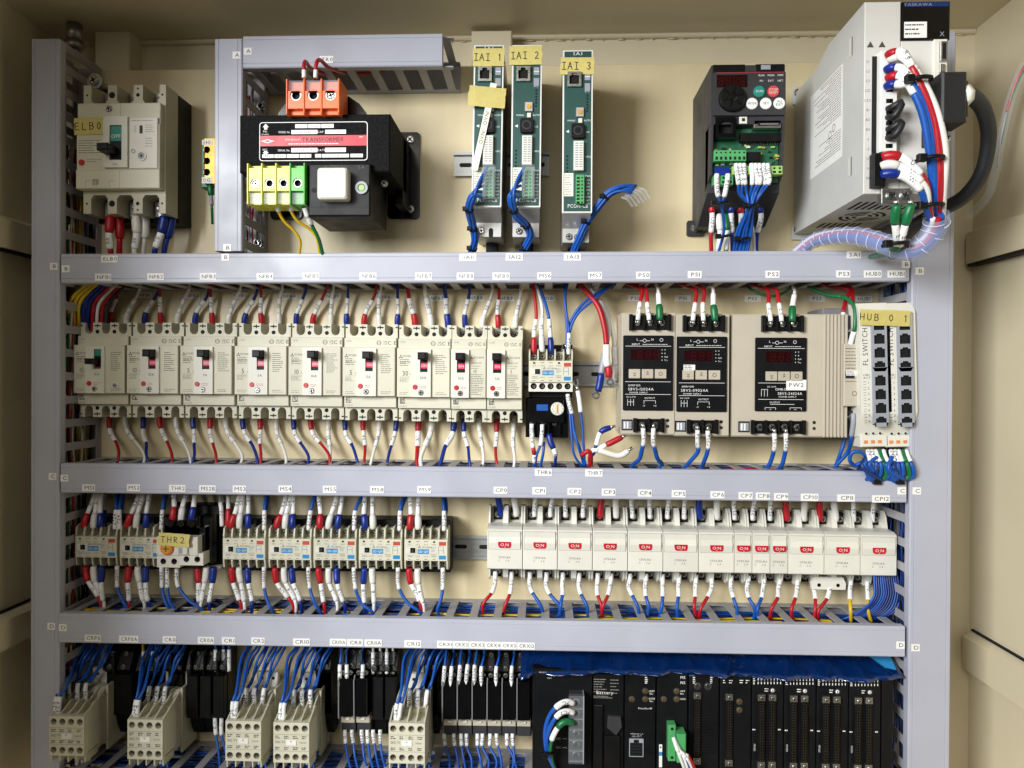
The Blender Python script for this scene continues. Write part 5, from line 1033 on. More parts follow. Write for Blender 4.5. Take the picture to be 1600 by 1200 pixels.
# ================================================================== axis controllers
def axis(label, px, py, no, rot=0, conn=True):
    hf = 128; x, y = P(px, py, hf); t = thing('axis_controller', label, 'controller', x, y, 0, 'slim green-faced controllers', rot); W_, H_ = 39, 211
    obj('case', MB('silverbody').prof([(-H_/2-28, 6), (-H_/2-28, 60), (-H_/2+1, hf-6), (H_/2, hf-6), (H_/2, 6)], -W_/2+1, W_/2-1), t)
    obj('front_frame', MB('white').rbox(-W_/2, W_/2, -H_/2, H_/2, hf-8, hf, 1, .6), t)
    fp = obj('front_panel', MB('iaigreen').box(-W_/2+2, W_/2-2, -H_/2+2, H_/2-2, hf-.2, hf+.5, .1), t)
    obj('foot', MB('black').rbox(-8, 9, -H_/2-46, -H_/2-24, 5, 22, 4, 1), t)
    obj('bottom_panel', MB('silverbody').rbox(-W_/2+1.5, W_/2-1.5, -H_/2-32, -H_/2+2, 58, 92, 1, .5).mat('hole').rbox(1, 7, -H_/2-33, -H_/2-20, 91.5, 92.1, 2.9, 0), t)
    screw(t, -9, -H_/2-24, 93, 4.5)
    if no == 3: screw(t, 2, -H_/2-25, 93, 4.5)
    px_ = -4.5
    q = [(px_-9, 57), (px_+9, 57), (px_+9, 76), (px_-9, 76)]
    obj('network_port', MB('metal').pierced(q, [[(px_-6.5, 60), (px_+6, 60), (px_+6, 71), (px_+3, 71), (px_+3, 74), (px_-3.5, 74), (px_-3.5, 71), (px_-6.5, 71)]], hf, hf+4.5, 3.9, 'hole', 'hole'), t)
    obj('status_window', MB('grey').box(9, 16, 66, 76, hf, hf+1).box(9, 16, 52, 62, hf, hf+1).mat('tag').box(9, 16, 70, 71, hf+1, hf+1.1), t)
    dz = MB('hole')
    for k in range(6): obj('status_light', shared('status_light', lambda: MB('hole').cyl(0, 0, 1.3, .4, .9, 8)), t, 12.5, 46-k*4, hf)
    for k in range(5): obj('status_light', shared('status_light', lambda: MB('hole').cyl(0, 0, 1.3, .4, .9, 8)), t, -13, -32-k*5, hf)
    obj('mode_switch', MB('silverbody').box(-2, 8, 18, 30, hf, hf+4, .5).mat('gold').cyl(3, 24, 3, hf+4, hf+5).mat('ivory').box(1, 6, 10, 16, hf, hf+4, .3), t)
    b = MB('black').rbox(-8, 9, -10, 9, hf, hf+6, 3, .5); b.mat('darkgrey').annul(.5, -.5, 4.2, 6, hf+6, hf+6.5, 20)
    b.mat('hole')
    for a in range(6): b.cyl(.5+2.6*math.cos(a), -.5+2.6*math.sin(a), .7, hf+6, hf+6.1, 6)
    obj('round_socket', b, t)
    b = MB('ivory').box(-5, 8, -52, -14, hf, hf+7, .6).mat('grey')
    for k in range(11): b.rect(-3, 1, -18-k*3, -16.6-k*3, hf+7.05).rect(2.4, 6.4, -18-k*3, -16.6-k*3, hf+7.05)
    obj('motor_connector', b, t)
    b = MB('termgreen').box(-2, 9, -95, -58, hf, hf+8, .5).mat('hole')
    for k in range(8): b.rect(-1, 3, -61-k*4.5-2.6, -61-k*4.5, hf+8.06).cyl(6, -62-k*4.5, 1.2, hf+8, hf+8.1, 8)
    obj('power_connector', b, t)
    if conn: obj('clear_plug', MB('clear').box(-4, 12, -97, -55, hf+8, hf+20, 1), t)
    obj('rating_label', MB('paper').box(-16.8, -5, -84, -54, hf+.4, hf+.8).mat('inkgrey').micro(-16, -6, -83, -55, hf+.9, 9, .7, no), t)
    L_ = MB('tag').text('PCON-CB', 1, -H_/2+9, hf+.6, 4.6, fit=26, wx=1.1).text('IAI', 0, H_/2-5, hf+.6, 4, wx=1.6).text('MANU', -8, 14, hf+.6, 2.2).text('AUTO', 13, 14, hf+.6, 2.2).text('SYS', 12, 51.5, hf+.6, 2.2).text('SIO', 13, -1, hf+.6, 2.2).text('MPG', 14, -33, hf+.6, 2.2).text('PWR', 14, -58, hf+.6, 2)
    for k in range(8): L_.text(('SLO', 'ST1', 'MPI', 'MPO', 'CP', 'EMG', 'RET', '24V')[k], 14, -63-k*4.4, hf+.6, 1.8, fit=6)
    L_.mat('tag').add([(-15, 0, hf+.6), (-11, 2, hf+.6), (-11, -2, hf+.6)], [(0, 1, 2)]); obj('lettering', L_, fp)
    return t
axis('slim green controller, leftmost, with tapes IAI 1 and white strip', 762, 197, 1, rot=-.012)
axis('slim green controller, middle of three, with tape IAI 2', 822.3, 197, 2, rot=-.006)
axis('slim green controller, rightmost, with tape IAI 3 and no plug', 902.3, 205.5, 3, rot=.0, conn=False)
tape('yellow tape lettered IAI 1 on the leftmost controller', 739, 76, 788, 103, 129.6, 'IAI 1', 8.8, th=1.1, wx=.68, gap=.2)
tape('yellow tape lettered IAI 2 on the middle controller', 796, 72, 847, 101, 129.6, 'IAI 2', 8.8, th=1.1, wx=.68, gap=.2)
tape('yellow tape lettered IAI 3 on the rightmost controller', 876, 90, 928, 116, 129.6, 'IAI 3', 9.2, th=1.1, wx=.68, gap=.2)
tape('blank yellow tape holding the paper strip on the leftmost controller', 732, 136, 790, 167, 137.3, '', 8, rot=-.10, m='tapesheer')
x, y = P(756.5, 198, 136); t = thing('paper_strip', 'cream paper strip printed OVN1 taped aslant on the leftmost controller', 'paper strip', x, y, 136.3, rot=-.215)
pb = obj('strip', MB('paper').box(-4.2, 4.2, -57, 57, 0, .4), t); obj('lettering', MB('ink').text('OVN1', .2, -14, .5, 4.6, rot=math.pi/2).text('OVN1', .2, 11, .5, 4.6, rot=math.pi/2), pb)
def bundle(label, paths, m='blue', r=1.9, ties=(), group='blue wire bundles of the controllers', ends_=None):
    """several wires strapped together: one thing, each wire a part"""
    P0 = W(*paths[0]); t = thing('wire_bundle', label, 'wire bundle', *P0, group=group); n = 6
    c = spline([Vector(W(*p))-Vector(P0) for p in paths]); s = arc(c)
    for k in range(n):
        a = 2*math.pi*k/n; q = []
        for i, p in enumerate(c):
            tn = (c[min(i+1, len(c)-1)]-c[max(i-1, 0)]).normalized(); u = Vector((0, 0, 1))-tn*tn.z; u = u.normalized() if u.length > .01 else Vector((1, 0, 0)); v = tn.cross(u)
            sp = 1.0; aa = a+i*.03
            if ends_ and s[i] < ends_[0]:
                e = 1-s[i]/ends_[0]; q.append(tuple(p*(1)+Vector(ends_[1])*((k-(n-1)/2)*e)+(u*math.cos(aa)+v*math.sin(aa))*r*1.9*(1-e)))
            else: q.append(tuple(p+(u*math.cos(aa)+v*math.sin(aa))*r*1.9))
        obj('wire', MB(m).tube(q, r, 7), t)
    for f in ties:
        p = at(c, s, s[-1]*f); tn = (at(c, s, s[-1]*f+1)-at(c, s, s[-1]*f-1)).normalized()
        b = MB('black').tube([tuple(p-tn*1.8), tuple(p+tn*1.8)], r*3.15, 12); q = p+Vector((-r*2.6, 0, r*2)); b.box(q.x-3, q.x+3, q.y-2.6, q.y+2.6, q.z-2, q.z+4, .6); obj('cable_tie', b, t)
    return t
bundle('bundle of blue wires plugged into the leftmost green controller', [(757, 285, 143), (745, 295, 148), (737, 310, 146), (733, 328, 132), (738, 350, 110), (742, 375, 96), (735, 400, 80)], ties=(.38, .66, .9), ends_=(26, (1.5, 8, 0)))
bundle('bundle of blue wires plugged into the middle green controller', [(815, 285, 143), (803, 295, 148), (799, 312, 146), (806, 336, 130), (822, 352, 112), (828, 370, 100), (814, 398, 84)], ties=(.36, .62, .92), ends_=(26, (1.5, 8, 0)))
bundle('loose bundle of blue wires beside the rightmost green controller', [(990, 296, 120), (975, 294, 124), (952, 302, 122), (932, 326, 114), (915, 350, 104), (904, 375, 96), (893, 402, 80)], ties=(.3, .6), ends_=(24, (-1.5, -2.5, 2)))
x, y, h = W(990, 298, 122); t = thing('clear_plug', 'unplugged clear plastic plug at the end of the loose blue bundle', 'plug', x, y, h, rot=.5)
for k in range(6): obj('contact_tube', MB('clear').tube(spline([(-18+k*5, 0, 0), (-13+k*5, -6, 2), (-10+k*5, -17-2*(k % 2), -4)]), 2.0, 8), t)
# ================================================================== inverter
hf = 124; x, y = P(1169, 193, hf); t = thing('inverter', 'dark grey motor inverter with dial, coloured buttons and open terminals', 'inverter', x, y)
W_ = 94; q = [(-96, 3), (-96, 60), (-80, 96), (78, hf-1), (78, 3)]
obj('case', MB('darkgrey').prof([(-116, 4), (-116, 40), (-84, 103), (-2, 107), (0, hf-2), (76, hf-2), (76, 4)], -W_/2, W_/2), t)
obj('side_frame', MB('darkgrey').prof([(-80, 90), (-64, 116), (0, hf-1), (0, 90)], -W_/2, -W_/2+3), t); obj('side_frame', MB('darkgrey').prof([(-80, 90), (-64, 116), (0, hf-1), (0, 90)], W_/2-3, W_/2), t)
gr = MB('black')
for k in range(8): gr.add([(-W_/2-.1, 62-k*5, 30), (-W_/2-.1, 60-k*5, 30), (-W_/2-.1, 60-k*5, 64), (-W_/2-.1, 62-k*5, 64)], [(0, 1, 2, 3)])
obj('vent_slots', gr, t)
fp = obj('front_panel', MB('darkgrey').rbox(-W_/2+2, W_/2, 10, 66, hf-3, hf+2, 2, .6).mat('transred').rect(-W_/2+6, W_/2-2, 64.4, 65, hf+2.05), t)
obj('top_cap', MB('black').box(-W_/2+2, -4, 66, 77, hf-8, hf-1, 1).box(10, W_/2-1, 66, 77, hf-8, hf-1, 1).mat('grey').box(16, 28, 69, 75, hf-1, hf+1, .4), t)
obj('display', MB('redled').box(-W_/2+6, -2, 46, 62, hf+1.8, hf+2.4), t)
sg = MB('segment')
for k in range(4):
    a = -38+k*9
    for (u0, u1, v0, v1) in ((0, 5, 0, .9), (0, 5, 5, 5.9), (0, 5, 10, 10.9), (0, .8, 0, 5), (4.4, 5.2, 0, 5), (0, .8, 5.5, 10.5), (4.4, 5.2, 5.5, 10.5)): sg.rect(a+u0, a+u1, 48.5+v0, 48.5+v1, hf+2.5)
obj('display_segments', sg, t)
dl = MB('black').cyl(-22, 31, 17, hf+1.5, hf+9, 28, 2); dl.mat('blackgloss').cyl(-22, 31, 6, hf+9, hf+12, 20, 2)
for a in range(6):
    c, s_ = math.cos(a*math.pi/3+.3), math.sin(a*math.pi/3+.3); dl.add([(-22+c*6+s_*1.2, 31+s_*6-c*1.2, hf+9.3), (-22+c*14+s_*1.2, 31+s_*14-c*1.2, hf+9.3), (-22+c*14-s_*1.2, 31+s_*14+c*1.2, hf+9.3), (-22+c*6-s_*1.2, 31+s_*6+c*1.2, hf+9.3)], [(0, 1, 2, 3)])
obj('setting_dial', dl, t)
for m, bx_, by_, tx, ink in (('tealbtn', 13, 40, ['RUN'], 'white'), ('redbtn', 31, 40, ['STOP', 'RESET'], 'white'), ('tag', 4, 24.5, ['MODE'], 'ink'), ('tag', 21.5, 24.5, ['SET'], 'ink'), ('tag', 38.5, 24.5, ['PU', 'EXT'], 'ink')):
    o = obj('button', MB(m).cyl(bx_, by_, 7.4, hf+1.5, hf+4, 22, .8), t); g = MB(ink)
    for k, s_ in enumerate(tx): g.text(s_, bx_, by_+(1.9-3.8*k if len(tx) == 2 else 0), hf+4.1, 2.9, fit=11)
    obj('lettering', g, o)
obj('lettering', MB('tag').text('RUN', 16, 61, hf+2.1, 2.4).text('MON', 28, 61, hf+2.1, 2.4).text('PRM', 40, 61, hf+2.1, 2.4).text('PU', 16, 54, hf+2.1, 2.4).text('EXT', 28, 54, hf+2.1, 2.4).text('NET', 40, 54, hf+2.1, 2.4), fp)
h0 = 110
obj('circuit_board', MB('pcbgreen').box(-W_/2+4, W_/2-4, -72, 10, h0-3, h0-1), t)
obj('network_port', MB('blackgloss').pierced([(-42, -18), (-16, -18), (-16, 8), (-42, 8)], [[(-38, -13), (-20, -13), (-20, 0), (-25, 3), (-33, 3), (-38, 0)]], h0, h0+16, 12, 'hole', 'hole'), t)
obj('jumper', MB('ivory').box(-11, -1, 0, 9, h0, h0+14, .6).mat('hole').rect(-8, -4, 3, 7, h0+14.05), t)
obj('flat_connector', MB('steel').box(8, 43, -5, 5, h0, h0+12, .8).mat('hole').rect(13, 41, -2.5, 2, h0+12.05).mat('midgrey').rect(16, 39, -1, .6, h0+12.1), t)
ch = MB('black').box(-8, 44, -21, -10, h0, h0+8, .4).mat('metal')
for k in range(16): ch.box(-6+k*3.1, -4.8+k*3.1, -24, -21, h0, h0+2.4)
obj('chip', ch, t)
cmp_ = MB('metal'); R = random.Random(3)
for k in range(46):
    cmp_.mat(R.choice(['metal', 'black', 'ivory', 'gold', 'termgreen2', 'darkgrey'])); a, b_ = R.uniform(-42, 42), R.uniform(-50, -24); w = R.uniform(1, 2.6); cmp_.box(a-w, a+w, b_-1, b_+1, h0-1, h0+R.uniform(.5, 3))
obj('board_components', cmp_, t, kind='stuff')
def gterm(name, m, x0, x1, y0, y1, n, h1, side):
    b = MB(m).box(x0, x1, y0, y1, h0, h1, .5).mat('hole'); p = (x1-x0)/n
    for k in range(n): b.rect(x0+p*(k+.25), x0+p*(k+.8), y0+1.5, y0+(y1-y0)*.4, h1+.05).cyl(x0+p*(k+.5), y1-3.2, p*.22, h1, h1+.1, 8)
    obj(name, b, t)
gterm('terminal_strip', 'termgreen', -43, -2, -48, -34, 7, h0+14, 0); gterm('terminal_strip', 'termgreen2', -19, 45, -65, -54, 9, h0+12, 0); gterm('terminal_strip', 'termgreen', -43, -18, -78, -66, 3, h0+12, 0)
obj('relay', MB('blueboot').box(-41, -22, -65, -54, h0, h0+9, .4), t)
obj('socket', MB('black').box(-2, 18, -47, -35, h0, h0+9, .4).mat('metal').rect(0, 16, -49, -47.5, h0+1), t)
GI = 'wires under the inverter'
for k, (xs, xe, tx) in enumerate(((1151, 1161, 'Y120A'), (1157, 1164, 'Y1202'), (1163, 1167, 'Y1203'), (1175, 1170, ''), (1181, 1173, 'N24'), (1187, 1176, '1P24'), (1194, 1179, 'Y1200'), (1200, 1182, 'Y1201'))):
    plain('thin blue control wire, %s from the left under the inverter' % ORD[k], [(xs-1, 256, 124), (xs, 266, 125), (xs+2, 284, 124), (xs+.5*(xe-xs), 302, 116), (1172+(k-3.5)*1.2, 324, 106+4*(k % 3)), (xe-8, 360, 84+3*(k % 2)), (xe-16, 402, 70)], [SL(tx, 27, 3.0), IN('blue', 1.9)], GI, flip=True)
for lab, xs, ys, xe, tx, m in (('marked wire at the left of the lower green inverter terminal', 1120, 272, 1122, 'X010A', 'blue'), ('marked wire at the right of the lower green inverter terminal', 1137, 272, 1132, 'N24', 'blue')):
    plain(lab, [(xs, ys, 124), (xs, ys+8, 124), (xs+1 if tx[0] == 'X' else xs-3, ys+30, 120), (1127, 325, 110), (1130, 360, 88), (1120, 402, 70)], [SL(tx, 29, 3.2), IN('blue', 1.9)], GI, flip=True)
for lab, c, xs, xe, ys in (('red-booted power wire at the left under the inverter', 'red', 1111, 1112, 309), ('dark-blue-booted power wire under the middle of the inverter', 'blueboot', 1142, 1145, 309), ('second red-booted power wire under the inverter', 'red', 1156, 1160, 309), ('dark-blue-booted power wire at the right under the inverter', 'blueboot', 1187, 1182, 309), ('green-booted earth wire under the inverter', 'green', 1134, 1136, 336), ('white-booted power wire behind the red one under the inverter', 'whiteboot', 1124, 1122, 336), ('white-booted power wire at the right under the inverter', 'whiteboot', 1170, 1179, 312)):
    plain(lab, [(xs, ys, 70), (xs, ys+8, 72), (xs+1, ys+30, 72), (xe, ys+60, 66), (xe, 408, 54)], [BT({'red': 'red', 'green': 'green', 'blueboot': 'blueboot', 'whiteboot': 'whiteboot'}[c], 22, 4.8), SL('T2A' if c == 'blueboot' else 'U2A' if c == 'red' else '', 26, 3.6), IN({'red': 'red', 'green': 'green', 'blueboot': 'blueboot', 'whiteboot': 'white'}[c], 2.8)], GI)
for px, py, h in ((1125, 318, 118), (1131, 370, 96), (1173, 322, 116), (1160, 374, 86)):
    x2, y2, h2 = W(px, py, h); o = obj('cable_tie', MB('black').tube([(-10, 0, -2), (-5, -1, 5), (5, 1, 5), (10, 2, -2)], 1.9, 6).box(-12, -5, -3, 3, 1, 7, .8), None, x2, y2, h2); o['label'] = {1125: 'black tie on the upper left inverter wires', 1131: 'black tie on the lower left inverter wires', 1173: 'black tie high on the right inverter bundle', 1160: 'black tie low on the right inverter bundle'}[px]; o['category'] = 'cable tie'; o['group'] = 'black cable ties under the inverter'
for sx, sy in ((-W_/2-2, -112),):
    obj('mounting_foot', MB('darkgrey').rbox(sx-6, sx+16, sy-10, sy+12, 1, 8, 3, .6), t); screw(t, sx+4, sy, 9, 6)
# ================================================================== servo amplifier
hf = 238; x0, y1 = P(1351.5, 3, hf); xs1, _ = P(1407, 100, hf); y0 = P(1351, 303, hf)[1]; x1, _ = P(1482, 60, hf)
t = thing('servo_amplifier', 'tall pale grey servo amplifier in the upper right corner', 'servo amplifier', x0, y0); HH = y1-y0; WW = x1-x0; Wl = xs1-x0
obj('case', MB('servo').prof([(0, 4), (0, hf-2), (HH, hf-2), (HH, 130), (HH-14, 88), (HH-14, 4)], 0, WW), t)
obj('mounting_flange', MB('servo').box(-3, 26, -8, 10, 1, 4, .5).box(-3, 8, HH-30, HH-4, 1, 4, .5), t)
screw(t, 4, 6, 8, 5.5); screw(t, 3, HH-14, 8, 5.5)
obj('front_left', MB('servofront').box(0, Wl, 0, HH, hf-2, hf, .8), t)
obj('front_right', MB('servofront').box(Wl+.6, WW, 0, HH-44, hf-2, hf-1, .8), t)
bt = obj('display_panel', MB('blackgloss').box(Wl+.6, WW+1, HH-44, HH-1, hf-2, hf+1.5, 1).mat('darkblue').rect(Wl+3, WW-1, HH-7, HH-2, hf+1.6), t)
obj('lettering', MB('grey').text('YASKAWA', Wl+18, HH-4.6, hf+1.7, 3.2, wx=1.2).text('X', WW-8, HH-38, hf+1.7, 5), bt)
obj('rating_label', MB('tag').box(Wl+3, Wl+28, HH-42, HH-24, hf+1.4, hf+1.8).mat('inkgrey').micro(Wl+4, Wl+27, HH-40, HH-25, hf+1.9, 3, 1.6, 4), t)
sl = MB('tag').add([(-.15, HH*.28, 68), (-.15, HH*.28, 178), (-.15, HH*.80, 178), (-.15, HH*.80, 68)], [(0, 1, 2, 3)]); sl.mat('inkgrey'); R = random.Random(5)
for k in range(34):
    yy = HH*.785-k*HH*.0138
    if 19 < k < 25: continue
    z = 172; e = 172-R.uniform(30, 96)
    while z > e:
        l = R.uniform(2, 7); sl.add([(-.22, yy, z), (-.22, yy, z-l), (-.22, yy+.8, z-l), (-.22, yy+.8, z)], [(0, 1, 2, 3)]); z -= l+1.2
for zc in (150, 138): 
    for a in range(12):
        c0, s0, c1, s1 = math.cos(a*.5236), math.sin(a*.5236), math.cos((a+1)*.5236), math.sin((a+1)*.5236)
        yy = HH*.48-(150-zc)*.4; sl.add([(-.22, yy+5*c0, zc-5*s0), (-.22, yy+5*c1, zc-5*s1), (-.22, yy+4*c1, zc-4*s1), (-.22, yy+4*c0, zc-4*s0)], [(0, 1, 2, 3)])
obj('side_label', sl, t)
for yy in (HH*.79, HH*.14): obj('side_slot', MB('hole').add([(-.3, yy, 205), (-.3, yy+22, 205), (-.3, yy+22, 203), (-.3, yy, 203)], [(0, 1, 2, 3)]).mat('servofront').box(-.6, 0, yy, yy+22, 196, 203), t)
# fan in the underside
fb = MB('hole')
def under(pts, yy=-.25): fb.add([(a, yy, h) for a, h in pts], [tuple(range(len(pts)))])
for r0, r1 in ((8, 12), (16, 20), (24, 28)):
    for a in range(20):
        if a % 5 == 4: continue
        t0, t1 = a*math.pi/10, (a+1)*math.pi/10; under([(48+r0*math.cos(t0), 120+r0*math.sin(t0)), (48+r1*math.cos(t0), 120+r1*math.sin(t0)), (48+r1*math.cos(t1), 120+r1*math.sin(t1)), (48+r0*math.cos(t1), 120+r0*math.sin(t1))])
for k in range(9): under([(12+k*8, 160), (16+k*8, 160), (16+k*8, 200), (12+k*8, 200)])
for k in range(7): under([(14+k*8, 50), (18+k*8, 50), (18+k*8, 80), (14+k*8, 80)])
obj('fan_grille', fb, t)
def lp(px, py, h=hf): a, b = P(px, py, h); return a-x0, b-y0
# terminal column
ax, ay = lp(1361, 292, hf); bx_, by_ = lp(1376, 88, hf)
obj('terminal_slot', MB('hole').box(ax, bx_, ay, by_, hf-1, hf+.3), t)
ax, ay = lp(1374, 238, hf+8); bx_, by_ = lp(1402, 80, hf+8)
nn = 9; p = (by_-ay)/nn
wc = MB('white').box(ax, bx_, ay, by_, hf-.5, hf+10, 1).mat('hole')
for k in range(nn): fb2 = wc.rect(ax+6, ax+12, ay+p*k+4, ay+p*k+9, hf+10.05).rect(bx_-9, bx_-5, ay+p*k+4, ay+p*k+9, hf+10.05)
obj('power_connector', wc, t)
ax, ay = lp(1363, 292, hf+8); bx2, by2 = lp(1382, 240, hf+8); obj('motor_connector', MB('black').box(ax, bx2, ay, by2, hf-.5, hf+12, 1), t)
L_ = MB('inkgrey')
for k, s_ in enumerate(('L1', 'L2', 'L3', 'L1C', 'L2C', 'B1', 'B2', 'B3', '-1', '-2', 'U', 'V', 'W')):
    a, b = lp(1356, 96+k*15.2); L_.text(s_, a, b, hf+.06, 2.8)
a, b = lp(1360, 70); 
for d_ in (0, 13): L_.add([(a+d_-4, b-3, hf+.06), (a+d_+4, b-3, hf+.06), (a+d_, b+4, hf+.06)], [(0, 1, 2)])
obj('lettering', L_, t)
# right front: ports
a0, b0 = lp(1458, 118, hf); a1, b1 = lp(1479, 62, hf)
pf = MB('ivory').box(a0, a1, b0-60, b1, hf-1, hf+2, .6).mat('steel').box(a0+5, a0+13, b1-26, b1-4, hf+2, hf+6, .6).mat('hole').rect(a0+7, a0+11, b1-24, b1-6, hf+6.05).mat('steel').box(a0+5, a0+11, b1-38, b1-29, hf+2, hf+5, .5).mat('hole').rect(a0+5, a0+14, b1-52, b1-42, hf+2.1); obj('port_panel', pf, t)
a, b = lp(1422, 72); qb = MB('inkgrey'); R = random.Random(8)
for i in range(9):
    for j in range(9):
        if R.random() < .5: qb.rect(a-5+i, a-4.1+i, b-5+j, b-4.1+j, hf-.9)
obj('plastic_crease', MB('ivory').rect(a-22, a+22, -0+8, 8.6, hf-.8), t)
# big black connector and cable
a0, b0 = lp(1454, 222, hf+20); a1, b1 = lp(1508, 118, hf+20)
ob = MB('cable').box(a0+6, a1-4, b0+18, b1, hf, hf+32, 2).box(a1-14, a1, b0+26, b1-8, hf+4, hf+28, 2).box(a0, a1-12, b0, b0+20, hf, hf+10, 1.5); co = obj('cable_connector', ob, t); screw(t, a0+22, b0+8, hf+11, 5)
obj('bracket', MB('midgrey').box(WW, WW+6, -4, HH-36, 60, hf-20, 1), t)
bx_, by_ = lp(1403, 306, hf+8); eb = MB('steel').box(bx_-17, bx_+15, by_-8, by_+9, hf-4, hf+6, .6); obj('earth_plate', eb, t); screw(t, bx_-7, by_+1, hf+6.5, 5.4); screw(t, bx_+8, by_+1, hf+6.5, 5.4)
GS = 'servo amplifier wires'
plain('thick black cable looping from the servo connector down behind', [(1486, 160, 255), (1502, 150, 258), (1520, 150, 252), (1538, 175, 240), (1544, 215, 225), (1535, 270, 205), (1510, 305, 185), (1470, 328, 165), (1430, 355, 140), (1400, 388, 110), (1380, 412, 70)], [(10, 10.5, 'cable', 'gland', None), (8, 12, 'white', 'collar', None), (0, 8.6, 'cable', 'sheath', None)], GS, cat='cable', name='cable')
R_ = 3.0
for lab, c, s0 in (('upper red servo wire arching over the white connector', 'red', (1389, 85)), ('upper white servo wire arching over the white connector', 'white', (1392, 92)), ('blue servo wire arching beside the red one', 'blueboot', (1387, 108)), ('second red servo wire arching over the white connector', 'red', (1389, 121)), ('lower blue servo wire arching over the white connector', 'blueboot', (1387, 134))):
    k = {85: 0, 92: 1, 108: 2, 121: 3, 134: 4}[s0[1]]; xo = (8, 16, -2, 3, -8)[k]
    plain(lab, [(s0[0]-3, s0[1]+2, 250), (s0[0]+6, s0[1]-2, 256), (s0[0]+22, s0[1]+1-3*k*.2, 264), (1428+xo, 130-k*1 if k < 2 else 126+k*2, 268), (1450+xo, 180, 266), (1460+xo, 240, 258), (1463+xo*.8, 300, 246), (1462+xo*.6, 345, 226)], [(12, 5.2, {'white': 'whiteboot'}.get(c, c), 'boot', None), SL({'red': 'R14', 'white': 'S14', 'blueboot': 'T14'}[c], 26, 4.4), (0, 4.0, {'blueboot': 'blue'}.get(c, c), 'insulation', None)], GS)
for lab, c, s0, k in (('red-booted motor wire under the black loops', 'red', (1383, 245), 0), ('white motor wire under the black loops', 'white', (1381, 259), 1), ('dark-blue-booted motor wire under the black loops', 'blueboot', (1381, 273), 2)):
    plain(lab, [(s0[0]-4, s0[1]+1, 252), (s0[0]+8, s0[1]-2, 256), (s0[0]+32, s0[1]+4, 258), (1446-k*4, 285+k*6, 256), (1452-k*2, 320, 246), (1455, 345, 230)], [(18, 5.4, {'white': 'whiteboot'}.get(c, c), 'boot', None), SL(('U1', 'V1', 'W1')[k], 30, 4.6), (0, 3.6, {'blueboot': 'blue'}.get(c, c), 'insulation', None)], GS)
for k, yy in enumerate((171, 203)):
    plain(('upper' if k == 0 else 'lower')+' black jumper loop on the white servo connector', [(1387, yy, 247), (1397, yy-5, 254), (1407, yy-12, 258), (1408, yy+2-6, 260), (1400, yy+8, 258), (1387, yy+13, 247)], [(0, 4.0, 'cable', 'insulation', None)], GS)
for k, (a, b) in enumerate(((1400, 1400), (1422, 1405))):
    plain(('left' if k == 0 else 'right')+' green-booted earth wire on the servo amplifier', [(a+1, 312, 250), (a+1, 322, 250), (a+(0 if k == 0 else -5), 345, 244), (b, 378, 226), (b-8, 392, 200), (b-40, 402, 120)], [(6, 3, 'metal', 'crimp', None), (22, 5.6, 'green', 'boot', None), SL('E', 28, 4.2), IN('green', 3)], GS)
for px, py, h, lab in ((1437, 125, 272, 'black tie round the servo wires near their top'), (1456, 248, 262, 'black tie round the middle of the servo wires'), (1456, 322, 244, 'black tie round the servo wires above the spiral wrap'), (1402, 382, 226, 'black tie where the earth wires meet the spiral wrap')):
    x2, y2, h2 = W(px, py, h); o = obj('cable_tie', MB('black').tube(spline([(-14, -1, -6), (-10, 0, 3), (0, .5, 8), (10, 1.5, 4), (14, 2, -6)]), 2.4, 7).box(-17, -8, -4, 4, 0, 8, 1), None, x2, y2, h2); o['label'] = lab; o['category'] = 'cable tie'; o['group'] = 'black cable ties on the servo wires'
# spiral wrap over the lower bundle
path = [(1463, 336, 236), (1462, 352, 228), (1450, 375, 220), (1428, 390, 210), (1402, 388, 200), (1377, 379, 185), (1350, 371, 165), (1322, 368, 140), (1290, 371, 112), (1268, 378, 96), (1245, 396, 80)]
c = spline([W(*p) for p in path]); s = arc(c); p0 = c[0].copy(); cl = [p-p0 for p in c]
t = thing('spiral_wrap', 'translucent spiral wrap round blue wires curving over the duct', 'cable wrap', *p0)
rs = [14-5*s[i]/s[-1] for i in range(len(cl))]
obj('wrap', MB('spiral').tube([tuple(p) for p in cl], 12, 16, cap=False, rs=rs), t)
hx = []; N_ = len(cl)
tot = s[-1]; k = 0; f = 6
while f < tot-4:
    p = at(cl, s, f); tn = (at(cl, s, f+1)-at(cl, s, f-1)).normalized(); r = (14-5*f/tot)+.15; u = Vector((0, 0, 1))-tn*tn.z; u.normalize(); v = tn.cross(u)
    q = [tuple(p+(u*math.cos(a)+v*math.sin(a))*r+tn*(a/6.283*5)) for a in [i*.35 for i in range(19)]]
    obj('turn', MB('spiraledge').tube(q, .55, 5), t); f += 15
for k, (m, dx, dy) in enumerate((('blue', -5, 2), ('blue', 0, -5), ('red', 6, 2), ('white', 2, 6), ('blue', -4, -3), ('blue', 5, -3))):
    q = []
    for i, p in enumerate(cl):
        tn = (cl[min(i+1, N_-1)]-cl[max(i-1, 0)]).normalized(); u = Vector((0, 0, 1))-tn*tn.z; u.normalize(); v = tn.cross(u); w = .75+.25*(1-s[i]/tot); q.append(tuple(p+(u*dx+v*dy)*w))
    obj('inner_wire', MB(m).tube(q, 3.0, 7), t)
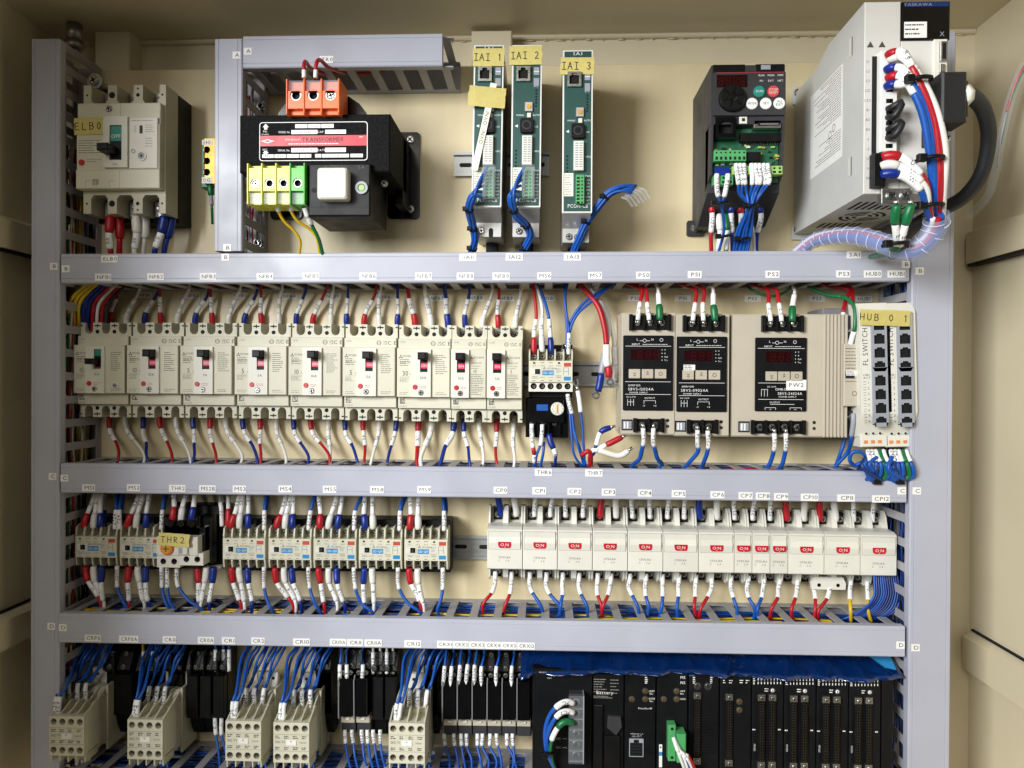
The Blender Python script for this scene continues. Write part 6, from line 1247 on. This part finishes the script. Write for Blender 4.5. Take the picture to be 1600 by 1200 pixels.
# clear tubing and studs on the right wall
plain('clear plastic tubing with a red stripe hanging on the right wall', [(1612, 92, 120), (1596, 110, 118), (1580, 150, 110), (1566, 210, 104), (1556, 270, 92), (1540, 310, 72), (1512, 338, 40)], [(0, 6, 'clear', 'tubing', None)], 'clear tubing on the right wall', name='tubing', cat='tubing')
plain('thin pinkish wire inside the clear tubing on the right wall', [(1612, 92, 120), (1596, 110, 118), (1580, 150, 110), (1566, 210, 104), (1558, 262, 93)], [(70, 1.6, 'transred', 'insulation', None), (0, 1.4, 'grey', 'insulation', None)], 'clear tubing on the right wall')
plain('thin green wire inside the clear tubing on the right wall', [(1612, 97, 119), (1594, 120, 116), (1576, 165, 109), (1563, 225, 100)], [(0, 1.5, 'green', 'insulation', None)], 'clear tubing on the right wall')
for px, py, lab in ((1596, 76, 'upper threaded stud sticking out of the right wall'), (1597, 135, 'lower threaded stud sticking out of the right wall')):
    a, b, h = W(px, py, 118); t = thing('wall_stud', lab, 'bolt', XR, b, h, 'threaded studs on the right wall'); obj('rod', MB('zinc').tube([(0, 0, 0), (-18, 0, 0)], 3, 8), t); obj('nut', MB('zinc').tube([(-5, 0, 0), (-11, 0, 0)], 6.5, 6), t)
# ================================================================== auxiliary relays
def relay(label, px, py, no, W_=48.5):
    hf = 116; x, y = P(px, py, hf); t = thing('auxiliary_relay', label, 'relay', x, y, 0, 'cream relays hanging in the bottom row')
    H_ = 54; a = W_/2
    obj('rear_case', MB('cream2').prof([(-42, 12), (-42, 50), (-36, 62), (36, 62), (42, 52), (42, 12)], -a+2, a-4), t)
    obj('side_plate', MB('cream2').poly([(a-4, -46), (a-1, -46), (a-1, 46), (a-4, 46)], 14, 58).box(a-4, a-1.2, 20, 34, 6, 16).box(a-4, a-1.2, -30, -14, 6, 16), t)
    obj('middle_case', MB('cream2').box(-a+1, a-3, -34, 30, 58, 82, .8), t)
    obj('front_case', MB('cream').box(-a, a, -H_/2+2, H_/2-2, 80, hf-7.5, .8), t)
    hs = [[(q+(-a+W_*(k+.5)/4), r+yy) for q, r in ring(12, 4.4)] for yy in (19.2, -19.4) for k in range(4)]
    obj('front_plate', MB('cream').pierced([(-a, -H_/2), (a, -H_/2), (a, H_/2), (-a, H_/2)], hs, hf-7.6, hf, 7, 'cream2', 'hole'), t)
    for yy in (19.2, -19.4):
        for k in range(4): screw(t, -a+W_*(k+.5)/4, yy, hf-5.5, 3.4, 'terminal_screw', 'zinc')
    obj('seam', MB('inkpale').rect(-a, a, 10.6, 11.1, hf+.06).rect(-a, a, -11.6, -11.1, hf+.06), t)
    L_ = MB('ink').text('SRD-T9', -a+9, .6, hf+.08, 3.3, fit=13); L_.mat('inkgrey').text('5NO5NC', a-8, .2, hf+.08, 2, fit=9)
    for k in range(4): L_.micro(-a+2.5+k*12, -a+10+k*12, 4.8, 9.6, hf+.08, 2, 1.3, no+k).micro(-a+2.5+k*12, -a+10+k*12, -10, -5.6, hf+.08, 2, 1.3, no+k+5)
    obj('lettering', L_, t)
    obj('slider', MB('white').box(-6.5, 7, -3.4, 3.4, hf, hf+1, .3).mat('inkpale').rect(-1, 1, 1, 2.6, hf+1.05), t)
    fin = shared('relayfin', lambda: MB('cream2').prof([(0, 82), (11, 82), (12, 86), (11, 92), (1.5, hf-1), (0, hf-1)], -.9, .9))
    fin2 = shared('relayfin:b', lambda: MB('cream2').prof([(0, 40), (13, 40), (14, 46), (12, 62), (4, 80), (0, 80)], -.9, .9))
    for k in range(5): obj('barrier', fin, t, -a+1+k*(W_-2)/4, H_/2-2, 0); obj('barrier', fin2, t, -a+2+k*(W_-7)/4, 29, 0)
    for k in range(5): obj('barrier', shared('relayfin:c', lambda: MB('cream2').box(-.9, .9, -10, 0, 84, hf-3, .4)), t, -a+1+k*(W_-2)/4, -H_/2, 0)
    for k in range(4): screw(t, -a+W_*(k+.5)/4, 35, 64, 3.8, 'terminal_screw', 'zinc')
    obj('rear_tab', MB('ivory').box(-a+12, a-5, 40, 62, 30, 38, .8).mat('hole').cyl(a-12, 54, 2.4, 38, 38.2, 10).cyl(-a+20, 54, 2.4, 38, 38.2, 10), t)
    return t
RL = [('CRP0', 104, 1150), ('CR0', 226.5, 1155.5), ('CR2', 380, 1158), ('CR10', 455, 1160.5), ('CR12', 635.5, 1161.5)]
GRL = 'blue wires above the relays'
RT = {'CRP0': ['N24', 'YK4', 'P21A', '01', '02'], 'CR0': ['N24', 'YT4', 'P24', '2P24', '2P24'], 'CR2': ['DS1', '51A', '032', '033', '01B'], 'CR10': ['N2A', '', 'L11A', 'P24C', '3P24'], 'CR12': ['N24', '', '030', '063', '']}
ordi = ('leftmost', 'second', 'third', 'fourth', 'rightmost')
for i, (n, px, py) in enumerate(RL):
    relay('cream relay with four-hole front, %s of five in the bottom row' % ordi[i], px, py, 60+i*11)
    for k in range(5):
        front = k < 2; sx = px-18+k*5 if front else px-6+(k-2)*13; y0 = py-30 if front else py-52; h0 = 104 if front else 72
        sx += 0 if front else 9
        tx = RT[n][k]
        top = px-4+k*13+(i == 0)*6
        plain('blue wire, %s of five entering the %s relay' % (ordi[k], ordi[i]), [(sx, y0, h0), (sx+1, y0-10, h0), (sx+3, y0-30, h0-4), (sx+.4*(top-sx)+3, y0-52 if front else y0-40, h0-14), (top, 1030, 58), (top+12, 1012, 44), (top+16, 998, 36)], [SL(tx, 27, 3.2), IN('blue', 2.0)], GRL)
        plain('thin blue wire behind the %s wire of the %s relay' % (ordi[k], ordi[i]), [(sx+4, y0-16, h0-10), (sx+6, y0-34, h0-14), (top+4, 1034, 54), (top+15, 1014, 42), (top+20, 1000, 34)], [IN('blue', 1.9)], GRL)
    for k in range(3):
        sx = px+14+k*9; plain('white-marked wire, %s of three below the %s relay' % (('left', 'middle', 'right')[k], ordi[i]), [(sx, 1176-k*3, 70-k*6), (sx+2, 1186-k*3, 72-k*6), (sx+4, 1202, 70), (sx+10, 1216, 60)], [SL(('01', 'D1A', '24')[k], 18, 3), IN('blue', 2)], 'wires below the relays', flip=True)
# ================================================================== black relay sockets
def socket(label, px, py, wpx, no, lit=True, hf=64):
    x, y = P(px, py, hf); W_ = wpx; a = W_/2; t = thing('relay_socket', label, 'relay socket', x, y, 0, 'black relay sockets in the bottom row')
    obj('base', MB('black').prof([(-62, 8), (-62, 26), (-48, 34), (-26, 40), (30, 40), (40, 52), (62, 40), (72, 26), (72, 8)], -a, a), t)
    if lit:
        obj('relay_body', MB('blackgloss').box(-a+1.6, a-1.6, -24, 30, 40, hf, 1), t)
        obj('front_ledge', MB('ivory').mat('pscase').box(-a+.6, a-.6, -38, -27, 34, hf-12, 1).mat('darkgrey').box(-a+.4, a-.4, -54, -38, 20, 46, 1), t)  # lower ledge box coloured dark for the shade it sits in
        obj('clip', MB('midgrey').prof([(-26, hf-8), (-26, hf+1), (28, hf+3), (34, hf-4), (30, hf-4), (26, hf), (-22, hf-2)], -a-.2, -a+1.4), t)
        obj('latch', MB('ivory').box(-3, 3, -33, -30, hf-12, hf-10, .6), t)
    else: obj('relay_body', MB('black').box(-a+1, a-1, -30, 30, 40, hf, 1), t)
    for k in range(2):
        for yy, hh in ((42, 50), (58, 42), (36, 56)):
            if yy == 36 and not lit: continue
            screw(t, -a/2+k*a, yy+(2 if yy != 36 else 0), hh+1, min(3.6, a*.34), 'terminal_screw', 'zinc')
    obj('divider', MB('blackgloss').box(-.7, .7, 34, 66, 36, 58, .3), t)
for k in range(6): socket('black relay socket, %s from the left of six near the rack' % ORD[k], 702+k*23.3, 1098+.3*k, 20.4, k)
for k in range(2): socket('black relay socket, %s of two between the cream relays' % ('left', 'right')[k], 540+k*24, 1094, 20.6, k)
for k in range(3): socket('dark unlit relay socket, %s of three left of the CR2 relay' % ('left', 'middle', 'right')[k], 300+k*20.5, 1090, 18, k, False, 52)
for k in range(2): socket('dark unlit relay socket, %s of two left of the last cream relay' % ('left', 'right')[k], 590+k*20, 1092, 17.5, k, False, 52)
socket('wide dark relay socket behind the leftmost cream relay', 186, 1086, 40, 0, False, 44)
socket('added dark filler socket right of the fourth cream relay', 506, 1084, 24, 0, False, 40)  # added with the next two to darken the background behind the relays
socket('added dark filler socket right of the last cream relay', 674, 1086, 20, 0, False, 40)
socket('added dark filler socket just behind the second cream relay', 238, 1084, 30, 0, False, 34)
socket('dark relay socket between the second and third cream relays', 274, 1086, 24, 0, False, 44)
GK = 'white-marked wires on the black sockets'
for k, (xs, tx, y1_) in enumerate(((693, 'X0004', 1076), (704, '027', 1076), (717, 'X0005', 1074), (728.5, '028A', 1073), (741, 'X0006', 1074), (752, '023A', 1076), (775, '034', 1076), (799, '040', 1076))):
    plain('marked wire, %s from the left on top of the six sockets' % ORD[k], [(xs, y1_, 60), (xs, y1_-10, 62), (xs+1, y1_-32, 60), (xs+3, 1030, 52), (xs+6, 1006, 38)], [(4, 2, 'metal', 'crimp', None), SL(tx, 28, 2.8), IN('blue', 1.9)], GK)
for k, (xs, tx) in enumerate(((531, '1A12'), (542, '019'), (566, '020'))):
    plain('marked wire, %s from the left on the two middle sockets' % ORD[k], [(xs, 1070, 58), (xs, 1060, 60), (xs, 1040, 58), (xs+1, 1022, 50), (xs+3, 1004, 38)], [SL(tx, 29, 2.9), IN('blue', 1.9)], GK)
for k, (xs, tx) in enumerate(((583, 'B52B'), (594, 'B52D'), (604.5, 'B52E'), (614, 'D52H'))):
    plain('marked wire, %s from the left of four beside the last relay' % ORD[k], [(xs, 1052, 46), (xs, 1044, 46), (xs, 1020, 44), (xs, 1000, 36)], [SL(tx, 30, 2.9), IN('white', 1.9)], GK)
for k, (xs, tx) in enumerate(((337, '01A'), (349, '1A1'), (358, '1A0'))):
    plain('dim marked wire, %s from the left beside the third relay' % ORD[k], [(xs, 1048, 44), (xs, 1040, 44), (xs, 1018, 42), (xs, 1000, 36)], [SL(tx, 30, 2.9), IN('blue', 1.9)], GK)
for k, (xs, tx) in enumerate(((226, '1A0'), (240, 'P24'), (246, '2P24'))):
    plain('dim marked wire, %s from the left behind the second relay' % ORD[k], [(xs, 1048, 44), (xs, 1038, 44), (xs-2, 1018, 42), (xs-3, 1000, 36)], [SL(tx, 28, 2.8), IN('yellow' if k == 0 else 'blue', 1.9)], GK)
for k, xs in enumerate((694, 709, 720.5, 729, 746, 754, 766, 776, 792, 801)):
    plain('marked wire, %s from the left under the six sockets' % ORD[k], [(xs, 1146, 46), (xs, 1154, 48), (xs+1, 1168, 50), (xs+3+random.uniform(-2, 8), 1186, 56), (xs+8, 1206, 60)], [SL(('D1', '02')[k % 2], 16, 2.8), IN('blue', 1.8)], 'wires under the black sockets', flip=True)
for k, xs in enumerate((539, 550, 565, 574, 583, 594)):
    plain('marked wire, %s from the left under the middle sockets' % ORD[k], [(xs, 1140, 46), (xs, 1148, 48), (xs+1, 1162, 50), (xs+4, 1182, 56), (xs+10, 1204, 60)], [SL(('01', '02A', 'B52A')[k % 3], 18, 2.8), IN('blue', 1.8)], 'wires under the black sockets', flip=True)
for k, xs in enumerate((336, 346)):
    plain('marked wire, %s of two under the dark sockets' % ('left', 'right')[k], [(xs, 1116, 40), (xs, 1126, 42), (xs+1, 1148, 46), (xs+6, 1178, 54), (xs+8, 1204, 58)], [SL(('01A', '1A1')[k], 28, 3), IN('blue', 1.8)], 'wires under the black sockets', flip=True)
# ================================================================== controller rack
hf = 96; X = lambda px: P(px, 1120, hf)[0]; yt = P(1100, 1051, hf)[1]; yb = yt-190
t = thing('controller_rack', 'black modular controller rack at the lower right', 'controller', X(835), yb); ox = X(835); Hh = yt-yb
def mod(name, a, b, m='panelblack', h1=hf, top=0): return obj(name, MB(m).box(X(a)-ox+.3, X(b)-ox-.3, 0, Hh-top, 10, h1, 1.2), t)
tops = lambda px: P(px, 1048+(px-835)*.021, hf)[1]
obj('end_cover', MB('black').box(X(832)-ox, X(837)-ox, 0, Hh, 10, hf-4, 1), t)
mod('power_module', 836, 926); mod('processor_module', 926.5, 975, top=6); mod('network_module', 976, 1025, top=1); mod('bus_module', 1026, 1075, top=1.5); mod('counter_module', 1076, 1124, top=2); mod('link_module', 1125, 1174.5, top=2.5)
for k in range(4): mod('input_module', 1175+k*50.6, 1175+k*50.6+50, top=3+.5*k)
mod('end_cover', 1378, 1396, 'black', top=4)
def q(px, py, h=hf): a, b = P(px, py, h); return a-ox, b-yb
h = hf+.1
# power module terminal strip
a0, b0 = q(889, 1191, hf+16); a1, b1 = q(911, 1086, hf+16); st = MB('darkgrey').box(a0, a1, b0, b1, hf-1, hf+14, .8); so = obj('terminal_strip', st, t)
for k in range(6):
    yy = b1-10-k*(b1-b0-6)/6; screw(t, (a0+a1)/2, yy, hf+14.5, 5, 'terminal_screw'); obj('divider', MB('midgrey').box(a0, a1, yy-8.6, yy-7.6, hf+13, hf+18), t)
obj('clear_cover', MB('clearthin').box(a0-1, a1+1, b0, b1, hf+19, hf+20.5).mat('grey').box(a1, a1+1.4, b0, b1, hf, hf+20), t)
L_ = MB('inkpale')
a, b = q(842, 1050); L_.micro(a, a+12, b-1.5, b+1, h, 1, 1.6, 1); a, b = q(855, 1059.5); L_.micro(a, a+10, b-1, b+1, h, 1, 1.4, 2)
for s_, px, py in (('AC', 870, 1100), ('NC', 873, 1154), ('NC', 873, 1168)): a, b = q(px, py); L_.text(s_, a, b, h, 3); L_.rect(a+5, a+11, b-.3, b+.3, h)
for px, w in ((928, 22),):
    a, b = q(px, 1064); L_.micro(a, a+18, b-16, b+4, h, 6, .9, 3); L_.micro(a+22, a+34, b-18, b+4, h, 5, .9, 4); a, b = q(938, 1082); L_.mat('tag').text('Battery', a+6, b, h, 4.4, fit=22); L_.mat('inkpale').micro(a-9, a+18, b-8, b-4, h, 2, .8, 5)
L_.mat('tag'); a, b = q(1008, 1107.5); L_.text('EtherNet/IP', a, b, h, 3.4, fit=18); a, b = q(995, 1146); L_.text('100BASE-TX', a, b, h, 2.2, fit=17).text('10BASE-T', a, b-3.6, h, 2.2, fit=13)
a, b = q(1067, 1058.5); L_.text('MS', a, b, h, 3.6).text('NS', a, b-7, h, 3.6); a, b = q(1018, 1080); L_.text('UNIT', a, b, h, 2.4).text('No.', a, b-3.4, h, 2.2).text('NODE', a, b-10, h, 2.2).text('No.', a, b-13.4, h, 2.2); a, b = q(1066, 1080); L_.text('UNIT', a, b, h, 2.2).text('No.', a, b-3.4, h, 2.2).text('NODE', a, b-10.5, h, 2.2)
for px in (1010, 1085, 1112): a, b = q(px, 1064); L_.micro(a-2, a+2, b-4, b+6, h, 4, 1.2, px)
L_.mat('inkblue')
for px in (1077, 1130): a, b = q(px, 1055.5); L_.micro(a, a+10, b-1, b+1, h, 1, 1.4, px)
L_.mat('gold')
for px in (1027, 979): a, b = q(px, 1053); L_.micro(a, a+9, b-1, b+1, h, 1, 1.2, px)
R = random.Random(6); L_.mat('tag')
for k in range(4):
    for j in range(8):
        a, b = q(1184+k*50.6+j*5, 1063+k*1); L_.rect(a, a+1, b, b+3, h).rect(a, a+1.1, b-5, b-2, h)
    a, b = q(1178+k*50.6, 1065+k); L_.micro(a-1, a+2, b-4, b+5, h, 4, 1.1, k); a, b = q(1197+k*50.6, 1078+k); L_.micro(a-2, a+4, b-3, b+3, h, 2, 1.2, k+7)
    for px in (1178, 1218): a, b = q(px+k*50.6, 1140+k*1.2); L_.micro(a-2, a+3, b-1, b+1, h, 1, 1.6, px)
    a, b = q(1179+k*50.6, 1168+k); L_.text('OD261', a, b, h, 2.2, rot=math.pi/2)
for px in (1124, 1150): a, b = q(px+8, 1066); L_.micro(a-2, a+3, b-2, b+4, h, 2, 1.1, px); L_.micro(a+6, a+11, b-2, b+4, h, 2, 1.1, px+1)
obj('lettering', L_, t)
def rotary(px, py, r=3.2, m='pin'):
    a, b = q(px, py); obj('rotary_switch', MB('darkgrey').annul(a, b, r, r+1.2, hf, hf+.8).mat(m).cyl(a, b, r, hf-.5, hf+1.2, 14, .8).mat('hole').box(a-.4, a+.4, b-r*.6, b+r*.6, hf+1.2, hf+1.3), t)
for px, py in ((1008, 1079.5), (987, 1092), (1008, 1092), (1057, 1079.5), (1037, 1092), (1057, 1092), (1155, 1096), (1155, 1109)): rotary(px, py)
for px, py in ((1089.5, 1071.5), (1106, 1072)): rotary(px, py, 3.8, 'metal')
for k in range(4): rotary(1207+k*50.6, 1078.5+k, 2.6, 'tag')
# battery and card doors
a0, b0 = q(927, 1200); a1, b1 = q(942, 1100); obj('card_door', MB('black').box(a0, a1, b0, b1, hf, hf+4, 1).mat('darkgrey').box(a0+1, a1-1, b1-1, b1, hf+4, hf+4.3), t)
a0, b0 = q(944, 1200); a1, b1 = q(968, 1148); obj('battery_door', MB('black').box(a0, a1, b0, b1, hf, hf+5, 1), t)
a, b = q(960, 1128); obj('latch', MB('darkgrey').poly([(a-9, b+10), (a-10, b-6), (a+2, b-16), (a+10, b-4), (a+8, b+9)][::1], hf, hf+6, 1), t)
a0, b0 = q(984, 1180); a1, b1 = q(1004, 1155); obj('network_port', MB('grey').pierced([(a0-1, b0-1), (a1+1, b0-1), (a1+1, b1+1), (a0-1, b1+1)], [[(a0, b0), (a1, b0), (a1, b1-4), (a1-5, b1-4), (a1-5, b1), (a0+5, b1), (a0+5, b1-4), (a0, b1-4)]], hf-.5, hf+2, 1.9, 'hole', 'hole'), t)
# module ribs (fine horizontal relief)
rb = MB('black')
for (u0, u1) in ((978, 1023), (1078, 1084), (1098, 1122)):
    for k in range(16):
        a, b = q(u0, 1108+k*4.6); a2, _ = q(u1, 1108); rb.box(a, a2, b-.5, b+.5, hf-.3, hf+.5)
for k in range(14):
    a, b = q(840, 1070+k*5); a2, _ = q(884, 1070); rb.box(a, a2, b-.4, b+.4, hf-.3, hf+.4)
obj('relief_ribs', rb, t, kind='stuff')
# ribbon connectors with pins
def ribbon(px, y0_, y1_, wpx=11):
    a0, b0 = q(px-wpx/2, y1_, hf+4); a1, b1 = q(px+wpx/2, y0_, hf+4); b = MB('black').box(a0, a1, b0, b1, hf-1, hf+4, .4); o = obj('ribbon_socket', b, t); n = 22; m = MB('pin')
    for k in range(n):
        for s_ in (.33, .67): xx = a0+(a1-a0)*s_; yy = b0+(b1-b0)*(k+.5)/n; m.box(xx-.32, xx+.32, yy-.32, yy+.32, hf+4, hf+4.4)
    obj('pins', m, o)
    for yy in (b1+1, b0-9): o2 = obj('socket_ear', MB('zinc').box(a0-.3, a1+.3, yy, yy+8.5, hf-1, hf+4.4, .5), t); screw(o2, (a0+a1)/2, yy+4.2, hf+4.8, 2.1)
ribbon(1089.5, 1094, 1184); ribbon(1139.5, 1096, 1187)
for k in range(4): ribbon(1190+k*50.4, 1097+k*1.6, 1190+k*1.6); ribbon(1207+k*50.4, 1097+k*1.6, 1190+k*1.6)
# bus module plug
a0, b0 = q(1043, 1186, hf+8); a1, b1 = q(1055, 1130, hf+8)
obj('plug_frame', MB('termgreen').box(a0, a1, b0, b1, hf, hf+14, .8).mat('hole').cyl((a0+a1)/2, b1-5, 2, hf+14, hf+14.1).cyl((a0+a1)/2, b0+5, 2, hf+14, hf+14.1), t)
a2, b2 = q(1069, 1140, hf+8); a3, b3 = q(1055, 1184, hf+8); obj('plug', MB('termgreen').box(a3, a2, b3, b2, hf, hf+22, 1), t)
a, b = q(1034, 1118); R = random.Random(2); qb = MB('grey').box(a-7, a+7, b-7, b+7, hf, hf+.15)
obj('wire_code_label', MB('tag').box(q(1030, 1137)[0], q(1030, 1137)[0]+4, q(0, 1178)[1], q(0, 1137)[1], hf, hf+.6).mat('hole').cyl(q(1030, 1137)[0]+2, q(0, 1141)[1], 1.2, hf+.6, hf+.7, 8).mat('bluebadge').rect(q(1030, 1137)[0], q(1030, 1137)[0]+4, q(0, 1154)[1], q(0, 1148)[1], hf+.65).mat('red').rect(q(1030, 1137)[0], q(1030, 1137)[0]+4, q(0, 1176)[1], q(0, 1171)[1], hf+.65), t)
obj('dip_switch', MB('tag').box(q(1047, 1107)[0], q(1047, 1107)[0]+6, q(0, 1124)[1], q(0, 1108)[1], hf, hf+.5).mat('ink').box(q(1047, 1107)[0]+1.5, q(1047, 1107)[0]+4.5, q(0, 1123)[1], q(0, 1109)[1], hf+.4, hf+.8), t)
GR = 'wires on the controller rack'
for lab, y0_, m, xe in (('upper white-marked blue wire on the rack power terminals', 1097, 'blue', 852), ('lower white-marked blue wire on the rack power terminals', 1112, 'blue', 855), ('green-booted earth wire on the rack power terminals', 1128, 'green', 858)):
    segs = [SL('PC1' if y0_ == 1097 else 'PC2', 28, 3.8), IN('blue', 3)] if m == 'blue' else [(26, 4.4, 'green', 'boot', None), SL('', 18, 3.6), IN('green', 2.2)]
    plain(lab, [(896, y0_+2, 118), (886, y0_-1, 122), (874, y0_+4, 124), (xe+6, y0_+22, 122), (xe, y0_+46, 118), (xe+2, 1172, 114), (862, 1192, 108), (872, 1212, 100)], segs, GR)
a_, b_, h_ = W(855, 1177, 116); o = obj('cable_tie', MB('black').tube([(-8, 1, 0), (0, 2, 6), (8, 0, 0)], 2, 6).box(-6, 1, -3, 4, 3, 9, .8), None, a_, b_, h_); o['label'] = 'black tie on the curved wires of the rack power module'; o['category'] = 'cable tie'
for k in range(6):
    m = ('white', 'blue', 'white', 'blue', 'white', 'red')[k]
    plain('%s bus wire, %s from the left in the green plug' % (m, ORD[k]), [(1052+k*1.5, 1152+k*3, 118), (1056+k*2, 1164+k*3, 122), (1062+k*2.5, 1182, 124), (1068+k*3, 1200, 120), (1074+k*3, 1214, 110)], [(18, 2.6, 'sleeve', 'marker_sleeve', None), (0, 2.2, m, 'insulation', None)], GR)
# blue protective film lying on top of the rack
x0_, _ = P(814, 1040, 80); x1_, _ = P(1404, 1040, 80); t = thing('protective_film', 'glossy dark blue plastic film draped over the rack top', 'plastic film', (x0_+x1_)/2, yt)
nx, ny_ = 90, 12; vs_, fs = [], []; R = random.Random(12); ph = [R.uniform(0, 6.28) for _ in range(8)]
for i in range(nx+1):
    u = i/nx; xx = (x0_-x1_)/2+(x1_-x0_)*u; ep = .35 if u < .05 else 0
    for j in range(ny_+1):
        v = j/ny_
        w = 1.5*abs(math.sin(u*23+ph[5]+v*3))**4+1.2*abs(math.sin(u*57+ph[6]-v*5))**6+1.6*math.sin(u*34+ph[0])+1.2*math.sin(u*71+ph[1]+v*4)+.8*math.sin(u*120+v*9+ph[2])
        yy = 30-v*31-(2.0*math.sin(u*9+ph[3])+1.0*math.sin(u*23+ph[4]))*v - (8*(1-u/.05) if u < .05 else 0)*v; hh = 12+v*80+w*2.2-(math.cos(v*3.14)*3); 
        if v > .85: hh += (v-.85)*34; yy -= (v-.85)*10
        vs_.append((xx, yy-tops(0)*0, hh)); 
    
for i in range(nx):
    for j in range(ny_): k = i*(ny_+1)+j; fs.append((k, k+1, k+ny_+2, k+ny_+1))
fm = MB('sheetblue').add(vs_, fs, True); fo = obj('film', fm, t); md = fo.modifiers.new('thickness', 'SOLIDIFY'); md.thickness = .0003
# bright folded corner at the right end
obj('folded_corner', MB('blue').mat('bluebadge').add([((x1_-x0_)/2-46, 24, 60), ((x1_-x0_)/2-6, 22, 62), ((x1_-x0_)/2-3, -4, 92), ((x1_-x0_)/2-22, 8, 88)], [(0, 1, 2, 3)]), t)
